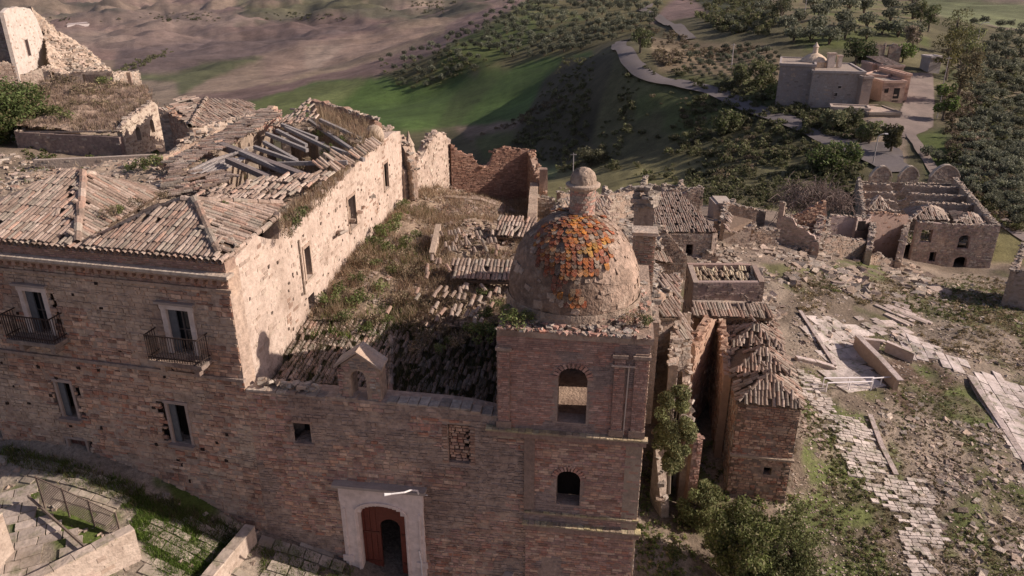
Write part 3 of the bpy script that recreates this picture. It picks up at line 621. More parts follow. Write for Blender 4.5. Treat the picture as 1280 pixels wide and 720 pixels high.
def plane_z(a, b, c):
    a, b, c = map(np.array, (a, b, c)); n = np.cross(b - a, c - a); return lambda x, y: a[2] - (n[0] * (x - a[0]) + n[1] * (y - a[1])) / n[2]
# ================================================================ church and palace fronts
O0 = np.array([-8.76, 21.2]); dC = rot(-8); dP = rot(180 - 13)   # church front runs right, palace front runs left
wd_ = rot(90 - 7.6)                                              # long sunlit wing wall runs back
def ops(O, d, L):
    """pixel corners -> wall opening"""
    out = []
    for (ax, ay), (bx, by), r in L:
        s0, z1 = onplane(ax, ay, O, d); s1, z0 = onplane(bx, by, O, d); out.append((min(s0, s1), max(s0, s1), z0, z1, r))
    return out
def zat(px, py, O, d): return onplane(px, py, O, d)
# ---------------------------------------------------------------- palace
pal_ = thing('palace', 'large two-storey ruined palace with two balconies and collapsed tiled roofs, at left', 'palace', (-8.76, 21.2, 2))
PO = ops(O0, dP, [((28,362),(67,418),0), ((207,385),(246,444),0), ((69,476),(99,523),0), ((208,503),(241,556),0), ((84,547),(116,585),0)])
pw = Wall(O0, dP, 0.0, 10.7, .8, 12.0, .65, PO, side=-1, step=.5)
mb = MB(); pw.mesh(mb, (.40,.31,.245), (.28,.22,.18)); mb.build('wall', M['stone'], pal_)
c8, cl = pw.stones(PAL_BR, (.10, .44), (.06, .19), (.004, .045), seedcol=([(.47,.37,.28),(.42,.32,.24)], 12, .2), keep=.86)
lay('stone', c8, cl, M['stone'], pal_, 210, stuffname='masonry')
# end wall going back on the far left, rear walls
ew = Wall(pw.pt(10.7, 0)[:2], wd_, 0, 9, 1.5, 12.0, .6, side=-1); mb = MB(); ew.mesh(mb, (.30,.22,.17)); mb.build('end_wall', M['stone'], pal_)
def pbox(mb, w, s0, s1, z0, z1, o0, o1, col, jit=0):
    """block on a wall: s range, z range, outward range"""
    a, b = w.pt(s0, z0, o0), w.pt(s1, z0, o0); c, d = w.pt(s1, z0, o1), w.pt(s0, z0, o1); up = np.array([0, 0, z1 - z0])
    v = np.array([d, c, b, a, d + up, c + up, b + up, a + up])
    if jit: v = v + rng.uniform(-jit, jit, v.shape)
    return mb.hexa(v, col)
for k in range(46):   # dark blocks painted as the shade in small palace-front beam holes
    s_ = rng.uniform(.5, 10.3); z_ = rng.uniform(3.5, 11.2)
    if not pw.solid(np.array([s_ - .2]), np.array([z_]))[0] or not pw.solid(np.array([s_ + .3]), np.array([z_ + .2]))[0]: continue
    g = MB(); pbox(g, pw, s_, s_ + rng.uniform(.06, .13), z_, z_ + rng.uniform(.06, .12), -.03, .046, (.035,.025,.02), .01); g.build('putlog_hole', M['dark'], pal_)
# cornice: brick frieze, dentils, moulded ledge, eaves band
mb = MB(); pbox(mb, pw, -.12, 10.9, 11.36, 11.46, -.05, .10, (.36,.28,.22)); pbox(mb, pw, -.22, 11, 11.92, 12.02, -.05, .36, (.44,.38,.31)); pbox(mb, pw, -.16, 11, 11.80, 11.918, -.05, .22, (.36,.27,.21)); pbox(mb, pw, -.02, 10.9, 12.022, 12.36, -.5, .06, (.30,.21,.165)); mb.build('cornice', M['stone'], pal_)
c8, cl = pw.stones(PAL_BRICK, (.16, .28), (.06, .075), (.01, .03), region=(0, 10.7, 11.46, 11.80)); 
pw2 = Wall(O0, dP, 0, 10.7, 11.0, 12.34, .5, side=-1); c8b, clb = pw2.stones(PAL_ORANGE + PAL_BRICK, (.16, .28), (.06, .075), (.01, .02), region=(0, 10.7, 12.04, 12.33), out=.06)
lay('brick', np.concatenate([c8, c8b]), np.concatenate([cl, clb]), M['brick'], pal_, 0, stuffname='bricks')
for i in range(34):
    s = .12 + i * .315; pbox(MB(), pw, s, s + .14, 11.66, 11.80, -.02, .17, (.34,.22,.17), .008).build('dentil', M['brick'], pal_) if 0 else None
dl = []
for i in range(34):
    s = .12 + i * .315; b_ = MB(); pbox(b_, pw, s, s + .15, 11.63, 11.797, -.02, .18, (.36,.24,.185), .008); b_.build('dentil', M['brick'], pal_)
sz_ = zat(130, 452, O0, dP)[1]
mb = MB(); pbox(mb, pw, -.05, 10.8, sz_ - .09, sz_ + .02, -.05, .10, (.30,.24,.20)); mb.build('string_course', M['stone'], pal_)
# window surrounds, glass, shutters, sills
def surround(w, o, parent, wd, proud, colr, sill=True, lintel=0, m='plaster', rail=0, pane=True, shutter=None, deep=.22):
    s0, s1, z0, z1 = o[:4]; f = MB(); pbox(f, w, s0 - wd, s0 + .01, z0, z1, -.1, proud, colr); pbox(f, w, s1 - .01, s1 + wd, z0, z1, -.1, proud, colr); pbox(f, w, s0 - wd - .03, s1 + wd + .03, z1 - .01, z1 + wd * 1.1, -.1, proud + .015, colr)
    if lintel: pbox(f, w, s0 - wd - .12, s1 + wd + .12, z1 + wd * 1.1 + .003, z1 + wd * 1.1 + .08, -.1, proud + .12, np.array(colr) * .5)
    if sill: pbox(f, w, s0 - wd - .06, s1 + wd + .06, z0 - .12, z0 - .003, -.2, proud + .14, np.array(colr) * .75)
    fr = f.build('window', M[m], parent)
    if pane:
        g = MB(); pbox(g, w, s0 + .03, s1 - .03, z0 + .02, z1 - .02, -deep - .02, -deep, (.025,.03,.035)); g.build('pane', M['glass'], fr)
        g = MB(); n = 3 if s1 - s0 > .6 else 2
        for k in range(n): a = s0 + (s1 - s0 - .05) * k / (n - 1); pbox(g, w, a, a + .05, z0, z1, -deep - .01, -deep + .04, (.12,.10,.09))
        for k in range(3): a = z0 + (z1 - z0 - .05) * k / 2; pbox(g, w, s0, s1, a, a + .05, -deep - .012, -deep + .03, (.12,.10,.09))
        g.build('frame', M['paint'], fr)
    if shutter: g = MB(); pbox(g, w, *shutter, z0 + .03, z1 - .03, -.1, -.05, (.10,.11,.12)); g.build('shutter', M['paint'], fr)
    return fr
WS = (.62,.54,.48)
for i, o in enumerate(PO[:2]): surround(pw, o, pal_, .17, .05, WS, False, 1, shutter=(o[1] - .30, o[1] - .02))
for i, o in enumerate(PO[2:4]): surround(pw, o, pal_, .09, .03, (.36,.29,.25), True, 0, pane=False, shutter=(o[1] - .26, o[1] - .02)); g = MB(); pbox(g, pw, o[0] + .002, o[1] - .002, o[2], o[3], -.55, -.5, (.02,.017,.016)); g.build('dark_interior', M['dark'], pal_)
o = PO[4]; fr = surround(pw, o, pal_, .08, .03, (.30,.25,.22), False, 0, pane=False)
for k in range(4): g = MB(); a = o[0] + (o[1] - o[0]) * k / 4; pbox(g, pw, a + .01, a + (o[1] - o[0]) / 4 - .01, o[2], o[3] - .02, -.2, -.15, (.12 + .03 * (k % 2),.075,.06)); g.build('door_board', M['wood'], fr)
# balconies
for (l, r, py) in ((13, 80, 444), (190, 262, 470)):
    (s1, zb), (s0, _) = zat(l + 3, py - 22, O0, dP), zat(r + 2, py - 4, O0, dP); o = PO[0] if l < 100 else PO[1]; zb = o[2] - .05; cx = (o[0] + o[1]) / 2; s0, s1 = cx - .98, cx + .98
    b = MB(); pbox(b, pw, s0, s1, zb - .14, zb, .0, .60, (.24,.20,.17)); pbox(b, pw, s0 + .06, s1 - .06, zb - .22, zb - .143, 0, .48, (.20,.165,.14)); bal = b.build('balcony', M['stone'], pal_)
    for a in (s0 + .35, s1 - .35): g = MB(); pbox(g, pw, a - .09, a + .09, zb - .48, zb - .222, 0, .42, (.26,.21,.18)); g.build('bracket', M['stone'], bal)
    rl = MB(); IR = (.055,.04,.035)
    for z_ in (zb + .9, zb + .12): 
        pbox(rl, pw, s0 + .02, s1 - .02, z_, z_ + .035, .55, .585, IR)
        for a in (s0 + .02, s1 - .055): pbox(rl, pw, a, a + .035, z_, z_ + .035, 0, .55, IR)
    nb = 20
    for k in range(nb + 1): a = s0 + .03 + (s1 - s0 - .06) * k / nb; pbox(rl, pw, a - .009, a + .009, zb + .02, zb + .9, .555, .575, IR)
    for k in range(1, 6):
        for a in (s0 + .025, s1 - .05): pbox(rl, pw, a, a + .02, zb + .02, zb + .9, .1 * k, .1 * k + .018, IR)
    rl.build('railing', M['iron'], bal)
# ---- long sunlit wing wall
ws = lambda px, py: onplane(px, py, O0, wd_)
tp = [ws(a, b) for a, b in ((292,322),(318,294),(349,262),(352,300),(362,298),(372,282),(384,262),(400,246),(430,222),(458,193),(475,178),(492,166))]
tp = [(0, 12.1)] + [(s, z) for s, z in tp[1:]] + [(19.9, 12.45)]
wo_ = ops(O0, wd_, [((379,312),(390,343),0), ((434,250),(446,280),0), ((479,206),(486,233),0), ((388,369),(392,382),0)])
ww = Wall(O0, wd_, .13, 19.9, 1.2, tp, .6, wo_, side=1, step=.3, jag=.10, seed=4)
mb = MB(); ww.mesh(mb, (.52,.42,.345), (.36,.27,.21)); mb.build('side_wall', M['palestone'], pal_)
c8, cl = ww.stones(PAL_PALE + [(.52,.43,.355)] * 4, (.15, .45), (.1, .2), (.002, .022), keep=.28, seedcol=([(.36,.25,.185),(.30,.21,.16)], 31, .30)); lay('stone', c8, cl, M['palestone'], pal_, 60, stuffname='side_masonry')
for o in wo_[:3]:
    g = MB(); pbox(g, ww, o[0] - .12, o[0], o[2] - .1, o[3] + .15, -.1, .035, (.46,.36,.28)); pbox(g, ww, o[1], o[1] + .12, o[2] - .1, o[3] + .15, -.1, .035, (.46,.36,.28)); pbox(g, ww, o[0] - .1, o[1] + .1, o[3], o[3] + .12, -.2, .04, (.36,.27,.21)); pbox(g, ww, o[0] - .16, o[1] + .16, o[2] - .1, o[2] - .003, -.3, .07, (.40,.32,.25)); fr = g.build('window', M['palestone'], pal_)
    g = MB(); pbox(g, ww, o[0], o[1], o[2], o[3], -.34, -.28, (.05,.04,.035)); g.build('unlit_backing', M['dark'], fr)  # dark panel painted as the unlit room behind the window
hl = MB()      # dark lumps painted as the shade in beam holes, scattered over the plaster
for k in range(60):
    s = rng.uniform(.5, 19); z = rng.uniform(8, 11.6)
    pbox(hl, ww, s, s + rng.uniform(.06, .14), z, z + rng.uniform(.06, .14), -.02, .024, (.10,.075,.06), .02)
hl.build('putlog_holes', M['dark'], pal_, kind='stuff')
# drain pipes beside the openings
for px, a, b in ((372, 300, 372), (435, 258, 292)):
    s, z1 = ws(px, a); s2, z0 = ws(px + 4, b); MB().tube([ww.pt(s, z1, .05), ww.pt(s, z0, .05)], .035, (.30,.24,.19), 6).build('pipe', M['stone'], pal_)
# ---- roof debris deck and hollow
fl = lambda px, py, z: P(px, py, z=z)
back = pw.pt(10.7, 0)[:2]
deck = [pw.pt(-.0, 0, -.4)[:2], pw.pt(10.8, 0, -.4)[:2], (-23.5, 27.5), (-21, 32), (-15.8, 34.5), (-14.5, 39), (-11.8, 44), ww.pt(19.9, 0, -.3)[:2], ww.pt(4.6, 0, -.4)[:2]]
hole = [fl(222,214,12.9)[:2], fl(345,150,12.9)[:2], fl(462,178,12.9)[:2], fl(425,215,12.9)[:2], fl(375,226,12.9)[:2], fl(300,222,12.9)[:2]]
def deckz(x, y):
    n = fbm(x * .5, y * .5, 3, 77); d = np.clip((y - 27) / 10, 0, 1); return 12.35 + .35 * n + d * .35
o_ = sheet('roof_debris', deck, lambda x, y: deckz(x, y) - 2.3 * inpoly(x, y, [tuple(h) for h in hole]), (.30,.235,.18), M['rubble'], pal_, n=150, amp=.16)
# tent roofs
Aap = P(105, 219, Z=27.0); Aap2 = P(88, 221, Z=27.4); eA0 = pw.pt(10.9, 12.42, .0); eA1 = pw.pt(5.35, 12.42, .0); Bap = P(228, 251, Z=25.3); Bap2 = P(243, 252, Z=25.3); eB0 = pw.pt(5.2, 12.42, 0); eB1 = pw.pt(-.0, 12.42, .0)
tile_roof(pal_, [eA0 + [0,0,0], eA1, Aap, Aap2], single=130, miss=.025)
ar = P(196, 246, Z=28.5); tile_roof(pal_, [eA1, ar, Aap], (0, 1), 2, single=30, miss=.05)
tile_roof(pal_, [ar, P(205, 238, z=12.4), P(120, 222, Z=27.4), Aap], (0, 1), 2, miss=.15)
al = P(-30, 262, z=12.45); tile_roof(pal_, [al, eA0, Aap2], (0, 1), 2, miss=.1)
tile_roof(pal_, [eB0, eB1, Bap2, Bap], single=90, miss=.03)
br = ww.pt(4.4, 12.55, -.25); tile_roof(pal_, [eB1, br, P(345, 258, Z=27.3), Bap2], (0, 1), 3, single=20, miss=.08, mess=.5)
tile_roof(pal_, [P(190, 262, z=12.4), eB0, Bap], (0, 1), 2, miss=.2)
ridge(pal_, Aap + [0,0,.1], eA1 + [0,.2,.12], r=.13); ridge(pal_, Aap2 + [0,0,.1], Aap + [0,0,.1], r=.13); ridge(pal_, Bap + [0,0,.08], Bap2 + [0,0,.08], r=.12); ridge(pal_, Bap2 + [0,0,.08], P(352, 257, Z=27.2) + [0,0,.12], r=.1)
ridge(pal_, Bap2 + [0,0,.1], eB1 + [-.3,.3,.14], r=.13); ridge(pal_, P(120,222,Z=27.4)+[0,0,.1], Aap+[0,0,.1], r=.11); ridge(pal_, ww.pt(.3, 12.4, -.1), ww.pt(4.3, 12.5, -.12), r=.1)
for k in range(48):   # eaves row of tiles over the cornice
    s = .1 + k * .225; a = pw.pt(s, 12.40, .13); b = pw.pt(s, 12.46, -.3); MB().tube([a, b], [.095, .08], pick(PAL_TILE, 1)[0], 8).build('eaves_tile', M['tile'], pal_)
# the big roof: tiled slopes left around the hollow
T = lambda px, py, z: P(px, py, z=z)
tile_roof(pal_, [T(236,249,12.55), T(352,254,12.6), T(425,216,13.0), T(300,222,13.0)], miss=.2, mess=1.3, holes=.45, deck=False)
tile_roof(pal_, [T(200,244,12.5), T(240,249,12.5), T(300,224,12.9), T(215,214,13.0)], (0, 3), 1, miss=.25, mess=1.4, holes=.4, deck=False)
tile_roof(pal_, [T(205,206,12.9), T(222,216,12.9), T(352,146,13.6), T(330,137,13.6)], (0, 3), 1, miss=.15, mess=1.3, deck=False)
tile_roof(pal_, [T(330,150,13.4), T(352,160,13.1), T(398,150,13.6), T(386,128,13.9)], (1, 2), 3, miss=.25, mess=1.4, deck=False)
tile_roof(pal_, [T(385,215,12.9), T(420,217,12.7), T(488,176,12.9), T(455,182,13.1)], (1, 2), 3, miss=.3, mess=1.4, holes=.3, deck=False)
# parapet walls round the big roof: brick ridge at the back and grass-topped edge
for (p, q, h, c) in ((T(388,132,13.1), T(470,158,13.0), .32, (.34,.22,.165)), (T(205,208,12.6), T(352,140,13.2), .35, (.38,.29,.22))):
    L = np.linalg.norm((q - p)[:2]); w_ = Wall(p, (q - p)[:2], 0, L, p[2] - .6, [(0, p[2] + h), (L, q[2] + h)], .35, jag=.25, seed=int(h * 10)); mb = MB(); w_.mesh(mb, c); mb.build('parapet', M['stone'], pal_)
    c8, cl = w_.stones(PAL_BRICK + PAL_GREY, (.14, .34), (.08, .14), (.01, .05)); lay('brick', c8, cl, M['brick'], pal_, 0, stuffname='bricks')
    v = scatter_rocks(w_.pt(rng.uniform(0, L, 90), np.interp(rng.uniform(0, L, 90), [0, L], [p[2], q[2]]) + h, -.15), .22, PAL_GREY); MB().hexa(*v).build('loose_stones', M['rubble'], pal_, kind='stuff')
# small broken dome stump at the roof's far corner
px_ = T(466,143,13.9); MB().lathe(px_[0], px_[1], [(.5,12.2),(.5,12.9),(.42,13.15),(.25,13.32),(.02,13.4)], (.42,.34,.26), 14).build('chimney_stump', M['palestone'], pal_)
# cream piers and cross walls in the hollow, rubble floor
for (a, b, zt, wdt) in (((303,184),(322,224),13.0,.5), ((262,205),(276,232),12.7,.35), ((352,166),(360,190),12.9,.4), ((398,178),(405,196),12.7,.35)):
    t_ = T((a[0]+b[0])/2, a[1], zt); MB().box(t_[0], t_[1], zt - 1.1, wdt, .35, 2.2, (.56,.47,.36), .3).build('pier', M['plaster'], pal_)
beam = lambda a, b, za, zb, w_=.16, c=(.26,.24,.23): MB().bar(T(*a, za), T(*b, zb), w_, w_, c).build('beam', M['wood'], pal_)
for a, b, za, zb in (((352,156),(396,173),13.4,13.0), ((346,163),(383,182),13.3,12.9), ((333,167),(384,188),13.3,12.9), ((330,178),(371,201),13.2,12.8), ((400,150),(452,174),13.6,13.0), ((318,184),(372,203),13.2,12.8),
    ((385,150),(444,190),13.3,12.8), ((300,190),(360,217),13.3,12.8), ((357,160),(420,190),13.3,12.8), ((415,185),(455,200),13.0,12.7), ((342,205),(434,203),12.9,13.0), ((296,204),(338,220),13.1,12.5)): beam(a, b, za, zb)
for a, b, w_ in (((276,182),(398,228),.30), ((284,200),(334,222),.22)): beam(a, b, 13.2, 12.75, w_, (.20,.17,.16))
for k in range(9): beam((236 + k * 6, 214 - k * 2), (270 + k * 5, 198 - k * 1.5), 12.85, 13.25, .09, (.42,.38,.35))
for k in range(5): o2 = MB().bar(T(238 + 9 * k, 217 - k, 12.8), T(268 + 9 * k, 201 - k, 13.1), .42, .04, (.36,.33,.31)).build('plank', M['wood'], pal_)
q = inplan(500, hole); rocks('hollow_rubble', np.concatenate([q, deckz(q[:, 0], q[:, 1])[:, None] - 2.2], 1), rng.uniform(.08, .4, 500), PAL_GREY + PAL_TILE, pal_)
q = inplan(2600, deck); q = q[~inpoly(q[:, 0], q[:, 1], [tuple(h) for h in hole])]; rocks('roof_rubble', np.concatenate([q, deckz(q[:, 0], q[:, 1])[:, None] + .02], 1), rng.uniform(.05, .22, len(q)), PAL_TILE + PAL_GREY, pal_)
# ---------------------------------------------------------------- church
ch = thing('church', 'brick and stone church front with red arched door in pale portal', 'church', (-4.5, 20.5, .5))
CO = ops(O0, dC, [((368,528),(390,554),0), ((559,530),(587,580),0), ((447,627),(512,716),.38)])
cw = Wall(O0, dC, 0, 9.5, -2.5, [(0, 7.85), (2.2, 7.80), (3.9, 7.80), (4.6, 7.78), (7.4, 7.74), (7.45, 7.7), (9.5, 7.35)], .8, [(a, b, z0, z1, r) for a, b, z0, z1, r in CO[:1]] + [(CO[1][0], CO[1][1], CO[1][2], CO[1][3], 0), (CO[2][0], CO[2][1], -.2, CO[2][3], .34)], step=.5)
mb = MB(); cw.mesh(mb, (.38,.29,.23)); mb.build('wall', M['stone'], ch)
c8, cl = cw.stones(PAL_BR + PAL_BRICK, (.10, .38), (.05, .16), (.004, .04), seedcol=([(.36,.27,.215),(.31,.235,.19)], 8, .18), keep=.92)
sp = np.array([zat(a, b, O0, dC) for a, b in ((424,601),(528,606),(528,718),(424,718))]); cs, cz = c8[:, 4:].mean(1)[:, :2], c8[:, 4:, 2].mean(1); ss = (cs - O0) @ dC
kp = ~((ss > sp[0, 0] + .05) & (ss < sp[1, 0] - .02) & (cz < sp[0, 1] - .05)); lay('stone', c8[kp], cl[kp], M['stone'], ch, 200, stuffname='masonry')
for o in CO[:1]: g = MB(); pbox(g, cw, o[0] - .1, o[1] + .1, o[2] - .1, o[2] - .003, -.3, .06, (.28,.22,.19)); fr = g.build('window', M['stone'], ch); g = MB(); pbox(g, cw, o[0]-.08, o[1]+.08, o[3]+.002, o[3]+.1, -.2, .035, (.36,.24,.18)); g.build('lintel', M['brick'], fr); g = MB(); pbox(g, cw, o[0], o[1], o[2], o[3], -.75, -.7, (.02,.016,.015)); g.build('shutter', M['dark'], fr)  # the shutter is a near-black sheet painted as the unlit interior
o = CO[1]      # bricked-up window with orange brick jambs
iw = Wall(cw.pt(0, 0, -.16)[:2], dC, o[0], o[1], o[2], o[3], .3); mb = MB(); iw.mesh(mb, (.18,.145,.12)); fr = mb.build('window', M['stone'], ch); c8, cl = iw.stones(PAL_BR, (.12, .3), (.08, .14), (.01, .05)); MB().hexa(c8, cl).build('infill_stones', M['stone'], fr, kind='stuff')
for s_ in (o[0] - .19, o[1] + .01):
    for k in range(13):
        z_ = o[2] + (o[3] - o[2]) * k / 13; g = MB(); pbox(g, cw, s_ + (.04 if k % 2 else 0), s_ + .18, z_, z_ + .09, -.05, .045, pick(PAL_ORANGE, 1)[0], .006); g.build('brick', M['brick'], fr)
# portal
po = CO[2]; (sl_, zt_), (sr_, _) = zat(424, 601, O0, dC), zat(528, 606, O0, dC); g = MB(); PC = (.68,.58,.52); zb_ = .3
pbox(g, cw, sl_, po[0] + .005, zb_ - .6, zt_ - .42, -.15, .14, PC); pbox(g, cw, po[1] - .005, sr_, zb_ - .6, zt_ - .42, -.15, .14, PC)
pbox(g, cw, sl_ - .02, sr_ + .02, po[3] + .06, zt_ - .12, -.15, .15, PC)
ns = 12
for k in range(ns):      # spandrel following the flat arch
    a = po[0] + (po[1] - po[0]) * k / ns; b = po[0] + (po[1] - po[0]) * (k + 1) / ns; h = min(cw.head((po[0], po[1], 0, po[3], .34), a + 1e-4), cw.head((po[0], po[1], 0, po[3], .34), b - 1e-4)); pbox(g, cw, a, b, h, po[3] + .058, -.15, .14, PC)
pbox(g, cw, po[0] - .005 - .0, po[0] + .0, zb_, zb_ + .01, 0, .01, PC)
portal = g.build('portal', M['plaster'], ch)
g = MB(); pbox(g, cw, sl_ - .10, sr_ + .10, zt_ - .118, zt_ - .03, -.1, .26, (.50,.42,.36)); pbox(g, cw, sl_ - .16, sr_ + .16, zt_ - .027, zt_ + .07, -.1, .36, (.36,.31,.27)); g.build('cornice', M['plaster'], portal)
g = MB()
for a, b in ((sl_ + .10, sl_ + .16), (po[0] - .10, po[0] - .05), (po[1] + .05, po[1] + .10), (sr_ - .16, sr_ - .10)): pbox(g, cw, a, b, zb_ - .5, po[3] - .2, .142, .18, PC)
for k in range(ns):
    s_ = lambda t: (po[0] + po[1]) / 2 + (po[1] - po[0] + .16) / 2 * math.cos(math.pi * (1 - t)); z_ = lambda t: po[3] - .34 + .48 * math.sin(math.pi * t)
    g.bar(cw.pt(s_(k / ns), z_(k / ns), .165), cw.pt(s_((k + 1) / ns), z_((k + 1) / ns), .165), .07, .05, PC)
pbox(g, cw, sl_ - .08, sl_ + .3, zb_ + .9, zb_ + 1.15, .142, .19, PC); pbox(g, cw, sr_ - .3, sr_ + .08, zb_ + .9, zb_ + 1.15, .142, .19, PC); g.build('moulding', M['plaster'], portal)
pd = zat(470, 654, O0, dC), zat(500, 716, O0, dC); d0, d1, dz = pd[0][0] + .05, pd[1][0] + .05, pd[0][1]
dw = Wall(cw.pt(0, 0, -.25)[:2], dC, po[0] - .05, po[1] + .05, -.2, po[3] + .1, .08, [(d0, d1, -.19, dz, .32)]); g = MB(); dw.mesh(g, (.13,.036,.024)); door = g.build('door', M['paint'], ch)
for k in range(9):
    a = po[0] + (po[1] - po[0]) * k / 8; 
    if not (d0 - .05 < a < d1 + .05): g = MB(); pbox(g, dw, a - .10, a + .08, .2, po[3], -.0, .022, np.array((.145,.038,.025)) * rng.uniform(.8, 1.2)); g.build('board', M['paint'], door)
g = MB()
for z_ in (.9, 2.2): pbox(g, dw, po[0], d0 - .03, z_, z_ + .08, .02, .04, (.10,.03,.02)); pbox(g, dw, d1 + .03, po[1], z_, z_ + .08, .02, .04, (.10,.03,.02))
g.build('rail', M['paint'], door)
g = MB(); pbox(g, cw, po[0] + .03, po[1] + .02, -.1, .22, -.6, .5, (.36,.31,.27)); g.build('threshold', M['stone'], ch)
# coping stones and rubble on top of the front
for k in range(26):
    s_ = .05 + k * .34; 
    if 3.75 < s_ < 4.75: continue
    g = MB(); pbox(g, cw, s_, s_ + .32, float(cw.top(s_ + .16)) + .003, float(cw.top(s_ + .16)) + .07 + rng.uniform(-.03, .01), -rng.uniform(.3, .5), .04, pick(PAL_GREY, 1)[0], .012); g.build('coping_stone', M['stone'], ch)
s_ = rng.uniform(.4, 2.4, 60); rocks('loose_stones', cw.pt(s_, 7.95 + rng.uniform(0, .12, 60), -.3) + rng.normal(0, .1, (60, 3)) * [1, 1, .3], rng.uniform(.1, .22, 60), PAL_GREY, ch)
# bell-cote
b0, b1 = zat(423, 490, O0, dC)[0], zat(476, 495, O0, dC)[0]; bm = (b0 + b1) / 2
bw = Wall(cw.pt(0, 0, -.05)[:2], dC, b0, b1, 7.6, [(b0, 8.95), (bm, 9.45), (b1, 8.95)], .62, [(bm - .28, bm + .24, 7.75, 8.85, .26)], step=.14); g = MB(); bw.mesh(g, (.33,.25,.19)); cote = g.build('bell_cote', M['stone'], ch)
c8, cl = bw.stones(PAL_BRICK + PAL_GREY, (.14, .3), (.07, .11), (.008, .025)); MB().hexa(c8, cl).build('bricks', M['brick'], cote, kind='stuff')
g = MB(); e = np.array([0, 0, .07])
for (sa, za, sb, zb2) in ((b0 - .08, 8.93, bm, 9.50), (bm, 9.50, b1 + .08, 8.93)):
    a, b = bw.pt(sa, za, .07), bw.pt(sb, zb2, .07); c, d = bw.pt(sb, zb2, -.68), bw.pt(sa, za, -.68); g.hexa([a, b, c, d, a + e, b + e, c + e, d + e], (.44,.37,.30))
g.build('gable_slab', M['stone'], cote)
# lamp on a curved arm
lp = thing('wall_lamp', 'white curved-arm street lamp fixed over the red church door', 'lamp', cw.pt(sr_ - .02, zt_, .3))
a0 = cw.pt(sr_ - .05, zt_ - .05, .3); a1 = cw.pt(sr_ - .05, zt_ + .25, .45); a2 = cw.pt(sr_ - .35, zt_ + .5, .9); a3 = cw.pt(sr_ - .75, zt_ + .55, 1.1)
MB().tube([a0, a1, (a1 + a2) / 2 + [0, 0, .06], a2, a3], .03, (.7,.68,.66), 8).build('arm', M['metal'], lp); MB().tube([a3, a3 + (a3 - a2) * .45], [.035, .055], (.75,.74,.72), 8).build('lamp_head', M['metal'], lp)
MB().tube([cw.pt(sr_ - .14, -.2, .2), cw.pt(sr_ - .14, 1.5, .2), cw.pt(sr_ - .2, 2.0, .2)], .025, (.66,.64,.62), 6).build('conduit', M['metal'], lp); MB().bar(cw.pt(sr_ - .3, zt_ - .02, .3), cw.pt(sr_ + .25, zt_ - .02, .3), .03, .03, (.6,.58,.56)).build('bracket', M['metal'], lp)
# roofs behind the front: shaded lean-tos with a hip seam, then overgrown vaults
R0, R1 = cw.pt(.15, 7.2, -.8), cw.pt(8.3, 6.3, -.8)
Rr = np.array([-.2, 26.2, 7.15]); Rl = np.array(ww.pt(5.3, 7.6, 0.05)); Rm = P(489, 407, Y=26.3)
sm = cw.pt(4.6, 6.9, -.8)
tile_roof(ch, [R0, sm, Rm, Rl], miss=.12, mess=.7, single=60, pal=PAL_TILE, base=(.13,.11,.07))
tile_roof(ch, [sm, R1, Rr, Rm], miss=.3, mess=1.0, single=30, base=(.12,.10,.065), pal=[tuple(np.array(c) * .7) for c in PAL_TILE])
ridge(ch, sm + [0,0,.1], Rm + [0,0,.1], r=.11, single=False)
# ---------------------------------------------------------------- church inside and overgrown vaults behind the front
MB().box(-3.6, 26.2, 1.2, 8.6, .3, 12.2, (.12,.09,.07)).build('inner_wall', M['dark'], ch)  # dark backing wall, with the floor below, added to keep the doorway dark
MB().box(-3.6, 23.4, .3, 9, 5, .1, (.16,.13,.11), math.radians(-8)).build('inner_floor', M['stone'], ch)
bell = thing('bell_tower', 'square brick bell tower with orange-tiled dome and small lantern', 'bell tower', (1.8, 21.9, -2))
tl = zat(622, 480, O0, dC)[0]; 
TO = cw.pt(tl, 0, .10)[:2]; TW = 4.55; nb_ = -cw.n     # nb_ points back
def TF(z0, z1, s0, s1, out, opsl=(), th=.55, name='wall', pal=PAL_BRICK, single=0, seed=3, bsz=(.16, .30), co=(.06, .075), top=None, base=(.34,.26,.21)):
    w_ = Wall(TO + out * cw.n, dC, s0, s1, z0, top or z1, th, opsl, step=.6); g = MB(); w_.mesh(g, base, (.36,.28,.22)); wo = g.build(name, M['brick'], bell)
    c8, cl = w_.stones(pal, bsz, co, (.004, .02), gap=.006, jit=.005, seedcol=([(.30,.23,.20),(.26,.20,.175)], seed, .18)); lay('brick', c8, cl, M['brick'], bell, single, stuffname='bricks'); return w_
zc1 = zat(710, 541, TO, dC)[1]; zc2 = zat(730, 658, TO, dC)[1]; zt1 = 10.65
op = ops(TO, dC, [((698,458),(732,530),.40)]); opl = ops(TO, dC, [((696,587),(724,633),.34)])
f1 = TF(zc1, zt1, 0, TW, 0, op, single=150); f2 = TF(zc2, zc1 - .1, .86, TW - .02, -.02, opl, single=40, seed=5, pal=PAL_BRICK + PAL_BR, bsz=(.14, .34), co=(.07, .12)); f3 = TF(-3.5, zc2 - .16, .92, TW - .05, .02, ops(TO, dC, [((679,698),(693,730),0)]), seed=6, pal=PAL_BRICK + PAL_BR, bsz=(.14, .34), co=(.07, .12))
g = MB(); o = ops(TO, dC, [((679,698),(693,730),0)])[0]; pbox(g, f3, o[0], o[1], o[2], o[3], -.3, -.12, (.2,.13,.1)); g.build('niche_back', M['brick'], bell)
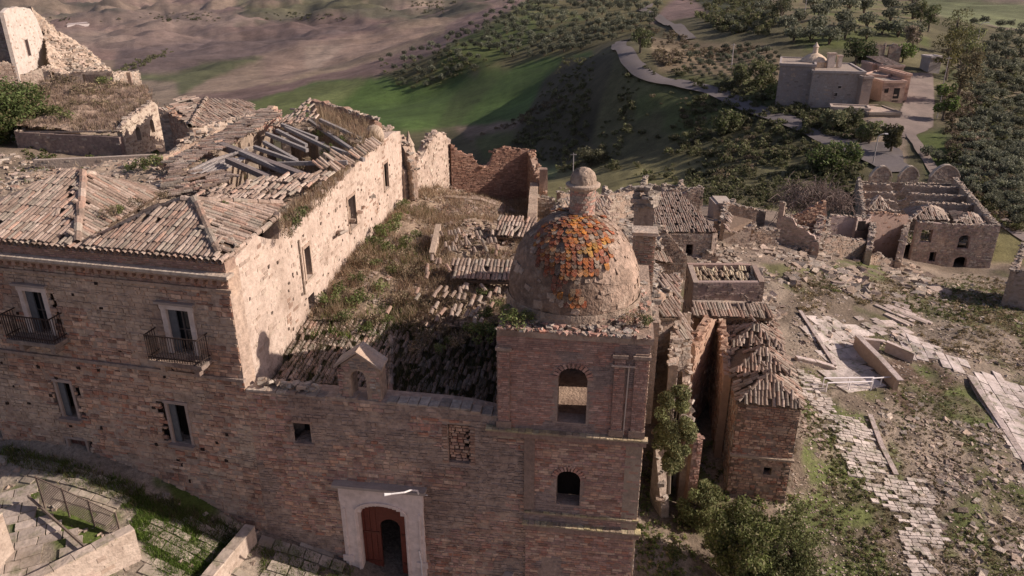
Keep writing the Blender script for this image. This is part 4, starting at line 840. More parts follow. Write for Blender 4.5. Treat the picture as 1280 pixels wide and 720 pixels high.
# side and rear walls of the belfry (open arches right and back)
sr = TO + TW * dC
for (O_, d_, L_, side, opn, nm) in ((sr, nb_, 5.9, 1, [(1.7, 2.9, zc1 + .45, zc1 + 2.4, .5)], 'side_wall'), (TO + 5.9 * nb_, dC, TW, -1, [(1.6, 2.9, zc1 + .45, zc1 + 2.5, .5)], 'rear_wall'), (TO, nb_, 5.9, -1, [(1.7, 2.9, zc1 + 1.2, zc1 + 2.3, .5)], 'side_wall')):
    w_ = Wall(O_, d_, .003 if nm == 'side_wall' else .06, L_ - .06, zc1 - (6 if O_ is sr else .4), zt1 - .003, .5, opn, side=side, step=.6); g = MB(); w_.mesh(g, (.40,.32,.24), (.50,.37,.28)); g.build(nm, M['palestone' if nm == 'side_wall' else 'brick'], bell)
    for fb in (False, True):
        c8, cl = w_.stones(PAL_GREY + PAL_ORANGE[:2] + PAL_PALE, (.16, .34), (.07, .14), (.006, .03), region=(0, L_, zc1 - 3, zt1), faceback=fb, keep=.9); MB().hexa(c8, cl).build('masonry', M['stone'], bell, kind='stuff')
w_ = Wall(sr, nb_, 0.1, 5.8, -3.5, zc1 - .2, .5); g = MB(); w_.mesh(g, (.47,.39,.25)); g.build('lower_side_wall', M['palestone'], bell); c8, cl = w_.stones(PAL_PALE + PAL_GREY, (.16, .4), (.1, .16), (.01, .04)); MB().hexa(c8, cl).build('masonry', M['stone'], bell, kind='stuff')
mb = MB(); c_ = TO + dC * TW / 2 + nb_ * 2.25; mb.box(c_[0], c_[1], zc1 - .05, TW - .8, 3.6, .2, (.3,.22,.17), math.radians(-8)); mb.build('belfry_floor', M['stone'], bell)
# inner block ledges seen through the arch
for z_, h_ in ((zc1 + .55, .5), (zc1 + 1.3, .25)):
    mb = MB(); p = TO + dC * 2.2 + nb_ * 3.85; mb.box(p[0], p[1], z_, 1.9, .35, h_, (.5,.38,.29), math.radians(-8)); mb.build('inner_ledge', M['palestone'], bell)
# ledges with lichen-yellow weathered top
def ledge(w_, s0, s1, z, th, out, name='cornice', yel=True, n=None):
    g = MB(); pbox(g, w_, s0, s1, z - th, z - .04, -.08, out * .75, (.30,.21,.165)); pbox(g, w_, s0 - .04, s1 + .04, z - .038, z, -.08, out, (.36,.29,.20)); lo_ = g.build(name, M['brick'], bell)
    n = int((s1 - s0) / .20)
    for k in range(n): g = MB(); a = s0 - .04 + (s1 - s0 + .08) * k / n; pbox(g, w_, a + .006, a + (s1 - s0) / n, z + .002, z + rng.uniform(.03, .055), -.05, out + rng.uniform(.0, .03), pick([(.40,.34,.19),(.36,.29,.18),(.44,.38,.24),(.30,.24,.17)], 1)[0], .006); g.build('ledge_tile', M['stone'], lo_)
ledge(f1, -.32, TW + .1, zc1, .22, .20); ledge(f2, .86, TW + .12, zc2, .24, .20); ledge(f2, .92, TW + .02, zc2 + .42, .10, .08, 'string_course')
# pilasters, capitals
for a, b in ((.03, .40), (TW - 1.02, TW - .68), (TW - .42, TW - .02)):
    g = MB(); pbox(g, f1, a, b, zc1 + .02, zt1 - .45, -.05, .07, (.28,.20,.155)); pbox(g, f1, a - .05, b + .05, zc1 + .06, zc1 + .30, -.05, .11, (.30,.22,.17)); pbox(g, f1, a - .06, b + .06, zt1 - .60, zt1 - .50, -.05, .13, (.36,.28,.22)); pil = g.build('pilaster', M['brick'], bell)
    pwll = Wall(f1.pt(0, 0, .07)[:2], dC, a, b, zc1 + .3, zt1 - .62, .1); c8, cl = pwll.stones(PAL_BRICK, (.14, .26), (.06, .075), (.004, .014), gap=.006, jit=.004); MB().hexa(c8, cl).build('bricks', M['brick'], pil, kind='stuff')
g = MB(); pbox(g, f2, .0+.86, 1.2, zc2 + .5, zc1 - .25, -.02, .05, (.26,.19,.15)); g.build('pilaster', M['brick'], bell)
MB().tube([f1.pt(TW - .62, zc1 + .1, .05), f1.pt(TW - .58, zt1 - .8, .05)], .022, (.50,.42,.35), 6).build('conduit', M['metal'], bell); MB().bar(f1.pt(TW - 1.1, zt1 - .84, .14), f1.pt(TW - .4, zt1 - .84, .14), .05, .05, (.5,.4,.32)).build('ledge_strip', M['plaster'], bell)
# arch voussoirs
for w_, o, m_ in ((f1, op[0], .40), (f2, opl[0], .34)):
    sm_ = (o[0] + o[1]) / 2; R_a = (o[1] - o[0]) / 2
    for k in range(13):
        t = math.pi * (k + .5) / 13; rr = 1.0; a = w_.pt(sm_ + R_a * math.cos(t), o[3] - m_ + m_ * math.sin(t), .025); b = w_.pt(sm_ + (R_a + .17) * math.cos(t), o[3] - m_ + (m_ + .17) * math.sin(t), .025); MB().bar(a, b, .06, .085, pick(PAL_BRICK, 1)[0]).build('voussoir', M['brick'], bell)
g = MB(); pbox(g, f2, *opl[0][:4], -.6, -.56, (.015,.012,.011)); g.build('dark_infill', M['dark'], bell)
# deck over the belfry with rubble, then the dome
mb = MB(); mb.box(c_[0] + .05 + .7 * nb_[0], c_[1] + .7, zt1 - .04, TW + .06, 6.0, .2, (.34,.26,.20), math.radians(-8)); mb.build('roof_slab', M['stone'], bell)
edge = []
for k in range(70):
    s_ = k * TW / 70; edge.append(f1.pt(s_, zt1 + .08, -.05 + rng.uniform(0, .06)))
rocks('edge_stones', np.array(edge), rng.uniform(.07, .17, 70), PAL_GREY + PAL_BRICK, bell)
DC = np.array([c_[0] - .12, c_[1] + .2]); LC = DC + [.17, -.05]; RD = 2.10; Z0 = 10.72
n_a, n_e = 72, 30; V = []; prof = []
def dome_r(t): # t 0..1 from springing to lantern
    e = t * math.pi / 2; return RD * math.cos(e) ** .92 if t < 1 else 0
def dome_z(t): return Z0 + .42 + 2.55 * math.sin(t * math.pi / 2)
for i in range(n_e + 1):
    t = i / n_e; 
    for j in range(n_a):
        a = 2 * math.pi * j / n_a; n1 = .04 * float(fbm(j * .35, i * .5, 4, 5)); V.append((DC[0] + (dome_r(t) + n1) * math.cos(a), DC[1] + (dome_r(t) + n1) * math.sin(a), dome_z(t)))
F = [[i*n_a+j, i*n_a+(j+1) % n_a, (i+1)*n_a+(j+1) % n_a, (i+1)*n_a+j] for i in range(n_e) for j in range(n_a)]
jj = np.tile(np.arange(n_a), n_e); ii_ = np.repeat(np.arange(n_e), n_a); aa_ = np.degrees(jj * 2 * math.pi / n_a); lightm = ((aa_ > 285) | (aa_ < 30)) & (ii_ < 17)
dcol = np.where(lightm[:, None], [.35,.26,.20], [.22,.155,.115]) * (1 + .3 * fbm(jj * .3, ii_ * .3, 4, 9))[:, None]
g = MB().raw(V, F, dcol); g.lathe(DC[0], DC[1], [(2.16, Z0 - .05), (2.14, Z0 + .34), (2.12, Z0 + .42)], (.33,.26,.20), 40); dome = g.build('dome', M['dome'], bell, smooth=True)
# glazed fish-scale tiles, patchy towards the springing
nt_ = 0; others = []
LCH = [(.42,.13,.03),(.48,.19,.035),(.34,.085,.03),(.30,.11,.05),(.40,.20,.09),(.24,.085,.05),(.30,.20,.12),(.20,.07,.045),(.36,.12,.04),(.30,.08,.035)]
GRY = [(.30,.22,.16),(.22,.16,.12),(.36,.28,.21)]
for i in range(29):
    t = .06 + i * .0295
    if t > .93: break
    r = dome_r(t); n = int(2 * math.pi * r / .165)
    for j in range(n):
        a = 2 * math.pi * (j + .5 * (i % 2)) / n; ad = math.degrees(a) % 360; q = ad - 270; q = (q + 180) % 360 - 180     # 0 = towards the viewer
        nz_ = float(fbm(q * .045, t * 5, 3, 19)); 
        lb = np.interp(t, [.05, .2, .35, .5, .9], [-18, -30, -44, -64, -66]) + 10 * nz_; rb = np.interp(t, [.05, .2, .35, .5, .62, .9], [4, 22, 30, 42, 60, 66]) + 10 * nz_; up_ = t > .40 and lb < q < rb and nz_ > -.7; mid_ = t <= .40 and lb < q < rb and nz_ + rng.normal(0, .16) > (.40 - t) * 1.3 - .35
        rim_ = t > .45 and 30 < q < 75 and nz_ > .1; backp = t > .55 and abs(q) > 62 and nz_ > .25
        if not (up_ or mid_ or rim_ or backp) or rng.random() < .13: continue
        e = t * math.pi / 2; P0 = np.array([DC[0] + r * math.cos(a), DC[1] + r * math.sin(a), dome_z(t)]); t2 = t + .035; r2 = dome_r(t2); P1 = np.array([DC[0] + r2 * math.cos(a), DC[1] + r2 * math.sin(a), dome_z(t2)])
        v = (P0 - P1) / np.linalg.norm(P0 - P1); u = np.array([-math.sin(a), math.cos(a), 0]); nn = np.cross(u, v); nn = nn if nn @ np.array([math.cos(a), math.sin(a), .2]) > 0 else -nn
        hw = .078; L_ = .16; k0 = [(-hw, -L_ * .6), (hw, -L_ * .6), (hw, L_ * .25), (hw * .78, L_ * .55), (0, L_ * .80), (-hw * .78, L_ * .55), (-hw, L_ * .25)]
        lift = .028 + rng.uniform(0, .025); tilt = rng.normal(0, .05); V7 = []
        for dx, dy in k0: V7.append(P1 + u * (dx + rng.normal(0, .006)) + v * dy + nn * (lift + .05 * (dy + .1) / .2 * .8 + tilt * dx))
        V14 = V7 + [p - nn * .03 for p in V7]; fc = [[0,1,2,3],[0,3,4,5],[0,5,6,0]]
        F4 = [[0,1,2,3],[0,3,4,5],[7+3,7+2,7+1,7],[7+5,7+4,7+3,7]] + [[k, (k+1) % 7, 7 + (k+1) % 7, 7 + k] for k in range(7)]; 
        fade = (abs(q) > 50 or rim_ or backp); c = pick(GRY if (rng.random() < (.65 if fade else .24)) else LCH, 1, .2)[0]
        if up_ and -20 < q < 40 and rng.random() < .22: c = pick([(.50,.27,.06),(.48,.18,.035)], 1)[0]
        mb = MB().raw(V14, F4, c).raw(V14, [[0, 5, 6]], c)
        if abs(q) < 75 and nt_ < 290: nt_ += 1; mb.build('roof_tile', M['lichen'], dome)
        else: others += mb.ch
        
if others: g = MB(); g.ch = others; g.build('roof_tiles', M['lichen'], dome, kind='stuff')
# cracked render slabs on the sunlit flank
sl_c = []
for k in range(110):
    t = rng.uniform(.03, .75); q = rng.uniform(15, 120) if rng.random() < .8 else rng.uniform(-80, 15); a = math.radians(270 + q); r = dome_r(t) + .01; p = np.array([DC[0] + r * math.cos(a), DC[1] + r * math.sin(a), dome_z(t)]); e = t * math.pi / 2
    nn = np.array([math.cos(a) * math.cos(e), math.sin(a) * math.cos(e), math.sin(e)]); u = np.array([-math.sin(a), math.cos(a), 0]); v = np.cross(nn, u); s_ = rng.uniform(.05, .17); h_ = s_ * rng.uniform(.5, .9); h0 = .02
    an = rng.normal(0, .2); u2 = u * math.cos(an) + v * math.sin(an); v2 = np.cross(nn, u2); c4 = [p - u2*s_ - v2*h_, p + u2*s_ - v2*h_, p + u2*s_ + v2*h_, p - u2*s_ + v2*h_]
    sl_c.append([x - nn * .03 for x in c4] + [x * 1.0 + nn * rng.uniform(.0, .014) for x in c4])
MB().hexa(np.array(sl_c), pick([(.38,.285,.22),(.34,.255,.195),(.40,.31,.24)], len(sl_c))).build('render_slabs', M['dome'], dome, kind='stuff')
# lantern
lz = 13.45; LT = MB(); LT.lathe(LC[0], LC[1], [(.78,lz-.08),(.72,lz+.02),(.55,lz+.12),(.40,lz+.20),(.375,lz+.24),(.375,lz+.98)], (.38,.29,.22), 20); lan = LT.build('lantern', M['brick'], bell, smooth=False)
for z_ in np.arange(lz + .26, lz + .96, .075):
    n = 16
    for j in range(n):
        a0 = 2 * math.pi * (j + .5 * (int(z_ * 100) % 2)) / n; MB()
    nb8 = []
    for j in range(n):
        a = 2 * math.pi * j / n + z_ * 7; w2 = math.pi / n * .93; c8 = []
        for rr in (.36, .392 + rng.uniform(0, .012)):
            pass
        q = lambda rr, an, zz: [LC[0] + rr * math.cos(an), LC[1] + rr * math.sin(an), zz]; ro = .388 + rng.uniform(0, .014)
        nb8.append([q(.33,a-w2,z_),q(.33,a+w2,z_),q(ro,a+w2,z_),q(ro,a-w2,z_),q(.33,a-w2,z_+.066),q(.33,a+w2,z_+.066),q(ro,a+w2,z_+.066),q(ro,a-w2,z_+.066)])
    MB().hexa(np.array(nb8), pick(PAL_BRICK + PAL_GREY, n)).build('brick_course', M['brick'], lan)
z = lz + .98; MB().lathe(LC[0], LC[1], [(.36,z),(.42,z+.02),(.44,z+.07),(.52,z+.10),(.53,z+.17),(.47,z+.20),(.36,z+.21)], (.40,.32,.25), 24).build('cornice', M['brick'], lan, smooth=False)
z += .2; MB().lathe(LC[0], LC[1], [(.40,z),(.40,z+.10),(.385,z+.20),(.33,z+.32),(.22,z+.42),(.1,z+.47),(.01,z+.48)], (.36,.285,.22), 22).build('cap', M['dome'], lan, smooth=True)
# rubble heap and weeds round the foot of the dome
q = []
for k in range(900):
    a = rng.uniform(0, 6.28); r = rng.uniform(1.95, 2.9); p = DC + r * np.array([math.cos(a), math.sin(a)]); l = np.array([(p - TO) @ dC, (p - TO) @ nb_])
    if .05 < l[0] < TW - .05 and .1 < l[1] < 4.6: q.append((p[0], p[1], zt1 + .08 + max(0, (2.5 - r)) * .35 * (1.6 if l[0] > 3 else .7)))
rocks('foot_rubble', np.array(q), rng.uniform(.05, .2, len(q)), PAL_GREY + PAL_BRICK[:3], bell)
# ---------------------------------------------------------------- overgrown vault roofs of the church
ov = thing('overgrown_church_roof', 'collapsed church roof overgrown with weeds between the sunlit wing wall and the dome', 'roof', (-4, 30, 8))
ovp = [tuple(Rl[:2] + [0, -.25]), tuple(Rm[:2] + [0, -.1]), tuple(Rr[:2] + [.3, 0]), (.2, 27), (.9, 33), (2.2, 42), (1.0, 47), (-5.5, 47.5), tuple(ww.pt(19.9, 0, .0)[:2]), tuple(ww.pt(5.4, 0, .0)[:2])]
def ovz(x, y):
    return 7.75 + .65 * np.clip((y - 26) / 5, 0, 1) + .28 * fbm(x * .45, y * .45, 3, 71) + .25 * np.exp(-((x + 7.2 - (y - 25) * .12) / 1.2) ** 2) - 1.4 * np.clip((x + 5.5) / 3.5, 0, 1) * np.clip((y - 37) / 5, 0, 1)
sheet('debris', ovp, ovz, (.28,.215,.155), M['rubble'], ov, n=140, amp=.16)
ow = Wall((.75, 25.5), np.array([.045, 1.0]), 0, 20, 0, 8.4, .5, side=1, jag=.2); g = MB(); ow.mesh(g, (.36,.28,.21)); g.build('nave_wall', M['stone'], ov)
# tiled strips and low arch vaults
tq = lambda px, py, z: P(px, py, z=z)
PD = [tuple(np.array(c) * .85) for c in PAL_TILE]
for pl, kw in (([tq(562,350,8.55), tq(640,353,8.55), tq(640,327,8.95), tq(566,324,8.95)], dict(up=3)), ([tq(620,296,8.6), tq(672,300,8.6), tq(670,277,9.0), tq(622,274,9.0)], dict(up=3))):
    tile_roof(ov, pl, (0, 1), m=M['tile'], single=40, miss=.03, mess=.25, **kw)
for pl in ([tq(360,435,8.5), tq(500,412,8.7), tq(470,398,9.1), tq(385,405,9.0)],): pass
tile_roof(ov, [tq(535,330,8.5), tq(625,322,8.6), tq(620,293,8.9), tq(540,290,8.9)], (0, 1), 3, miss=.62, mess=.9, holes=-.02, deck=False, pal=PD)
tile_roof(ov, [tq(480,395,8.3), tq(620,412,8.0), tq(625,360,8.4), tq(520,360,8.5)], (0, 1), 3, miss=.75, mess=.9, holes=-.12, deck=False, pal=PD)
tile_roof(ov, [tq(530,352,8.6), tq(560,352,8.6), tq(560,325,8.9), tq(530,322,8.9)], (0, 1), 3, miss=.75, mess=1.0, holes=0, deck=False, pal=PD)
def vault(cx, cy, ang, L, R, z0, rise, name='vault', col=(.34,.27,.21), th=.22):
    """a shallow segmental vault with broken front edge"""
    n = 16; g = MB(); c, s = math.cos(ang), math.sin(ang); Q = []; f = lambda x, y, z: [cx + x * c - y * s, cy + x * s + y * c, z]
    for i in range(n):
        a0, a1 = -1 + 2 * i / n, -1 + 2 * (i + 1) / n; z_ = lambda a: z0 + rise * (1 - a * a); x0, x1 = a0 * R, a1 * R
        Q += [[f(x0,0,z_(a0)), f(x1,0,z_(a1)), f(x1,L,z_(a1)+.05), f(x0,L,z_(a0)+.05)], [f(x0,0,z0-1), f(x0,0,z_(a0)), f(x1,0,z_(a1)), f(x1,0,z0-1)][::-1], [f(x0,0,z_(a0)-th), f(x1,0,z_(a1)-th), f(x1,L,z_(a1)-th), f(x0,L,z_(a0)-th)], [f(x0,L,z_(a0)-th), f(x1,L,z_(a1)-th), f(x1,L,z_(a1)), f(x0,L,z_(a0))]]
    g.quads(Q, np.array(col)); return g.build(name, M['stone'], ov)
v1 = P(572, 286, Y=39); vault(v1[0], v1[1], math.radians(-6), 2.6, 2.1, 7.4, .9, col=(.30,.23,.19)); v2 = P(565, 262, Y=42.3); vault(v2[0], v2[1], math.radians(-10), 2.2, 3.2, 7.2, .7, col=(.28,.21,.165))
g = MB()
for (px, py) in ((537, 297),): a, b = tq(540, 322, 8.6), tq(548, 286, 8.8); g.bar(a, b, .25, .5, (.44,.35,.27))
for pa_, pb_, h_ in (((500,250),(545,246),.5), ((545,248),(600,252),.4), ((600,252),(640,266),.4), ((640,268),(690,272),.5)): a, b = P(*pa_, Y=43.5), P(*pb_, Y=43.5); g.bar(a, b, .45, h_, (.36,.28,.22))
g.build('broken_wall_tops', M['palestone'], ov)
q = inplan(5200, ovp); k = rng.random(len(q)) < .45 + .55 * (q[:, 0] > -4.5); q = q[k]; rocks('debris_stones', np.concatenate([q, ovz(q[:, 0], q[:, 1])[:, None] + .04], 1), rng.uniform(.04, .2, len(q)), PAL_TILE + [(.28,.215,.16)] * 4, ov)
# weeds: green band along the wing wall, dry stalks elsewhere
def weeds(name, poly, n, zf, h, cols, blades_n=9, parent=None, spread=.12, wd=.011, dens=None):
    q = inplan(n, poly)
    if dens is not None: q = q[dens(q[:, 0], q[:, 1]) > rng.random(len(q))]
    p = np.concatenate([q, np.asarray(zf(q[:, 0], q[:, 1]))[:, None]], 1); V, F, c = blades(p, rng.uniform(h[0], h[1], len(p)), blades_n, spread, pick(cols, len(p)), wd=wd); return MB().raw(V, F, c).build(name, M['dry'], parent, kind='stuff')
DRY = [(.34,.26,.17),(.28,.20,.13),(.40,.32,.22),(.22,.165,.10),(.30,.20,.14)]; GRN = [(.11,.15,.03),(.09,.12,.035),(.15,.17,.05),(.08,.10,.03)]
dn = lambda x, y: np.clip(.55 + 1.6 * fbm(x * .55, y * .55, 3, 93), 0, 1)
weeds('dry_weeds', ovp, 8500, ovz, (.18, .55), DRY, 9, ov, .2, .012, dn)
bandp = [tuple(P(a, b, z=8.3)[:2]) for a, b in ((385,415),(500,262),(545,262),(548,320),(520,380),(470,410))]
weeds('green_weeds', bandp, 1500, ovz, (.12, .4), GRN, 9, ov, .2, .016, lambda x, y: np.clip(.3 + 2 * fbm(x * .7, y * .7, 3, 95), 0, 1))
def shrubs_px(L, z, key, grp, lab, name='shrub', cat='shrub', par=None):
    for i, (px, py, s) in enumerate(L): p = P(px, py, z=z); p[2] = float(ovz(p[0], p[1])) - .05; plant(key, name, p, s, lab[i] if isinstance(lab, list) else lab, cat, grp)
g1 = [(412,378,1.1),(426,366,1.0),(440,378,.9),(452,372,1.0),(430,392,.9),(446,356,.9),(468,318,1.0),(478,305,1.2),(492,296,1.2),(506,310,.9),(484,322,.9),(498,283,.8),(520,300,.8),(476,360,.9),(490,345,.7),(505,268,.9),(470,340,.7),(458,400,.9),(484,388,.7)]
shrubs_px(g1, 8.3, 'green_shrub', 'green shrubs along the foot of the sunlit wing wall', 'leafy green shrub rooted in roof debris beside the long sunlit wing wall')
g2 = [(610,385,1.0),(622,372,.8),(606,362,.8),(598,402,1.1),(588,395,.8),(617,404,.9),(606,396,.7),(548,415,.6),(620,318,.6),(560,405,.6)]
shrubs_px(g2, 8.4, 'green_shrub', 'shrubs close against the dome', 'olive-green shrub on the rubble close to the left of the dome')
g3 = [(455,340,1.2),(470,390,1.0),(500,372,1.1),(520,345,1.2),(515,395,1.0),(540,375,1.0),(555,395,.8),(530,262,.8),(575,380,.8),(496,330,1.0),(430,402,.9),(510,320,1.0),(560,300,.8),(590,312,.7),(545,332,.9),(575,345,.6),(585,368,.9),(560,370,1.0),(600,340,.6),(530,405,.9),(575,402,.8),(505,345,1.0),(545,385,.9),(570,412,.9),(530,372,1.0),(598,352,.8),(612,340,.7),(520,418,.8)]
shrubs_px(g3, 8.3, 'dry_shrub', 'dry brown shrubs on the collapsed roof', 'dry brown twiggy shrub on the collapsed roof between wing wall and dome')
# weeds on the palace roof and wing wall top
prf = [tuple(P(a, b, z=12.6)[:2]) for a, b in ((352,290),(385,262),(420,232),(440,205),(480,180),(470,172),(400,218),(350,262))]
wdz = lambda x, y: deckz(x, y) + .05
weeds('dry_weeds', prf, 500, wdz, (.15, .5), DRY, 8, pal_, .15); weeds('dry_weeds', [tuple(P(a, b, z=12.9)[:2]) for a, b in ((395,140),(470,165),(470,182),(400,172))], 300, lambda x, y: wdz(x, y) + .3, (.3, .8), DRY, 8, pal_, .15)
weeds('roof_weeds', deck, 700, lambda x, y: wdz(x, y) + .1, (.08, .3), DRY + GRN[:2], 8, pal_, .15, .012, lambda x, y: np.clip(-.1 + 2.2 * fbm(x * .8, y * .8, 3, 33), 0, 1))
for i, (px, py, z, s, k) in enumerate([(92,268,12.75,.7,'green_shrub'),(42,264,12.75,.55,'green_shrub'),(18,262,12.7,.5,'dry_shrub'),(138,272,12.75,.8,'dry_shrub'),(150,268,12.7,.6,'green_shrub'),(170,258,12.9,.7,'dry_shrub'),(205,250,12.8,.7,'dry_shrub'),(282,262,12.9,.5,'green_shrub'),(366,286,12.2,.9,'green_shrub'),(378,272,12.4,.7,'green_shrub'),
     (362,298,12.0,.6,'dry_shrub'),(398,172,12.6,.8,'green_shrub'),(412,194,12.5,.9,'green_shrub'),(428,180,12.7,.7,'green_shrub'),(395,238,12.6,.6,'dry_shrub'),(372,212,12.4,.7,'dry_shrub'),(385,205,12.4,.6,'dry_shrub'),(182,214,12.6,1.0,'green_shrub'),(196,208,12.7,.9,'green_shrub'),(165,216,12.4,.8,'green_shrub'),(412,160,13.2,.8,'dry_shrub')]):
    lab = {'green_shrub': 'green tuft growing among broken tiles of the palace roof', 'dry_shrub': 'dry brown tuft growing among broken tiles of the palace roof'}[k]
    plant(k, 'shrub', P(px, py, z=z), s, lab, 'shrub', k.replace('_', ' ') + ' tufts on the palace roof')
for i, (px, py, s, k) in enumerate([(640,408,.9,'green_shrub'),(655,404,.7,'green_shrub'),(662,398,.7,'dry_shrub'),(790,404,.8,'dry_shrub'),(772,398,.6,'green_shrub'),(808,408,.6,'green_shrub'),(632,398,.7,'green_shrub')]):
    p = P(px, py, z=zt1 + .12); plant(k, 'shrub', p, s, ('green' if k == 'green_shrub' else 'dry brown') + ' weed rooted in rubble at the foot of the orange-tiled dome', 'shrub', k.replace('_', ' ') + 's at the foot of the dome')

# dark weeds over the shaded roof behind the front, debris over the vaults
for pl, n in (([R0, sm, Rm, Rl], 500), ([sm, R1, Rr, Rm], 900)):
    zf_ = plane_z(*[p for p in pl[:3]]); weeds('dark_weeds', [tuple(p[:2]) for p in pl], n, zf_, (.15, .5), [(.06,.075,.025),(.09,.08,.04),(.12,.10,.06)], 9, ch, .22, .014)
for v_, L, R, z0_, ri, n in ((v1, 2.6, 2.1, 7.4, .9, 600), (v2, 2.2, 3.2, 7.2, .7, 700)):
    x = rng.uniform(-R, R, n); y = rng.uniform(0, L, n); a_ = math.radians(-8); p = np.stack([v_[0] + x * math.cos(a_) - y * math.sin(a_), v_[1] + x * math.sin(a_) + y * math.cos(a_), z0_ + ri * (1 - (x / R) ** 2) + .02], 1)
    rocks('vault_debris', p, rng.uniform(.05, .22, n), PAL_TILE + [(.28,.215,.16)] * 4, ov); k = rng.random(n) < .5; V, F, c = blades(p[k], rng.uniform(.12, .35, k.sum()), 8, .15, pick(DRY, k.sum())); MB().raw(V, F, c).build('vault_weeds', M['dry'], ov, kind='stuff')
# ================================================================ smaller ruins
def wallset(root, O, d, s1, z0, top, th=.4, opn=(), side=1, jag=.25, seed=1, base=(.36,.28,.22), pal=PAL_GREY, m='stone', single=0, size=(.2, .45), co=(.12, .2), keep=.8, name='wall', back=False, step=.3, s0=0, backcol=None, loose=True):
    w_ = Wall(O, d, s0, s1, z0, top, th, opn, side=side, step=step, jag=jag, seed=seed); g = MB(); w_.mesh(g, base, backcol if backcol is not None else np.array(base) * .9); o = g.build(name, M[m], root)
    c8, cl = w_.stones(pal, size, co, (.01, .05), keep=keep)
    if back: b8, bl = w_.stones(pal, size, co, (.01, .05), keep=keep, faceback=True); c8 = np.concatenate([c8, b8]); cl = np.concatenate([cl, bl])
    lay('stone', c8, cl, M[m], root, single, stuffname='masonry')
    if loose:
        n = int((s1 - s0) * 9); s_ = rng.uniform(s0, s1, n); v, c = scatter_rocks(w_.pt(s_, w_.top(s_) + .02, 0) - np.append(w_.n, 0) * rng.uniform(0, th, n)[:, None], rng.uniform(.12, .3, n), pal); MB().hexa(v, c).build('loose_stones', M['rubble'], root, kind='stuff')
    return w_
def seg(root, a, b, z0, ta, tb=None, **k):
    """wall between two plan points, facing right of a->b reversed by side"""
    a = np.array(a[:2]); b = np.array(b[:2]); L = np.linalg.norm(b - a); top = [(0, ta), (L, tb)] if not isinstance(ta, list) else [(t * L, z) for t, z in ta]; return wallset(root, a, b - a, L, z0, top, **k)
def rub(root, poly, zf, n, size, pal=PAL_GREY, name='rubble'):
    q = inplan(n, poly); rocks(name, np.concatenate([q, np.asarray(zf(q[:, 0], q[:, 1]))[:, None] + .05], 1), rng.uniform(size[0], size[1], n), pal, root)
def pseg(root, L, Z0, Z1, z0, **k):
    """wall whose broken top follows photo pixels between two camera depths"""
    n = len(L); Zs = np.linspace(Z0, Z1, n); a = P(*L[0], Z=Z0); b = P(*L[-1], Z=Z1); d = (b - a)[:2]; Ln = np.linalg.norm(d); top = []
    for (px, py) in L: top.append(onplane(px, py, a[:2], d / Ln))
    top = [(min(max(s_, 0), Ln), z_) for s_, z_ in top]; return wallset(root, a[:2], d, Ln, z0, top, **k)
PP = lambda px, py, Z: P(px, py, Z=Z)
# ---- broken rear walls behind the church
r1 = thing('ruined_wing', 'pale roofless wall end with jagged top joining the sunlit wing wall', 'ruin', P(540, 250, Z=46))
pseg(r1, [(505,214),(515,212),(527,199),(533,187),(540,172),(548,164),(556,167),(563,178)], 41.5, 46.5, 6.5, side=1, m='palestone', base=(.46,.37,.30), pal=PAL_PALE, jag=.12, keep=.5, th=.5)
pseg(r1, [(497,172),(505,185),(517,214)], 41.9, 41.3, 6.5, side=1, jag=.25, seed=2)
p_ = P(511,178,Z=43); MB().lathe(p_[0], p_[1], [(.42,9.5),(.36,10.9),(.28,11.2),(.32,11.3),(.12,11.7),(.02,12.1)], (.45,.37,.29), 8).build('pinnacle', M['palestone'], r1)
r2 = thing('ruined_brick_wall', 'tall dark brick wall with a square notch and one standing pier, behind the church', 'wall', P(610, 240, Z=46))
pseg(r2, [(563,180),(572,189),(585,193),(594,199),(597,209),(612,209),(614,191),(625,187),(650,186),(660,190)], 46.2, 47.5, 6.5, side=1, jag=.12, seed=5, base=(.28,.17,.125), pal=[(.32,.19,.135),(.27,.155,.11),(.23,.14,.105),(.36,.23,.165)], size=(.2, .34), co=(.08, .1), m='brick')
pseg(r2, [(660,190),(665,205),(670,222),(676,242)], 47.4, 45.5, 6.0, side=1, jag=.15, base=(.34,.24,.18), m='brick', pal=PAL_ORANGE)
seg(r2, P(668,262,Z=44.5), P(700,262,Z=44.5), 6.0, 8.1, 7.9, side=1, jag=.2, base=(.36,.29,.23)); p_ = P(679,242,Z=46); MB().box(p_[0], p_[1], 8.2, .55, .5, 2.6, (.34,.25,.19), 0, .05).build('pier', M['brick'], r2)
r3 = thing('ruined_room', 'low broken walls and pale gable stub right behind the dome', 'ruin', P(760, 262, Z=50))
seg(r3, P(694,285,Z=42), P(712,262,Z=46), 5.5, 7.7, 7.8, side=1, jag=.3); seg(r3, P(745,262,Z=46), P(775,262,Z=47), 5, [(0, 7.6), (.35, 7.1), (.5, 7.7), (1, 7.0)], jag=.25, m='palestone', base=(.48,.40,.32), pal=PAL_PALE)
seg(r3, P(700,250,Z=50), P(800,245,Z=54), 4, 6.7, 5.9, jag=.3); seg(r3, P(752,240,Z=60), P(770,246,Z=58), 3, 4.5, 4.0, m='palestone', base=(.5,.42,.34), pal=PAL_PALE, jag=.2)
rp = [P(a, b, z=7.2)[:2] for a, b in ((690,300),(830,300),(825,250),(760,235),(690,245))]; hz = lambda x, y: 6.5 - (y - 38) * .12 + .3 * fbm(x * .5, y * .5, 3, 12)
sheet('debris', [tuple(q) for q in rp], hz, (.30,.235,.18), M['rubble'], r3, n=60, amp=.3); rub(r3, rp, hz, 900, (.1, .4)); tile_roof(r3, [P(700,268,z=8.2), P(760,270,z=7.9), P(765,246,z=8.4), P(705,246,z=8.6)], (0, 1), 3, miss=.4, mess=1.5, holes=.2, deck=False)
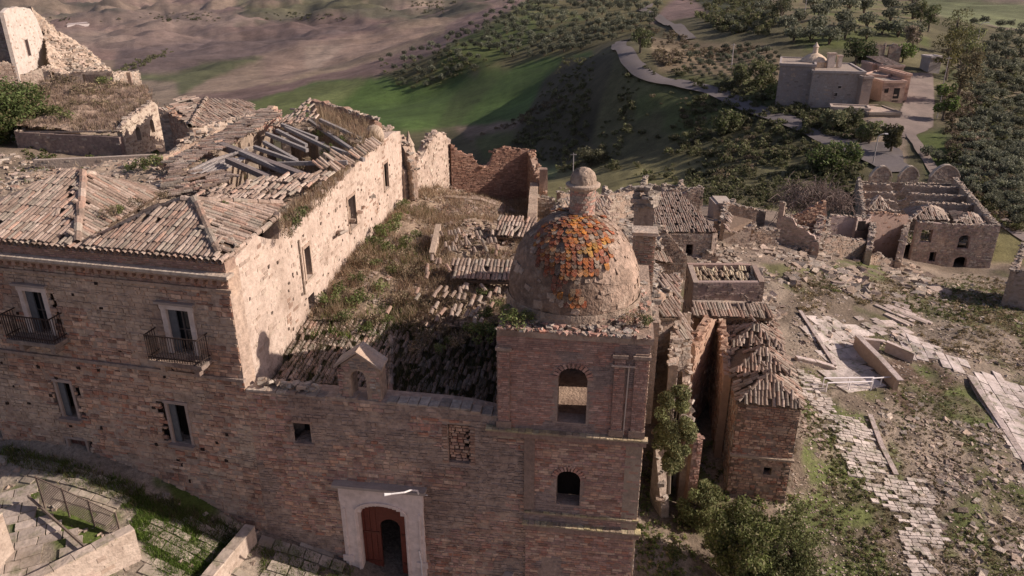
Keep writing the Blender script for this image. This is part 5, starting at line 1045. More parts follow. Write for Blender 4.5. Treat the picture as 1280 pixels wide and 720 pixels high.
# ---- brick chimney pier beside the dome
r4 = thing('brick_pier', 'tall slim brick pier with crumbling top just right of the dome', 'pier', P(800, 390, Z=28.4))
b_ = P(799, 392, Z=28.3); a_ = b_[:2]; zt_ = P(800, 290, Z=27.4)[2]
wp = wallset(r4, a_ + [-.33, 0], dC, .72, 4.5, zt_, th=.65, jag=0, base=(.33,.26,.20), pal=PAL_BRICK + PAL_GREY, size=(.16, .28), co=(.065, .08), m='brick', loose=False); wallset(r4, a_ + [.38, -.1], nb_, .65, 4.5, zt_, th=.1, jag=0, base=(.42,.33,.25), pal=PAL_GREY, size=(.16, .28), co=(.065, .08), m='brick', loose=False)
MB().box(a_[0] + .04, a_[1] + .3, zt_ + .06, .95, .9, .12, (.44,.37,.30), math.radians(-8), .02).build('cap_slab', M['stone'], r4)
p2 = P(806, 262, Z=29.5); 
for k in range(26): i_ = k % 2; MB().box(p2[0] + rng.uniform(-.4, .4), p2[1] + rng.uniform(-.3, .3), zt_ + .2 + k * .035, rng.uniform(.25, .45), rng.uniform(.2, .4), .12, pick(PAL_GREY, 1)[0], rng.uniform(0, 3), .03).build('stone', M['rubble'], r4)
MB().box(p2[0], p2[1] + .1, 11.0, .75, .7, 2.7, (.38,.30,.235), -.14, .06).build('stub', M['stone'], r4)
# ---- narrow range with tiled strips right of the tower
r5 = thing('narrow_annexe', 'narrow roofless annexe with two strips of roof tiles right of the bell tower', 'annexe', P(845, 520, Z=30))
seg(r5, P(812,400,Z=29.5), P(806,392,Z=32.0), 3, 7.6, 8.4, side=-1, jag=.15)
xw = [P(846,440,z=5.6)[:2], P(842,345,z=6.6)[:2]]
seg(r5, P(846,470,z=5.2), P(850,345,z=6.4), -3, 5.6, 6.6, side=1, jag=.12, base=(.42,.34,.27), pal=PAL_GREY + PAL_PALE, th=.35)
seg(r5, P(824,410,z=5.9), P(824,345,z=6.6), 1, 6.0, 6.6, side=1, jag=.15, th=.3)
tile_roof(r5, [P(823,398,z=6.7), P(851,398,z=6.5), P(847,344,z=7.2), P(826,344,z=7.3)], (0, 1), 3, single=40, miss=.05, mess=.3); tile_roof(r5, [P(847,428,z=5.7), P(862,426,z=5.5), P(864,391,z=6.1), P(848,391,z=6.2)], (0, 1), 3, single=30, miss=.05, mess=.3)
seg(r5, P(846,432,z=5.4), P(864,432,z=5.3), -3, 5.5, 5.3, side=1, jag=.1, th=.3); seg(r5, P(822,402,z=6.4), P(852,402,z=6.2), 1, 6.5, 6.3, side=1, jag=.1, th=.3)
seg(r5, P(862,500,z=3.2), P(862,395,z=5.4), -3, [(0, 3.4), (.4, 4.6), (1, 5.6)], side=1, jag=.3, th=.35, base=(.42,.34,.27), pal=PAL_PALE + PAL_GREY)
seg(r5, P(864,574,z=1.2), P(876,574,z=1.2), -3.5, 2.2, 2.1, side=1, jag=.1, th=.5, base=(.36,.24,.18), pal=PAL_BRICK)
seg(r5, P(866,540,z=2.2), P(860,470,z=3.2), -3.5, 2.3, 3.4, side=1, jag=.2, th=.35)
seg(r5, P(800,370,z=8), P(850,372,z=6.5), 3, 7.9, 6.8, side=1, jag=.5, th=.4); 
g5 = [P(a, b, z=6.6)[:2] for a, b in ((800,415),(824,415),(826,330),(800,330))]; z5 = lambda x, y: 7.0 + .2 * fbm(x, y, 3, 5) - (x - 5) * .2; sheet('debris', [tuple(q) for q in g5], z5, (.32,.25,.19), M['rubble'], r5, n=40, amp=.2); rub(r5, g5, z5, 200, (.1, .3))
# retaining wall & buttress going down from the tower
seg(r5, P(836,640,z=-1.2), P(822,555,z=1.5), -4, [(0, -1.0), (1, 3.0)], side=1, jag=.1, base=(.38,.31,.25), pal=PAL_GREY, th=.4)
# ---- row of small vaulted rooms with tent roofs
row = thing('tent_roofed_row', 'row of small stone rooms under four tent-shaped tiled roofs, right of the alley', 'building', P(960, 612, Z=34))
rd = rot(90 - 10.5); rc = rot(-10.5); RO = P(923, 503, z=3.1)[:2]; RW_ = 2.62; zt_ = 3.1
fw = wallset(row, RO, rc, RW_, -2.6, zt_, th=.4, jag=0, base=(.27,.205,.165), pal=PAL_BR, size=(.14, .36), co=(.09, .15), single=40, opn=[(1.5, 1.85, -.55, -.15, 0)], loose=False, side=1)
MB().box(*(RO + rc * RW_ / 2 - np.array([0, .02]) + fw.n * .06), .42, RW_ + .15, .2, .10, (.36,.29,.22), math.radians(-10.5)).build('ledge', M['stone'], row)
wallset(row, RO, rd, 10.6, -2.6, zt_, th=.4, jag=.08, side=-1, base=(.38,.27,.195), pal=PAL_ORANGE + PAL_GREY, opn=[(4.8, 5.8, -.5, 1.6, .4)], loose=False, name='alley_wall')
wallset(row, RO + rc * RW_, rd, 10.6, -2.6, zt_, th=.4, jag=.05, side=1, base=(.42,.34,.27), pal=PAL_GREY + PAL_PALE, loose=False, name='street_wall')
rq = lambda s, t, z: np.array([*(RO + rc * s + rd * t), z])
for i in range(4):
    t0 = i * 2.55 - .1; t1 = t0 + 2.45; ap = rq(1.28, t0 + 1.1, zt_ + 1.0); A, B, Cc, D_ = rq(-.12, t0, zt_ + .02), rq(RW_ + .14, t0, zt_ + .02), rq(RW_ + .14, t1, zt_ + .06), rq(-.12, t1, zt_ + .06)
    ms = (.06, .12, .22, .4)[i]
    tile_roof(row, [A, B, ap], (0, 1), 2, single=24, miss=ms, mess=.5 + .3 * i, w=.17, l=.4); tile_roof(row, [B, Cc, ap], (0, 1), 2, single=10, miss=ms, mess=.6 + .3 * i, w=.17, l=.4)
    tile_roof(row, [D_, A, ap], (0, 1), 2, miss=.35, mess=1, w=.2, l=.34, holes=.35); tile_roof(row, [Cc, D_, ap], (0, 1), 2, miss=.2, w=.2, l=.34)
    ridge(row, B + [-.1,0,.08], ap + [0,0,.08], r=.07, l=.34); ridge(row, A + [.1,0,.08], ap + [0,0,.08], r=.07, l=.34); ridge(row, ap + [0,0,.08], ap + [0, 1.0, .04], r=.07, l=.34)
q = [rq(s, t, zt_)[:2] for s, t in ((.1,.2),(RW_-.1,.2),(RW_-.1,10.4),(.1,10.4))]; rub(row, q, lambda x, y: zt_ + .1 + 0 * x, 240, (.06, .2), PAL_TILE)
# rooms at the far end of the row and the cross wall with tiled lean-to
r6 = thing('rear_rooms', 'broken orange-plastered rooms with a thin tiled lean-to behind the tent-roofed row', 'ruin', P(880, 440, Z=38))
seg(r6, P(868,446,z=3.6), P(896,405,z=3.4), -2, [(0, 3.9), (.6, 4.4), (1, 3.8)], side=1, jag=.3, base=(.41,.28,.20), pal=PAL_ORANGE, m='plaster', keep=.35); seg(r6, P(868,392,z=3.9), P(966,396,z=3.7), -2, 4.1, 3.7, side=1, jag=.1, base=(.39,.28,.21), pal=PAL_ORANGE, m='plaster', keep=.3, th=.3)
seg(r6, P(905,470,z=3.0), P(897,398,z=3.6), -2, 2.9, 4.0, side=-1, jag=.25, base=(.41,.28,.20), pal=PAL_ORANGE, m='plaster', keep=.35, th=.35)
tile_roof(r6, [P(866,396,z=4.1), P(966,399,z=3.7), P(962,384,z=4.1), P(866,382,z=4.4)], (0, 1), 3, single=30, miss=.04, mess=.3)
# ---- concrete tank full of tiles
tk = thing('roofless_tile_store', 'flat-topped roofless box of grey-brown walls with yellowish fallen tiles inside', 'ruin', P(910, 380, Z=43))
A, B, Cc, D_ = P(867,353,z=4.0), P(956,353,z=4.0), P(946,331,z=4.1), P(860,329,z=4.2)
B = A + (B - A) ; seg(tk, A, B, -1.5, 4.0, 4.0, side=1, jag=0, base=(.34,.26,.23), pal=[(.33,.26,.225),(.30,.235,.20)], keep=.5, m='plaster', loose=False, th=.3); seg(tk, A, D_, -1.5, 4.0, 4.1, side=-1, jag=0, base=(.36,.29,.24), m='plaster', keep=.2, loose=False, th=.3); seg(tk, B, Cc, -1.5, 4.0, 4.1, side=1, jag=.05, base=(.30,.23,.19), m='plaster', keep=.2, loose=False, th=.3); seg(tk, D_, Cc, -1.5, 4.1, 4.1, side=1, jag=.03, base=(.34,.24,.20), m='plaster', keep=.2, loose=False, th=.3)
MB().bar(P(866,378,z=2.9), P(955,378,z=2.7), .35, .12, (.36,.30,.25)).build('ledge', M['stone'], tk)
q = inplan(260, [A[:2], B[:2], Cc[:2], D_[:2]]); tile_roof(tk, [A + [.3,.3,-.55], B + [-.3,.3,-.55], Cc + [-.3,-.3,-.35], D_ + [.3,-.3,-.35]], (0, 1), 3, miss=.2, mess=1.6, pal=[(.48,.40,.28),(.52,.44,.30),(.42,.33,.22),(.36,.27,.19)], single=40)
g = MB()
for px in (905, 949): p = P(px, 363, z=3.3); g.box(p[0], p[1] - .03, 3.3, .12, .1, .14, (.03,.025,.02))
g.build('drain_holes_shade', M['dark'], tk)  # dark blocks on the wall face, painted as shaded drain holes
# ---- houses between
def house(name, label, A, B, depthv, z0, zt, roof=None, cat='house', base=(.40,.33,.27), opn=(), m='stone', jag=.05, pal=PAL_GREY, rise=.8, left=True, seed=1, single=0, roofmess=.8, miss=.12, holes=0, th=.4):
    A = np.array(A[:2]); B = np.array(B[:2]); L = np.linalg.norm(B - A); h = thing(name, label, cat, (*(A + B) / 2, z0)); v = np.array(depthv[:2]); kw = dict(jag=jag, pal=pal, m=m, seed=seed, th=th, loose=jag > .1)
    seg(h, A, B, z0, zt, zt, side=1, base=base, opn=opn, name='front_wall', **kw); seg(h, B, B + v, z0, zt, zt, side=1, base=base, name='side_wall', **kw)
    if left: seg(h, A, A + v, z0, zt, zt, side=-1, base=base, name='side_wall', **kw)
    seg(h, A + v, B + v, z0, zt, zt, side=-1, base=base, name='rear_wall', **kw)
    a, b, c, d = [np.array([*p, zt + .05]) for p in (A, B, B + v, A + v)]
    if roof == 'mono': tile_roof(h, [a, b, c + [0, 0, rise], d + [0, 0, rise]], (0, 1), 3, single=single, miss=miss, mess=roofmess, holes=holes)
    if roof == 'gable': m1, m2 = (a + d) / 2 + [0, 0, rise], (b + c) / 2 + [0, 0, rise]; tile_roof(h, [a, b, m2, m1], (0, 1), 3, single=single, miss=miss, mess=roofmess, holes=holes); tile_roof(h, [c, d, m1, m2], (0, 1), 3, miss=miss, holes=holes); ridge(h, m1 + [0,0,.06], m2 + [0,0,.06], single=False)
    if roof == 'gablex': m1, m2 = (a + b) / 2 + [0, 0, rise], (c + d) / 2 + [0, 0, rise]; tile_roof(h, [d, a, m1, m2], (0, 1), 3, miss=miss, mess=roofmess, holes=holes); tile_roof(h, [b, c, m2, m1], (0, 1), 3, miss=miss, mess=roofmess, holes=holes); g = MB(); w2 = Wall(A, B - A, 0, L, zt - .05, [(0, zt), (L / 2, zt + rise), (L, zt)], .3, side=1); w2.mesh(g, base); g.build('gable', M[m], h)
    return h
hA = P(824, 328, Z=57); hB = P(893, 328, Z=57); L_ = np.linalg.norm(hB - hA)
h1 = house('ruined_house', 'small stone house with brown tiled roof and one dark window, right of the brick pier', hA, hB, [-1.6, 6.2], -2, 2.35, 'mono', rise=1.25, opn=[(1.95, 2.5, .55, 1.5, 0)], single=40, base=(.42,.34,.28), roofmess=.5)
seg(h1, P(800,330,Z=52), P(858,330,Z=52), -2, [(0, 2.6), (.35, 4.6), (.7, 3.4), (1, 2.2)], jag=.1, side=1, th=.3, name='front_gable'); tile_roof(h1, [P(808,325,z=3.6), P(840,330,z=3.0), P(812,288,z=4.6), P(806,290,z=4.8)], (0, 1), 2, miss=.2)
h2 = thing('broken_house', 'broken house with pale leaning end wall and slipped tiles beyond the tiled store', 'ruin', P(925, 300, Z=60))
seg(h2, P(903,302,Z=61), P(943,295,Z=61), -2, [(0, .9), (.3, .7), (1, 1.7)], side=1, m='plaster', base=(.46,.38,.31), pal=PAL_PALE, jag=.1, keep=.3); seg(h2, P(905,300,Z=61), P(908,272,Z=66), -2, 1.8, 1.9, side=1, jag=.25); seg(h2, P(908,272,Z=66), P(945,275,Z=66), -2, 1.6, 1.2, side=1, jag=.3); tile_roof(h2, [P(905,290,z=1.9), P(918,292,z=1.4), P(942,275,z=1.5), P(910,268,z=2.0)], (0, 1), 3, miss=.25, mess=1.2)
seg(h2, P(892,282,Z=62), P(905,290,Z=62), -2, 1.4, .9, jag=.2, side=1)
for i, (ax, ay, bx, by, Z_, zt2, lab, bs) in enumerate([(775,256,812,258,66,3.2,'pale stub wall of a fallen house far behind the dome', (.45,.38,.31)), (835,262,862,258,72,1.3,'pinkish gable stub standing among far rubble', (.48,.36,.30)), (899,258,914,261,74,-.7,'small intact grey shed with flat roof among the ruins', (.44,.37,.32)), (880,300,905,306,56,1.0,'low tumbled wall beside the small tiled house', (.38,.3,.24)),
    (940,300,975,292,64,.3,'low rubble wall left of the stepped ruin', (.40,.33,.27)), (915,275,955,283,70,.1,'dark low ruin wall in front of the scrub', (.33,.27,.22)), (800,240,850,250,80,-.6,'grassy tumbled wall at the edge of the scrub', (.34,.29,.22)), (848,246,880,240,78,-.4,'short pale wall at the edge of the green slope', (.40,.32,.26))]):
    a = PP(ax, ay, Z_); b = PP(bx, by, Z_); t_ = thing('ruined_wall', lab, 'ruin', (a + b) / 2); seg(t_, a, b, -3, [(0, zt2 * .8), (.4, zt2), (.6, zt2 * .55), (1, zt2 * .9)] if i != 2 else [(0, zt2), (1, zt2)], jag=.3 if i != 2 else 0, base=bs, side=1, seed=i, m='palestone' if i in (0, 1) else 'stone', keep=.7); c_2 = (a + b)[:2] / 2
    if i != 2: seg(t_, a, a + [rng.uniform(-1, 1), 3.2, 0], -3, zt2 * .8, zt2 * .4, jag=.4, base=bs, side=-1, seed=i + 9)
    else: 
        for aa in (a, b): seg(t_, aa, aa + [0, 2.5, 0], -3, zt2, zt2, jag=0, base=bs, side=1, loose=False)
        MB().hexa([a + [-.1,-.1,-a[2]+zt2], b + [.1,-.1,-b[2]+zt2], b + [.1,2.6,-b[2]+zt2], a + [-.1,2.6,-a[2]+zt2], a + [-.1,-.1,-a[2]+zt2+.12], b + [.1,-.1,-b[2]+zt2+.12], b + [.1,2.6,-b[2]+zt2+.12], a + [-.1,2.6,-a[2]+zt2+.12]], (.46,.40,.34)).build('flat_roof', M['plaster'], t_)
# ---- collapsed stepped house
h3 = thing('stepped_ruin', 'collapsed house with dark gable and stair-like broken wall, centre right', 'ruin', P(1000, 300, Z=66))
pseg(h3, [(989,272),(1000,268),(1012,262),(1024,254),(1033,252),(1034,268)], 70, 70, -5, base=(.24,.17,.14), pal=PAL_BR, side=1, jag=.08)
pseg(h3, [(972,276),(980,270),(992,274),(996,284),(1008,286),(1010,293),(1018,295),(1019,302),(1026,305)], 66.5, 65.5, -5, base=(.40,.31,.27), pal=PAL_GREY, side=1, jag=.08)
pseg(h3, [(972,276),(972,268),(976,262)], 66.5, 72, -5, base=(.36,.28,.23), side=-1, jag=.3); pseg(h3, [(1024,306),(1028,290),(1031,268),(1034,254)], 65.5, 72, -5.5, base=(.40,.30,.25), side=1, jag=.3, th=.6)
q = [P(972,305,Z=66)[:2], P(1026,312,Z=66)[:2], P(1034,275,Z=72)[:2], P(974,275,Z=72)[:2]]; rub(h3, q, lambda x, y: -2.2 + 0 * x, 260, (.2, .6))
for k in range(9): a = P(rng.uniform(985, 1030), rng.uniform(275, 300), Z=rng.uniform(66, 70)); MB().bar(a, a + [rng.uniform(-1.5, 1.5), rng.uniform(-1, 1), rng.uniform(-1.0, .2)], .14, .14, (.26,.21,.18)).build('beam', M['wood'], h3)
# ---- open-fronted rooms
h4 = thing('open_rooms', 'open-fronted plastered rooms with fallen facade between the stepped ruin and the large roofless block', 'ruin', P(1085, 320, Z=72))
pseg(h4, [(1036,276),(1040,270),(1055,271),(1070,272),(1074,270)], 76, 76, -8, m='plaster', base=(.44,.35,.32), pal=PAL_PALE, keep=.08, side=1, jag=.05, opn=ops(P(1036,276,Z=76)[:2], (P(1074,270,Z=76)-P(1036,276,Z=76))[:2]/np.linalg.norm((P(1074,270,Z=76)-P(1036,276,Z=76))[:2]), [((1071,276),(1080,287),0)][:0]))
pseg(h4, [(1072,272),(1076,270),(1078,275),(1086,272),(1090,268)], 75.8, 77, -8, m='plaster', base=(.40,.32,.29), pal=PAL_GREY, keep=.2, side=1, jag=.05); g = MB(); a = P(1073,276,Z=75.3); g.box(a[0] + .35, a[1] - .1, a[2] - .5, .75, .1, 1.0, (.05,.04,.036)); g.build('dark_window', M['dark'], h4)
pseg(h4, [(1031,302),(1036,298),(1050,296),(1066,299),(1080,300),(1084,303)], 70, 72, -8, base=(.40,.31,.25), side=1, jag=.15, keep=.7)
pseg(h4, [(1036,300),(1037,288),(1038,272)], 70.5, 76, -8, side=1, jag=.25); pseg(h4, [(1082,315),(1086,292),(1088,276),(1090,266)], 71, 77, -9, base=(.42,.34,.28), side=-1, jag=.25, th=.55)
pseg(h4, [(1088,268),(1100,266),(1120,268),(1136,270)], 78, 79, -10, m='plaster', base=(.44,.32,.26), pal=PAL_ORANGE, keep=.08, side=1, jag=.08); pseg(h4, [(1118,330),(1124,305),(1128,285),(1132,270)], 74, 80, -11, base=(.42,.33,.26), side=-1, jag=.35, th=.6)
pseg(h4, [(1084,318),(1092,322),(1100,318),(1112,326),(1120,322)], 72, 74, -10, side=1, jag=.2, base=(.38,.30,.24))
# ---- large roofless block
h5 = thing('roofless_block', 'large roofless block with inner cross walls and three rounded gables at the back, far right', 'ruin', P(1180, 330, Z=82))
FA, FB = P(1137,325,Z=82), P(1236,338,Z=82); FAx, FBx = FA[:2], FB[:2]; fd = (FBx - FAx) / np.linalg.norm(FBx - FAx); FL = np.linalg.norm(FBx - FAx)
Ot = P(1137,274,Z=81.5)[2]; fops = [];
for (ax, ay, bx, by, r) in ((1154,287,1163,303,0), (1200,294,1210,311,.35), (1163,315,1168,327,0), (1194,321,1206,338,.4), (1171,292,1174,296,0)):
    s0, z1 = onplane(ax, ay, FAx, fd); s1, z0 = onplane(bx, by, FAx, fd); fops.append((s0, s1, z0, z1, r))
seg(h5, FAx, FBx, -13, Ot, Ot - .25, side=1, jag=.1, base=(.34,.265,.235), pal=PAL_GREY, opn=fops[:4] , th=.5, keep=.7, name='front_wall')
bd = P(1190,216,Z=103)[:2] - P(1238,285,Z=82)[:2]; BR = FBx + bd; BL = P(1072,222,Z=103)[:2]; FLs = P(1080,275,Z=82)[:2]
Tb = P(1130,216,Z=103)[2]
seg(h5, FBx, BR, -13, Ot - .25, Tb - .2, side=1, jag=.08, base=(.44,.36,.29), pal=PAL_GREY, name='end_wall', th=.6); seg(h5, FLs, BL, -12, Ot - .6, Tb - .5, side=-1, jag=.2, base=(.38,.30,.24), name='end_wall'); seg(h5, BL, BR, -12, Tb - 1.2, Tb - 1.2, side=1, jag=.12, base=(.40,.32,.26), name='rear_wall')
for t, c in ((.22, 0), (.42, 1), (.60, 0), (.80, 1)):
    a = FLs + (BL - FLs) * t; b = FBx + (BR - FBx) * t; z_ = Ot + (Tb - Ot) * t - .55; seg(h5, a, b, -12, [(0, z_), (.3, z_ + .2), (.35, z_ - .9), (.42, z_ - .8), (.45, z_ + .1), (1, z_)], side=1, jag=.15, base=(.46,.375,.30), pal=PAL_PALE + PAL_GREY, name='cross_wall', th=.45)
def sgable(px0, px1, py, Z_, hgt, root, nm='rounded_gable'):
    a, b = P(px0, py, Z=Z_), P(px1, py, Z=Z_); L = np.linalg.norm((b - a)[:2]); n = 10; w_ = Wall(a, (b - a)[:2], 0, L, a[2] - 2.5, [(L * i / n, a[2] + hgt * math.sin(math.pi * i / n) ** .7) for i in range(n + 1)], .45, jag=.04); g = MB(); w_.mesh(g, (.40,.32,.26)); o = g.build(nm, M['stone'], root)
    for i in range(n): t0, t1 = L * i / n, L * (i + 1) / n; MB().bar(w_.pt(t0, float(w_.top(t0)) + .06, -.2), w_.pt(t1, float(w_.top(t1)) + .06, -.2), .6, .14, (.52,.45,.37)).build('coping', M['palestone'], o)
    c8, cl = w_.stones(PAL_GREY, (.25, .5), (.15, .22), (.01, .05), keep=.8); MB().hexa(c8, cl).build('masonry', M['stone'], o, kind='stuff'); return w_
sgable(1088,1115,222,102,1.5,h5); sgable(1124,1149,222,102.5,1.5,h5); sgable(1163,1200,222,103,1.7,h5)
for (a, b, ap, Z_, dep) in (((1136,275),(1186,276),(1160,257),81,4.5), ((1193,277),(1234,284),(1214,267),82,4.0), ((1084,262),(1112,263),(1098,245),90,3)):
    A_ = P(*a, Z=Z_); B_ = P(*b, Z=Z_); C_p = P(*ap, Z=Z_ + .3 * dep); bk = np.array([*(bd / np.linalg.norm(bd) * dep), 0]); tile_roof(h5, [A_, B_, C_p], (0, 1), 2, miss=.1, sz=1.35, mess=.8, pal=PAL_TILE + PAL_PALE); tile_roof(h5, [B_, B_ + bk, C_p], (0, 1), 2, miss=.1, sz=1.35, pal=PAL_PALE); tile_roof(h5, [A_ + bk, A_, C_p], (0, 1), 2, sz=1.35); MB().bar(A_, C_p, .4, .2, (.5,.43,.36)).build('coping', M['palestone'], h5); MB().bar(B_, C_p, .4, .2, (.5,.43,.36)).build('coping', M['palestone'], h5)
pol = [FLs, FBx, BR, BL]; zz = lambda x, y: Ot - 2.6 + (y - FBx[1]) / (BR[1] - FBx[1]) * (Tb - Ot) + .5 * fbm(x * .3, y * .3, 3, 8)
sheet('fallen_floor', [tuple(q) for q in pol], zz, (.34,.27,.20), M['rubble'], h5, n=60, amp=.4); rub(h5, pol, zz, 900, (.2, .6)); 
q = inplan(500, pol); V, F, c = blades(np.concatenate([q, zz(q[:, 0], q[:, 1])[:, None]], 1), .7, 8, .5, pick(GRN + DRY[:2], 500), wd=.03); MB().raw(V, F, c).build('weeds', M['dry'], h5, kind='stuff')
g = MB(); p = P(1247, 330, Z=82); seg(h5, P(1236,330,Z=82), P(1258,334,Z=82), -13, -10.2, -10.6, side=1, jag=.2, opn=[(.5, 1.3, -12.5, -11, .4)], name='low_arch_wall')
# ---- wall fragment at the right edge
h6 = thing('corner_ruin', 'pale tumbled wall corner cut by the right edge of the picture', 'ruin', P(1275, 372, Z=60))
a, b = P(1254,372,Z=61), P(1300,390,Z=60); seg(h6, a, b, -7, [(0, -3.2), (.15, -1.9), (.5, -1.4), (1, -1.2)], side=1, jag=.3, m='palestone', base=(.38,.32,.29), pal=PAL_GREY, keep=.5); seg(h6, a, a + [4.6, 6, 0], -7, -1.9, -1.4, side=-1, jag=.3, base=(.34,.27,.22)); 
def grub(name, poly_px, n, size, pal, lab, single=0, sname='rock', cl=.0):
    p = hits(*inpx(n, poly_px).T); p = p[~np.isnan(p[:, 0])]; s_ = 1.5 + np.hypot(p[:, 0], p[:, 1]) / 40
    p = p[fbm(p[:, 0] / s_, p[:, 1] / s_, 3, len(p) % 17) + rng.normal(0, .12, len(p)) > cl]; sz = size[0] + (size[1] - size[0]) * rng.random(len(p)) ** 3.5; o = rocks(name, p + [0, 0, .01], sz, pal); tag(o, lab); return o
DUST = PAL_PALE + PAL_GREY + [(.30,.24,.19)] * 4
grub('rubble', [(850,280),(960,285),(995,330),(1000,395),(900,405),(870,330)], 2600, (.07, .6), DUST, 'pale tumbled stones heaped beside the tiled store', cl=-.25)
grub('rubble', [(1060,325),(1140,328),(1185,365),(1110,385),(1040,360)], 1300, (.1, .9), DUST, 'rubble slope spilling below the open-fronted rooms', cl=-.1)
grub('rubble', [(950,295),(1080,310),(1120,345),(1005,360),(950,345)], 1300, (.1, .8), DUST, 'rubble under the stepped ruin', cl=-.1)
grub('rubble', [(1130,520),(1300,540),(1300,740),(1190,740)], 3800, (.03, .38), DUST, 'scattered pale rubble on the slope at lower right', cl=.0)
grub('rubble', [(1080,500),(1140,490),(1240,600),(1160,640)], 1500, (.03, .3), DUST, 'stones strewn beside the stepped path', cl=.0)
grub('rubble', [(985,370),(1280,350),(1290,460),(1000,430)], 2600, (.04, .4), DUST, 'stones strewn over the open ground below the ruins', cl=.05)
grub('rubble', [(990,480),(1030,470),(1040,620),(985,610)], 700, (.04, .35), DUST, 'stones strewn along the foot of the tent-roofed row', cl=-.1)
grub('rubble', [(700,235),(830,250),(880,290),(820,330),(700,270)], 1800, (.08, .6), DUST, 'rubble field behind the dome', cl=-.2)
# ================================================================ houses on the rise, upper left
u1 = thing('tower_house', 'tall white-plastered ruined house with narrow window on the rise, top left', 'house', P(30, 110, Z=85))
WP = (.56,.50,.44)
pseg(u1, [(4,16),(9,11),(22,9),(37,10),(44,20),(50,34),(60,62)], 80, 92, 2, m='plaster', base=WP, pal=PAL_PALE, keep=.06, side=1, jag=.12, opn=[], seed=3, loose=False)
a_, b_ = P(4,16,Z=80)[:2], P(60,62,Z=92)[:2]; w_ = Wall(a_, b_ - a_, 0, 1, 0, 1, .1); s0, z1 = onplane(30, 50, a_, w_.d); s1, z0 = onplane(39, 69, a_, w_.d)
g = MB(); pbox(g, w_, s0, s1 - .1, z0, z1, -.02, .03, (.05,.035,.032)); wn = g.build('window', M['dark'], u1); g = MB(); pbox(g, w_, s0 - .08, s0, z0 - .1, z1 + .1, 0, .06, (.45,.38,.33)); pbox(g, w_, s1 - .1, s1, z0 - .1, z1 + .1, 0, .06, (.45,.38,.33)); g.build('frame', M['plaster'], wn)
pseg(u1, [(18,96),(30,94),(50,86),(62,82)], 82.5, 84, 1, base=(.48,.40,.32), pal=PAL_PALE, side=1, jag=.1, th=.7); pseg(u1, [(-30,18),(0,16),(3,18)], 84, 84.2, 2, base=(.36,.28,.26), pal=PAL_GREY, side=1, jag=.2); pseg(u1, [(-20,82),(5,78),(18,80)], 81, 82, 1, base=(.48,.40,.32), pal=PAL_PALE, side=1, jag=.15)
pseg(u1, [(40,12),(60,28),(75,40)], 90, 95, 2, base=(.44,.36,.28), pal=PAL_GREY, side=1, jag=.5)
u2 = thing('rubble_mound', 'steep mound of fallen masonry leaning on the white tower house', 'rubble mound', P(95, 70, Z=92))
mp = [P(52,28,Z=93)[:2], P(60,40,Z=98)[:2], P(110,60,Z=100)[:2], P(147,92,Z=96)[:2], P(138,96,Z=88)[:2], P(66,96,Z=87)[:2]]
def mz(x, y): px = 640 + FPX * x / (y / 1.04); return np.interp(px, [40, 48, 60, 75, 90, 105, 120, 132, 145], [*[P(a, b, Z=94)[2] for a, b in ((40,22),(48,24),(60,36),(75,47),(90,53),(105,62),(118,76),(132,92),(145,120))]]) - np.abs(y - 98) * .5 + .6
sheet('debris', mp, mz, (.46,.37,.29), M['rubble'], u2, n=70, amp=.7, fs=.7); q = inplan(900, mp); rocks('stones', np.stack([q[:, 0], q[:, 1], mz(q[:, 0], q[:, 1])], 1), rng.uniform(.2, .7, 900), PAL_PALE + PAL_GREY, u2)
u3 = thing('ruined_house', 'low roofless house with two dark openings below the rubble mound, top left', 'house', P(100, 115, Z=82))
A_, B_ = P(60,118,Z=82), P(146,118,Z=82); d_ = (B_ - A_)[:2]; Ln = np.linalg.norm(d_); d_ /= Ln; o_ = ops(A_[:2], d_, [((63,90),(70,105),0), ((103,93),(129,112),0), ((92,106),(97,115),0)])
zz_ = onplane(64, 88, A_[:2], d_)[1]; wallset(u3, A_[:2], d_, Ln, 1, [(0, zz_), (Ln * .3, onplane(85, 93, A_[:2], d_)[1]), (Ln * .5, onplane(100, 89, A_[:2], d_)[1]), (Ln, onplane(143, 89, A_[:2], d_)[1])], opn=o_, side=1, m='palestone', base=(.50,.42,.34), pal=PAL_PALE, jag=.12, keep=.4)
seg(u3, B_, B_ + [.6, 5, 0], 1, zz_ - .3, zz_ - .6, side=1, m='palestone', base=(.50,.42,.34), jag=.15); MB().box((A_[0]+B_[0])/2+1.5, A_[1] + 2.5, zz_ - 3, Ln * .8, .3, 5, (.30,.23,.19)).build('inner_wall', M['stone'], u3); MB().bar(P(82,117,Z=81), P(133,122,Z=80), .3, .2, (.44,.36,.30)).build('low_wall', M['stone'], u3)
u4 = thing('overgrown_house', 'roofless house brim-full of dry brush, with dark front wall and pale rounded end wall', 'house', P(110, 195, Z=55))
A_, B_ = P(25,193,Z=54.5), P(153,194,Z=53); zt4 = P(90,165,Z=54)[2]
w4 = seg(u4, A_, B_, 5, zt4, zt4 - .05, side=1, jag=.03, base=(.26,.20,.175), pal=PAL_GREY, keep=.12, loose=False, m='stone', name='front_wall')
MB().bar(P(25,164.5,Z=54.4), P(152,163.5,Z=52.9), .5, .10, (.44,.37,.30)).build('coping', M['plaster'], u4)
pseg(u4, [(152,162),(160,150),(172,142),(184,132),(192,126),(199,134),(203,150)], 53, 58, 5, side=1, m='palestone', base=(.52,.44,.35), pal=PAL_PALE, keep=.4, jag=.1, opn=[(1.6, 2.2, 9.0, 10.0, .3), (3.6, 4.1, 9.2, 10.2, .25)])
seg(u4, A_, A_ + [.3, 7, 0], 5, zt4, zt4 + .6, side=-1, jag=.1)
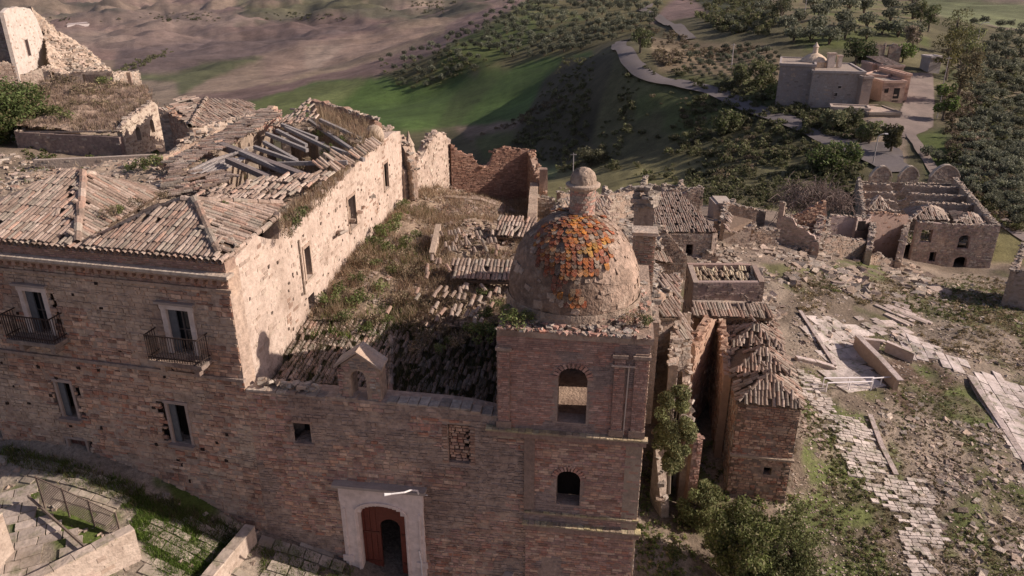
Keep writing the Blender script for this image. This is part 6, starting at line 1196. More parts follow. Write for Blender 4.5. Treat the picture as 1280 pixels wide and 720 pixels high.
bp = [A_[:2] + [.2, .3], B_[:2] + [0, .3], P(200,150,Z=58)[:2], P(185,128,Z=64)[:2], P(60,130,Z=66)[:2], P(20,160,Z=58)[:2]]; bz = lambda x, y: zt4 - .2 + np.clip((y - 50) * .13, 0, 2) + .2 * fbm(x * .5, y * .5, 3, 3)
sheet('debris', [tuple(q) for q in bp], bz, (.28,.21,.16), M['rubble'], u4, n=60, amp=.3); q = inplan(1600, bp); V, F, c = blades(np.concatenate([q, bz(q[:, 0], q[:, 1])[:, None]], 1), rng.uniform(.15, .5, 1600), 9, .35, pick([(.30,.22,.17),(.25,.18,.14),(.34,.26,.20),(.20,.16,.09)], 1600), wd=.02); MB().raw(V, F, c).build('dry_brush', M['dry'], u4, kind='stuff')
for i, (px, py, s, k, lab) in enumerate([(55,160,2.0,'green_shrub','bright green grass clump at the left end of the brush-filled house'),(72,160,2.2,'green_shrub','bright green clump behind the flat dark wall of the brush-filled house'),(88,162,1.6,'green_shrub','small bright green clump right of the other two in the brush-filled house'),(60,140,2.6,'dry_shrub','brown bush at the back left of the brush-filled house'),(110,138,2.8,'dry_shrub','broad brown bush in the middle of the brush-filled house'),(150,132,2.4,'dry_shrub','brown bush by the rounded end wall'),(85,130,2.6,'dry_shrub','brown bush at the rear edge of the brush-filled house, left of the broad one'),(128,150,2.0,'dry_shrub','low brown bush near the right front of the brush-filled house'),(100,152,1.8,'dry_shrub','low brown bush in the front middle of the brush-filled house'),(135,128,2.0,'green_shrub','dull green bush at the rear right of the brush-filled house')]):
    p = P(px, py, Z=56 + (162 - py) * .25); p[2] = float(bz(p[0], p[1])) - .1; plant(k, 'bush', p, s, lab, 'bush', hz=.7)
wl = thing('low_wall', 'long low grey parapet in front of the brush-filled house', 'wall', P(120, 212, Z=48)); seg(wl, P(42,206,Z=48.5), P(200,197,Z=49), 5, P(42,200,Z=48.5)[2], P(200,193,Z=49)[2], side=1, jag=.02, base=(.42,.35,.29), pal=PAL_GREY, keep=.15, m='plaster', loose=False, th=.35)
u5 = thing('hipped_house', 'house with brown hipped tile roof and dark gap at its left side, behind the palace', 'house', P(260, 180, Z=50))
zr = P(243,160,Z=49)[2]; A_, B_ = P(243,175,Z=49), P(322,165,Z=53); A_[2] = zr; seg(u5, A_, B_, 5, zr, zr + .2, side=1, m='palestone', base=(.50,.42,.34), pal=PAL_PALE, jag=.05, keep=.3, name='front_wall')
Lf = P(205,150,Z=53); seg(u5, Lf, A_, 5, [(0, zr + .5), (.5, zr + .3), (1, zr)], side=1, base=(.26,.19,.15), pal=PAL_ORANGE, jag=.2, name='side_wall'); 
E0, E1, Rg = A_ + [-.1, -.15, .1], B_ + [0, 0, .3], P(258,124,Z=55); Rg2 = P(222,123,Z=56); Rg3 = P(315,132,Z=58)
tile_roof(u5, [E0, E1, Rg3, Rg], (0, 1), 3, miss=.12, mess=.7, sz=1.15, single=30); tile_roof(u5, [P(212,140,Z=52.5), E0, Rg, Rg2], (0, 1), 2, miss=.35, mess=1.4, sz=1.15, holes=.3); ridge(u5, E0 + [0,0,.12], Rg + [0,0,.12], r=.16, single=False); seg(u5, P(200,150,Z=52), P(215,150,Z=52), 5, P(204,138,Z=52)[2], P(213,142,Z=52)[2], side=1, jag=.3, base=(.40,.31,.25))
seg(u5, P(310,150,Z=56), P(352,160,Z=50), 6, P(310,136,Z=56)[2], P(352,143,Z=50)[2], side=1, jag=.1, base=(.46,.38,.31), pal=PAL_PALE, m='palestone', keep=.3) if 0 else None
gz = [P(a, b, z=9)[:2] for a, b in ((-60,250),(215,235),(230,200),(40,190),(-60,190))]
q = inplan(900, gz); rocks('rubble', np.stack([q[:, 0], q[:, 1], height(q[:, 0], q[:, 1]) + .03], 1), .06 + .4 * rng.random(900) ** 3, DUST)['label'] = 'rubble between the palace roof and the brush-filled house'
# ================================================================ foreground, lower left
def lowwall(name, lab, L, th, ztop, base=(.47,.39,.32), zb=-1.5, dark=None, m='palestone'):
    t_ = thing(name, lab, 'wall', P(*L[0], z=ztop)); a, b = P(*L[0], z=ztop), P(*L[1], z=ztop); d = (b - a)[:2]; Ln = np.linalg.norm(d)
    w_ = Wall(a, d, 0, Ln, zb, ztop - .06, th, side=-1, jag=.05, seed=int(L[0][0])); g = MB(); w_.mesh(g, base); g.build('wall_body', M[m], t_); c8, cl = w_.stones(PAL_PALE, (.2, .5), (.12, .2), (.003, .02), keep=.12); lay('stone', c8, cl, M[m], t_, 0, stuffname='masonry')
    n = int(Ln / .55); 
    for k in range(n): g = MB(); pbox(g, w_, Ln * k / n + .01, Ln * (k + 1) / n - .005, ztop - .055, ztop + rng.uniform(-.01, .015), -th - .04, .03, pick([(.50,.42,.35),(.46,.38,.31)], 1)[0], .008); g.build('coping_stone', M['paving'], t_)
    return t_
lowwall('terrace_wall', 'sunlit plastered terrace wall at lower left, running towards the viewer', [(168,661),(10,741)], .3, 4.15)
lowwall('terrace_wall', 'short sunlit wall meeting the church front left of the red door', [(318,657),(250,738)], .32, 2.7)
lowwall('terrace_wall', 'pale wall end cut by the lower left corner', [(2,640),(-60,690)], .4, 5.0)
lowwall('terrace_wall', 'tip of a pale wall at the bottom edge, just right of the red door', [(652,698),(630,735)], .25, 1.3)
fn = thing('wire_fence', 'sagging rusty wire-mesh fence panel between terrace paving and palace', 'fence', hit(100, 640)); pA, pB = hit(54, 628), hit(150, 672); pA = P(54,627,z=4.0); pB = P(152,672,z=3.2)
fA, fB = pA, pB; ht = 1.0; up = np.array([0, 0, ht]); g = MB(); nF = 44; dv = (fB - fA) / nF
for i in range(-12, nF + 1):
    for s_ in (1, -1):
        p0 = fA + dv * (i if s_ > 0 else i + 12); q0 = fA + dv * (i + 12 if s_ > 0 else i) + up
        t0 = max(0, -i / 12); t1 = min(1, (nF - i) / 12)
        if t1 <= t0: continue
        a = p0 + (q0 - p0) * (t0 if s_ > 0 else 1 - t1); b = p0 + (q0 - p0) * (t1 if s_ > 0 else 1 - t0); g.bar(a, b, .009, .009, (.20,.16,.14))
g.build('mesh', M['iron'], fn, kind='stuff')
for t_ in (0, .33, .66, 1): p = fA + (fB - fA) * t_; MB().bar(p - [0, 0, .3], p + up + [0, 0, .05], .04, .04, (.22,.17,.14)).build('post', M['iron'], fn)
MB().bar(fA + up, fB + up, .025, .025, (.22,.17,.14)).build('rail', M['iron'], fn); MB().bar(P(35,620,z=4.1), P(130,705,z=3.35), .05, .12, (.25,.20,.16)).build('base_rail', M['iron'], fn)
def slabs(name, poly_px, ang, su, sv, single, lab, colr=(.44,.37,.31), keepf=1.0, parent=None, thick=.04, lift=.02, jit=.02, sh=0, pal=None, sn='paving_slab', noise=(1.0, -9)):
    P2 = hits([a for a, b in poly_px], [b for a, b in poly_px])[:, :2]; P2 = P2[~np.isnan(P2[:, 0])]; u = rot(ang); v = np.array([-u[1], u[0]]); A = np.stack([P2 @ u, P2 @ v], 1); lo, hi = A.min(0), A.max(0); B = []
    y = lo[1]
    while y < hi[1]:
        h = sv * rng.uniform(.8, 1.2); x = lo[0] - rng.uniform(0, su)
        while x < hi[0]: l = su * rng.uniform(.65, 1.35); B.append((x, x + l, y, y + h)); x += l
        y += h
    B = np.array(B); c = (B[:, :1] + B[:, 1:2]) / 2 * u + (B[:, 2:3] + B[:, 3:]) / 2 * v; k = inpoly(c[:, 0] + .3 * fbm(c[:, 0], c[:, 1], 2, 3), c[:, 1] + .3 * fbm(c[:, 0] + 9, c[:, 1], 2, 3), [tuple(p) for p in P2]) & (rng.random(len(c)) < keepf) & (fbm(c[:, 0] / noise[0], c[:, 1] / noise[0], 3, 6) > noise[1]); B = B[k]; n = len(B); g_ = .02; C8 = []
    for zz_ in (-.12, 0):
        for sx, sy in ((0, 2), (1, 2), (1, 3), (0, 3)):
            x = B[:, sx] + (g_ if sx == 0 else -g_) + rng.uniform(-jit, jit, n); yv = B[:, sy] + (g_ if sy == 2 else -g_) + rng.uniform(-jit, jit, n); p = x[:, None] * u + yv[:, None] * v; C8.append(np.concatenate([p, (height(p[:, 0], p[:, 1]) + (zz_ if zz_ else thick + lift))[:, None]], 1))
    C8 = np.stack(C8, 1); C8[:, 4:, 2] += rng.uniform(-.012, .02, (n, 1)); 
    root = parent
    if root is None: 
        bm_ = MB().box(*(C8.mean((0, 1)) - [0, 0, .6]), .5, .5, .2, (.3, .25, .2)); root = bm_.build(name, M['paving'], kind='structure'); ORG[root.name] = np.zeros(3); root['label'] = lab
    lay(sn, C8, pick(pal or [colr, np.array(colr) * .85, np.array(colr) * 1.1], n, .1), M['paving'], root, single); return root
slabs('terrace_paving', [(-60,600),(25,612),(52,632),(150,700),(110,735),(-60,745)], 22, .62, .42, 60, 'flagged terrace in the lower left corner', (.42,.355,.30), .93)
slabs('lane_paving', [(-60,560),(40,600),(160,668),(180,735),(300,735),(322,665),(200,625),(90,578),(-60,540)], -14, .5, .34, 60, 'weedy stone lane along the foot of the palace', (.36,.31,.25), .8, noise=(1.3, -.25))
slabs('forecourt', [(335,668),(440,700),(455,745),(300,745),(328,722)], -8, .55, .4, 40, 'worn paving in front of the red church door', (.36,.31,.26), .9, noise=(1.2, -.3))
lg = [(-60,550),(60,592),(150,640),(200,720),(250,720),(310,668),(200,630),(100,590),(0,558)]
p = hits(*inpx(2300, lg).T); p = p[~np.isnan(p[:, 0])]; p = p[fbm(p[:, 0] * .9, p[:, 1] * .9, 3, 5) > .0]; V, F, c = blades(p, rng.uniform(.05, .18, len(p)), 12, .16, pick([(.10,.16,.03),(.08,.13,.025),(.13,.18,.04)], len(p)), wd=.014); tag(MB().raw(V, F, c).build('grass', M['dry'], kind='stuff'), 'bright green weeds in the joints of the lane beside the palace')
grub('rubble', [(0,545),(330,660),(330,720),(120,720),(0,620)], 500, (.03, .2), DUST, 'small loose stones on the lane by the palace')
# ================================================================ stepped path, plaza, ramp, right
CONC = (.52,.455,.41)
pz = [(996,389),(1010,392),(1045,398),(1092,420),(1066,425),(1093,473),(1097,485),(1032,485),(1040,455),(1013,418)]
slabs('plaza', pz, 25, 1.3, .9, 60, 'pale paved landing at the top of the stepped path', CONC, .99, thick=.05)
cob = [(997,462),(1025,478),(1046,516),(1072,528),(1096,545),(1110,585),(1120,595),(1160,602),(1170,648),(1186,682),(1168,690),(1165,730),(1138,730),(1120,650),(1085,620),(1060,600),(1048,566),(1034,528),(997,488)]
def sdir(a, b): q = hits([a[0], b[0]], [a[1], b[1]]); return math.degrees(math.atan2(q[1, 1] - q[0, 1], q[1, 0] - q[0, 0]))
slabs('stepped_path', cob, sdir((1010,470),(1150,700)) + 90, .42, .24, 290, 'cobbled stepped path running down to the lower right', (.50,.44,.39), .82, thick=.06, noise=(1.6, -.33), sn='cobble')
rd_px = [(1122,420),(1150,425),(1218,462),(1290,484),(1290,590),(1270,575),(1211,471),(1185,458),(1137,449)]
slabs('lower_road', rd_px, sdir((1215,470),(1275,570)), 1.1, .7, 80, 'pale paved road at the right edge', (.53,.465,.43), .99, thick=.05)
slabs('landing_steps', [(1096,378),(1140,382),(1150,405),(1110,400)], sdir((1100,380),(1150,400)), 1.5, .45, 30, 'broken pale steps in the open ground', (.46,.38,.34), .9, thick=.12, sn='step')
slabs('landing_edge', [(1070,395),(1120,400),(1180,440),(1130,425),(1090,415)], 25, .8, .5, 40, 'worn paving between plaza and lower road', (.46,.39,.35), .7)
def gwall(name, lab, pts_, h, th, base, root=None, coping=(.50,.42,.38), zdrop=1.0, m='plaster'):
    t_ = root or thing(name, lab, 'wall', hit(*pts_[0])); q = hits([a for a, b in pts_], [b for a, b in pts_])
    for a, b in zip(q[:-1], q[1:]):
        d = (b - a)[:2]; L = np.linalg.norm(d); w_ = Wall(a, d, 0, L, min(a[2], b[2]) - zdrop, [(0, a[2] + h), (L, b[2] + h)], th, jag=0); g = MB(); w_.mesh(g, base); g.build('wall_body', M[m], t_)
        n = max(1, int(L / 1.2))
        for k in range(n): g = MB(); g.bar(w_.pt(L * k / n + .01, float(w_.top(L * k / n)) + .04, -th / 2), w_.pt(L * (k + 1) / n - .01, float(w_.top(L * (k + 1) / n)) + .04, -th / 2), th + .08, .07, coping); g.build('coping_slab', M['paving'], t_)
    return t_
gwall('ramp_wall', 'brown parapet wall of the ramp beside the white railings', [(1066,434),(1093,462),(1119,492)], .85, .28, (.40,.30,.22)); gwall('ramp_wall', 'pale parapet wall above the ramp pit', [(1072,436),(1105,440),(1140,455)], .7, .22, (.44,.36,.31))
gwall('kerb_wall', 'low dark-edged kerb wall along the lower road', [(1210,474),(1240,520),(1285,590)], .12, .25, (.30,.24,.20)); gwall('kerb_wall', 'thin kerb wall down the left side of the landing', [(998,391),(1018,422),(1042,460)], .15, .15, (.34,.27,.22)); gwall('kerb_wall', 'short pale kerb beside the tent-roofed row', [(996,452),(1020,457),(1043,464)], .2, .3, (.44,.37,.32)); gwall('kerb_wall', 'broken kerb down the middle of the stepped path', [(1085,520),(1100,560),(1118,596)], .08, .16, (.42,.34,.29))
ra = thing('railing', 'white tubular railing across the foot of the ramp', 'railing', hit(1070, 480)); 
for (l, r) in (((1028,478),(1090,476)), ((1032,484),(1088,481)), ((1088,478),(1112,475))):
    a, b = hits([l[0], r[0]], [l[1] + 6, r[1] + 7]); 
    MB().tube([a + [0, 0, .6], b + [0, 0, .6]], .04, (.72,.68,.68), 6).build('rail', M['metal'], ra)
    for t_ in (0, .5, 1): p = a + (b - a) * t_; MB().tube([p, p + [0, 0, .6]], .035, (.72,.68,.68), 6).build('post', M['metal'], ra)
# weeds and small scrub over the open ground
make_proto('tuft', .5, .5, 5, 10, .10, (.115,.145,.045), (.22,.18,.10), 4)
make_proto('tuft_dry', .5, .45, 5, 9, .09, (.19,.145,.085), (.13,.115,.05), 3)
def cover(name, poly_px, n, key, size, lab, cl=-.1, zs=.8, sd=3, nsz=None):
    p = hits(*inpx(n, poly_px).T); p = p[~np.isnan(p[:, 0])]; s_ = nsz or (1.2 + np.hypot(p[:, 0], p[:, 1]) / 30)
    p = p[fbm(p[:, 0] / s_, p[:, 1] / s_, 3, sd) + rng.normal(0, .15, len(p)) > cl]; o = mesh_join(SHRUB[key], p, size[0] + (size[1] - size[0]) * rng.random(len(p)) ** 2, name, zs=zs); tag(o, lab, kind='stuff'); return o
cover('undergrowth', [(1000,490),(1045,520),(1090,620),(1130,700),(1120,740),(1000,740),(985,640)], 2300, 'tuft', (.08, .42), 'weedy undergrowth between the tent-roofed row and the stepped path', .0)
cover('undergrowth', [(1100,450),(1180,455),(1300,640),(1300,740),(1185,740),(1130,560)], 3400, 'tuft', (.06, .34), 'green weeds among rubble between the paths', .02, sd=5)
cover('dry_weeds', [(985,340),(1300,350),(1300,470),(1180,440),(1100,380),(1000,390)], 2200, 'tuft_dry', (.2, .8), 'dry weeds over the open ground below the ruins', -.1, sd=6)
cover('undergrowth', [(1000,320),(1140,320),(1300,370),(1300,450),(1180,400),(1020,360)], 1500, 'tuft', (.2, .7), 'green weeds over the open ground below the ruins', .05, sd=7)
cover('dry_weeds', [(985,480),(1300,480),(1300,740),(985,740)], 4200, 'tuft_dry', (.1, .4), 'dry weeds on the right-hand slope', 0, sd=8)
cover('undergrowth', [(790,560),(1000,600),(1000,740),(790,740)], 900, 'tuft', (.2, .7), 'undergrowth in the alley by the bell tower', -.2, sd=9)
cover('undergrowth', [(0,100),(230,190),(230,230),(0,250)], 500, 'tuft', (.3, 1.0), 'weeds on the rise behind the palace', 0, sd=10)

p = hits(*inpx(700, [(0,556),(110,585),(310,664),(325,690),(300,690),(90,600),(0,572)]).T); p = p[~np.isnan(p[:, 0])]; V, F, c = blades(p, rng.uniform(.08, .3, len(p)), 12, .2, pick([(.09,.13,.03),(.12,.14,.05),(.16,.14,.07)], len(p)), wd=.014); tag(MB().raw(V, F, c).build('grass', M['dry'], kind='stuff'), 'tall weeds in the shade at the foot of the palace front')
p = hits(*inpx(260, [(328,672),(440,712),(445,730),(325,720)]).T); p = p[~np.isnan(p[:, 0])]; V, F, c = blades(p, rng.uniform(.05, .2, len(p)), 12, .15, pick([(.10,.14,.03),(.13,.15,.05)], len(p)), wd=.014); tag(MB().raw(V, F, c).build('grass', M['dry'], kind='stuff'), 'weeds along the foot of the church front')
grub('gravel', [(990,480),(1300,470),(1300,740),(990,740)], 9000, (.02, .12), DUST, 'fine gravel and chips over the right-hand slope', cl=-.3)
grub('gravel', [(985,330),(1300,350),(1300,480),(990,470)], 7000, (.03, .2), DUST, 'chips and small stones over the open ground', cl=-.3)
# ================================================================ chapel group on the far rise
cg = thing('chapel', 'grey walled chapel complex with small tiled dome and bell gable beside the gravel yard', 'chapel', P(1040, 133, Z=158))
GW = (.30,.265,.25); SAL = (.44,.31,.25)
def box_px(root, x0, yb, x1, yb1, ytop, Z0, Z1, dep, name, base, m='plaster', roof=None, opn=None, flat=(.36,.30,.25), pal=PAL_GREY, keep=.25):
    a, b = P(x0, yb, Z=Z0), P(x1, yb1, Z=Z1); zt = P((x0 + x1) / 2, ytop, Z=(Z0 + Z1) / 2)[2]; d = (b - a)[:2]; L = np.linalg.norm(d); d /= L; nn = np.array([-d[1], d[0]]); w_ = Wall(a, d, 0, L, a[2] - 4, zt, .4); g = MB(); zb = min(a[2], b[2]) - 4
    c = [a[:2], b[:2], b[:2] + nn * dep, a[:2] + nn * dep]; g.hexa([[*q, zb] for q in c] + [[*q, zt] for q in c], base); o = g.build(name, M[m], root)
    c8, cl = w_.stones([tuple(np.array(base) * k) for k in (.8, .9, 1, 1.1)], (.5, 1.1), (.3, .5), (.01, .04), keep=keep); MB().hexa(c8, cl).build('masonry', M['stone'], o, kind='stuff') if len(c8) else None
    if flat is not None:
        for i in range(4): p, q = np.array([*c[i], zt]), np.array([*c[(i + 1) % 4], zt]); MB().bar(p, q, .45, .5, np.array(base) * 1.25).build('parapet', M['plaster'], o)
        g = MB(); g.quads([[[*q, zt + .03] for q in c]], np.array(flat)); g.build('flat_roof', M['tile'], o)
    if roof: tile_roof(root, [[*c[0], zt + .1], [*c[1], zt + .1], [*c[2], zt + roof], [*c[3], zt + roof]], (0, 1), 3, sz=2, miss=.05, mess=.3)
    for (ax, ay, bx, by) in (opn or []):
        s0, z1 = onplane(ax, ay, a[:2], d); s1, z0 = onplane(bx, by, a[:2], d); g = MB(); pbox(g, w_, s0, s1, z0, z1, -.1, .02, (.035,.03,.028)); f_ = g.build('window', M['dark'], root); g = MB(); pbox(g, w_, s0 - .15, s1 + .15, z1, z1 + .15, -.1, .07, np.array(base) * 1.3); g.build('lintel', M['plaster'], f_)
    return c, zt
box_px(cg, 969, 128, 1012, 132, 79, 160, 158, 14, 'side_wing', GW); c_, ztc = box_px(cg, 1010, 132, 1074, 134, 88, 157, 155, 16, 'main_block', (.34,.31,.29), opn=[(1048,107,1051,111),(1043,116,1046,120)])
box_px(cg, 1073, 132, 1085, 133, 95, 153, 153, 14, 'corner_block', (.30,.25,.22)); box_px(cg, 1020, 100, 1070, 100, 86, 172, 170, 6, 'rear_range', SAL); box_px(cg, 1074, 124, 1102, 126, 93, 165, 162, 8, 'linking_range', SAL, opn=[(1087,108,1092,126),(1095,104,1098,110)]); box_px(cg, 1100, 127, 1128, 127, 101, 156, 156, 9, 'small_house', (.46,.32,.25), opn=[(1106,110,1110,116),(1118,110,1122,127)])
box_px(cg, 1103, 100, 1127, 100, 82, 172, 172, 10, 'rear_house', (.36,.28,.24), roof=1.0); box_px(cg, 1126, 125, 1133, 125, 92, 158, 158, 12, 'stair_block', (.50,.34,.26)); box_px(cg, 1090, 88, 1100, 88, 80, 175, 175, 6, 'low_block', SAL)
pdm = P(1017, 79, Z=162); MB().lathe(pdm[0], pdm[1], [(2.7,pdm[2]-3),(2.7,pdm[2]+.3),(3.0,pdm[2]+.45),(2.8,pdm[2]+.6),(2.3,pdm[2]+1.2),(1.4,pdm[2]+1.8),(.7,pdm[2]+2.1),(.6,pdm[2]+2.2)], (.55,.44,.33), 18).build('dome', M['tile'], cg); z_ = pdm[2] + 2.1; MB().lathe(pdm[0], pdm[1], [(.55,z_),(.5,z_+1.2),(.7,z_+1.3),(.3,z_+1.8),(.05,z_+2.3)], (.60,.50,.40), 12).build('lantern', M['plaster'], cg)
for px, y0, y1, w2 in ((1037, 86, 67, .9), (1048, 84, 70, .5)): p = P(px, y0, Z=160); q = P(px, y1, Z=160); MB().box(p[0], p[1], (p[2] + q[2]) / 2, w2 * 1.6, 1.0, q[2] - p[2], (.55,.48,.42)).box(p[0], p[1], q[2] + .15, w2 * 2, 1.3, .3, (.5,.4,.33)).build('bell_gable', M['plaster'], cg)
tw = thing('terrace_wall', 'low walled terrace below the chapel complex, beside the yard', 'wall', P(1080, 152, Z=148)); box_px(tw, 1038, 148, 1085, 149, 135, 149, 147, 4, 'terrace', (.40,.33,.28)); box_px(tw, 1084, 152, 1124, 153, 141, 146, 146, 9, 'terrace', (.26,.22,.18), flat=(.46,.36,.29))
rh = thing('ruined_farmhouse', 'dark roofless farmhouse walls between olives behind the chapel', 'ruin', P(1105, 78, Z=190)); 
for L in ([(1087,60),(1095,55),(1107,58)], [(1112,60),(1118,55),(1127,60)]): pseg(rh, L, 190, 190, -6, side=1, jag=.5, base=(.34,.26,.22), pal=PAL_GREY, size=(.6, 1.2), co=(.4, .6), step=.8, th=.6); pseg(rh, [(L[-1][0], L[-1][1]), (L[-1][0] + 1, L[-1][1] - 3)], 190, 197, -6, side=1, jag=.5, base=(.34,.26,.22), pal=PAL_GREY, size=(.6, 1.2), co=(.4, .6), step=.8)
sh_ = thing('white_shed', 'small white-roofed shed at the far end of the gravel yard', 'shed', P(1170, 78, Z=190)); box_px(sh_, 1162, 79, 1177, 77, 71, 185, 185, 4, 'walls', (.46,.42,.40), flat=(.66,.62,.60), keep=0)
fh = thing('farmhouse', 'distant long white farm building with grey roof in the ploughed valley', 'farmhouse', hit(98, 33)); h_ = hit(98, 34); Z_ = 1750
a = hit(84, 34); b = hit(108, 33); d = (b - a); zt_ = max(a[2], b[2]); MB().hexa([a + [0,0,-5], b + [0,0,-5], b + [0,18,-5], a + [0,18,-5], [a[0],a[1],zt_+4], [b[0],b[1],zt_+4], [b[0],b[1]+18,zt_+4], [a[0],a[1]+18,zt_+6]], (.36,.33,.32)).build('walls', M['plaster'], fh); MB().hexa([[a[0]-1,a[1]-1,zt_+6.1],[a[0]+ (b-a)[0]*.75,b[1]-1,zt_+6.1],[a[0]+(b-a)[0]*.75,b[1]+19,zt_+6.1],[a[0]-1,a[1]+19,zt_+6.1],[a[0]-1,a[1]+8,zt_+9],[a[0]+(b-a)[0]*.75,b[1]+8,zt_+9],[a[0]+(b-a)[0]*.75,b[1]+10,zt_+9],[a[0]-1,a[1]+10,zt_+9]], (.20,.18,.19)).build('roof', M['tile'], fh)
# poles and street lamps
def pole(name, lab, px, py, hgt, r, cat='pole', arm=0, base=None, grp=None, c=(.46,.42,.40)):
    p = hit(px, py) if base is None else base; t_ = thing(name, lab, cat, p, grp); MB().tube([p - [0,0,1], p + [0,0,hgt]], [r, r * .7], c, 7).build('post', M['metal'], t_)
    if arm: MB().tube([p + [0,0,hgt], p + [arm * .5,0,hgt+.35], p + [arm,0,hgt+.4]], r * .6, c, 6).build('arm', M['metal'], t_); MB().box(p[0] + arm * 1.2, p[1], p[2] + hgt + .38, abs(arm) * .5, .35, .16, (.66,.64,.62)).build('lamp_head', M['metal'], t_)
    else: MB().bar(p + [-.7,0,hgt-.4], p + [.7,0,hgt-.4], .12, .12, c).build('crossbar', M['wood'], t_)
pole('street_lamp', 'street lamp by the road bend below the chapel, above the rounded gables', 1091, 206, 4.6, .11, 'street lamp', 1.0); pole('street_lamp', 'street lamp on the right edge of the gravel yard', 1171, 148, 5.2, .1, 'street lamp', -1.0); pole('street_lamp', 'tall street lamp standing in the trees at the upper right', 1219, 64, 8, .14, 'street lamp', 1.6)
pole('utility_pole', 'pale utility pole in the valley directly above the dome', 716, 224, 6.0, .12, 'utility pole', base=P(716, 224, Z=168)); pole('utility_pole', 'utility pole among the young olive rows left of the chapel', 914, 86, 6.5, .14, 'utility pole'); pole('utility_pole', 'utility pole among large olives behind the chapel dome', 1005, 22, 7, .15, 'utility pole'); pole('utility_pole', 'thin utility pole between yard trees and street lamp', 1178, 110, 7, .1, 'utility pole')
# ================================================================ olive groves
def sample(poly, n, dmin):
    q = inpx(n * 6, poly); out = []
    for p in q:
        if all((p[0] - o[0]) ** 2 + ((p[1] - o[1]) * 1.6) ** 2 > dmin ** 2 for o in out): out.append(p)
        if len(out) >= n: break
    return np.array(out)
TR = []
for poly, n, dm, wpx, tone in (([(590,62),(640,25),(660,-8),(830,-8),(815,38),(770,48),(745,60),(700,66),(650,76)], 185, 9.5, 12.5, 0), ([(470,78),(560,50),(615,30),(600,85),(560,100),(520,112),(500,108)], 52, 9, 9.5, 0), ([(560,48),(650,2),(640,30),(600,55)], 26, 9, 8.5, 0),
      ([(975,6),(1140,6),(1152,48),(1100,50),(1060,56),(985,56)], 44, 19, 24, 1), ([(905,30),(965,8),(970,30),(930,50)], 10, 11, 15, 1), ([(1205,62),(1280,58),(1280,150),(1225,140),(1200,95)], 46, 12, 15, 1), ([(1195,150),(1280,150),(1280,290),(1245,270),(1205,215)], 62, 12, 18, 1),
      ([(1140,180),(1200,215),(1240,262),(1235,280),(1200,240)], 10, 13, 16, 1), ([(850,62),(960,62),(965,85),(870,82)], 26, 9.5, 10, 0), ([(1215,28),(1280,38),(1280,58),(1210,50)], 12, 12, 12, 1)):
    for p in sample(poly, n, dm): TR.append((p[0], p[1], wpx * rng.uniform(.8, 1.2), tone))
# young olives in rows left of the chapel
for r_ in range(8):
    for k in range(13):
        px = 838 + k * 11.0 + r_ * 4.5 + rng.normal(0, .8); py = 84 + r_ * 4.6 - k * 2.1 + rng.normal(0, .5)
        if px < 975 and 52 < py < 118 and rng.random() > .08 and inpoly([px], [py], [(826,70),(965,56),(1005,92),(985,112),(930,112),(850,94)])[0]: TR.append((px, py, 6.8, 2))
TR = np.array(TR); H_ = hits(TR[:, 0], TR[:, 1]); ok = ~np.isnan(H_[:, 0]); TR, H_ = TR[ok], H_[ok]; road_d = hits([a for a, b in road_px], [b for a, b in road_px])
rp2 = np.concatenate([np.linspace(road_d[i, :2], road_d[i + 1, :2], 6) for i in range(len(road_d) - 1)])
ok = np.array([np.min(np.hypot(*(rp2 - h[:2]).T)) > 4.5 for h in H_]); TR, H_ = TR[ok], H_[ok]
dep = np.hypot(H_[:, 0], H_[:, 1]); sz = TR[:, 2] * dep / FPX / 2
o = np.argsort(-TR[:, 2]); first = set(o[:285].tolist()); rest = []
GL = {0: ('grey-green olive tree in the dense grove on the hill above the green field', 'olive trees of the dense hill grove'), 1: ('broad dark olive tree on the slopes around the chapel', 'large olive trees on the slopes around the chapel'), 2: ('young olive tree in the planted rows left of the chapel', 'young olives planted in rows')}
def GLf(t):
    px, py, _, k = t
    if k == 1 and px > 1190: return ('grey-green olive tree on the brown slope right of the yard, upper part', 'olives on the upper right-hand slope') if py < 155 else ('grey-green olive tree on the brown slope above the lane, lower right part', 'olives on the lower right-hand slope')
    if k == 1: return ('broad round olive tree on the terraced rise behind the chapel', 'large olives behind the chapel')
    if px < 620: return ('small olive tree on the knoll above the bright green field', 'olives on the knoll above the green field')
    if px > 840: return ('olive tree just uphill of the young planted rows', 'olives above the young rows')
    return ('grey-green olive tree in the dense grove left of the upper road', 'olives of the dense grove')
for i in range(len(TR)):
    if i in first: plant('olive', 'olive_tree', H_[i] - [0, 0, .05 * sz[i]], sz[i], *GLf(TR[i])[:1], 'olive tree', GLf(TR[i])[1], hz=rng.uniform(.8, .98))
    else: rest.append(i)
if rest: tag(mesh_join(SHRUB['olive'], H_[rest] + [0, 0, .2] * sz[rest][:, None], sz[rest], 'olive_trees'), 'further small olive trees of the groves', kind='stuff')
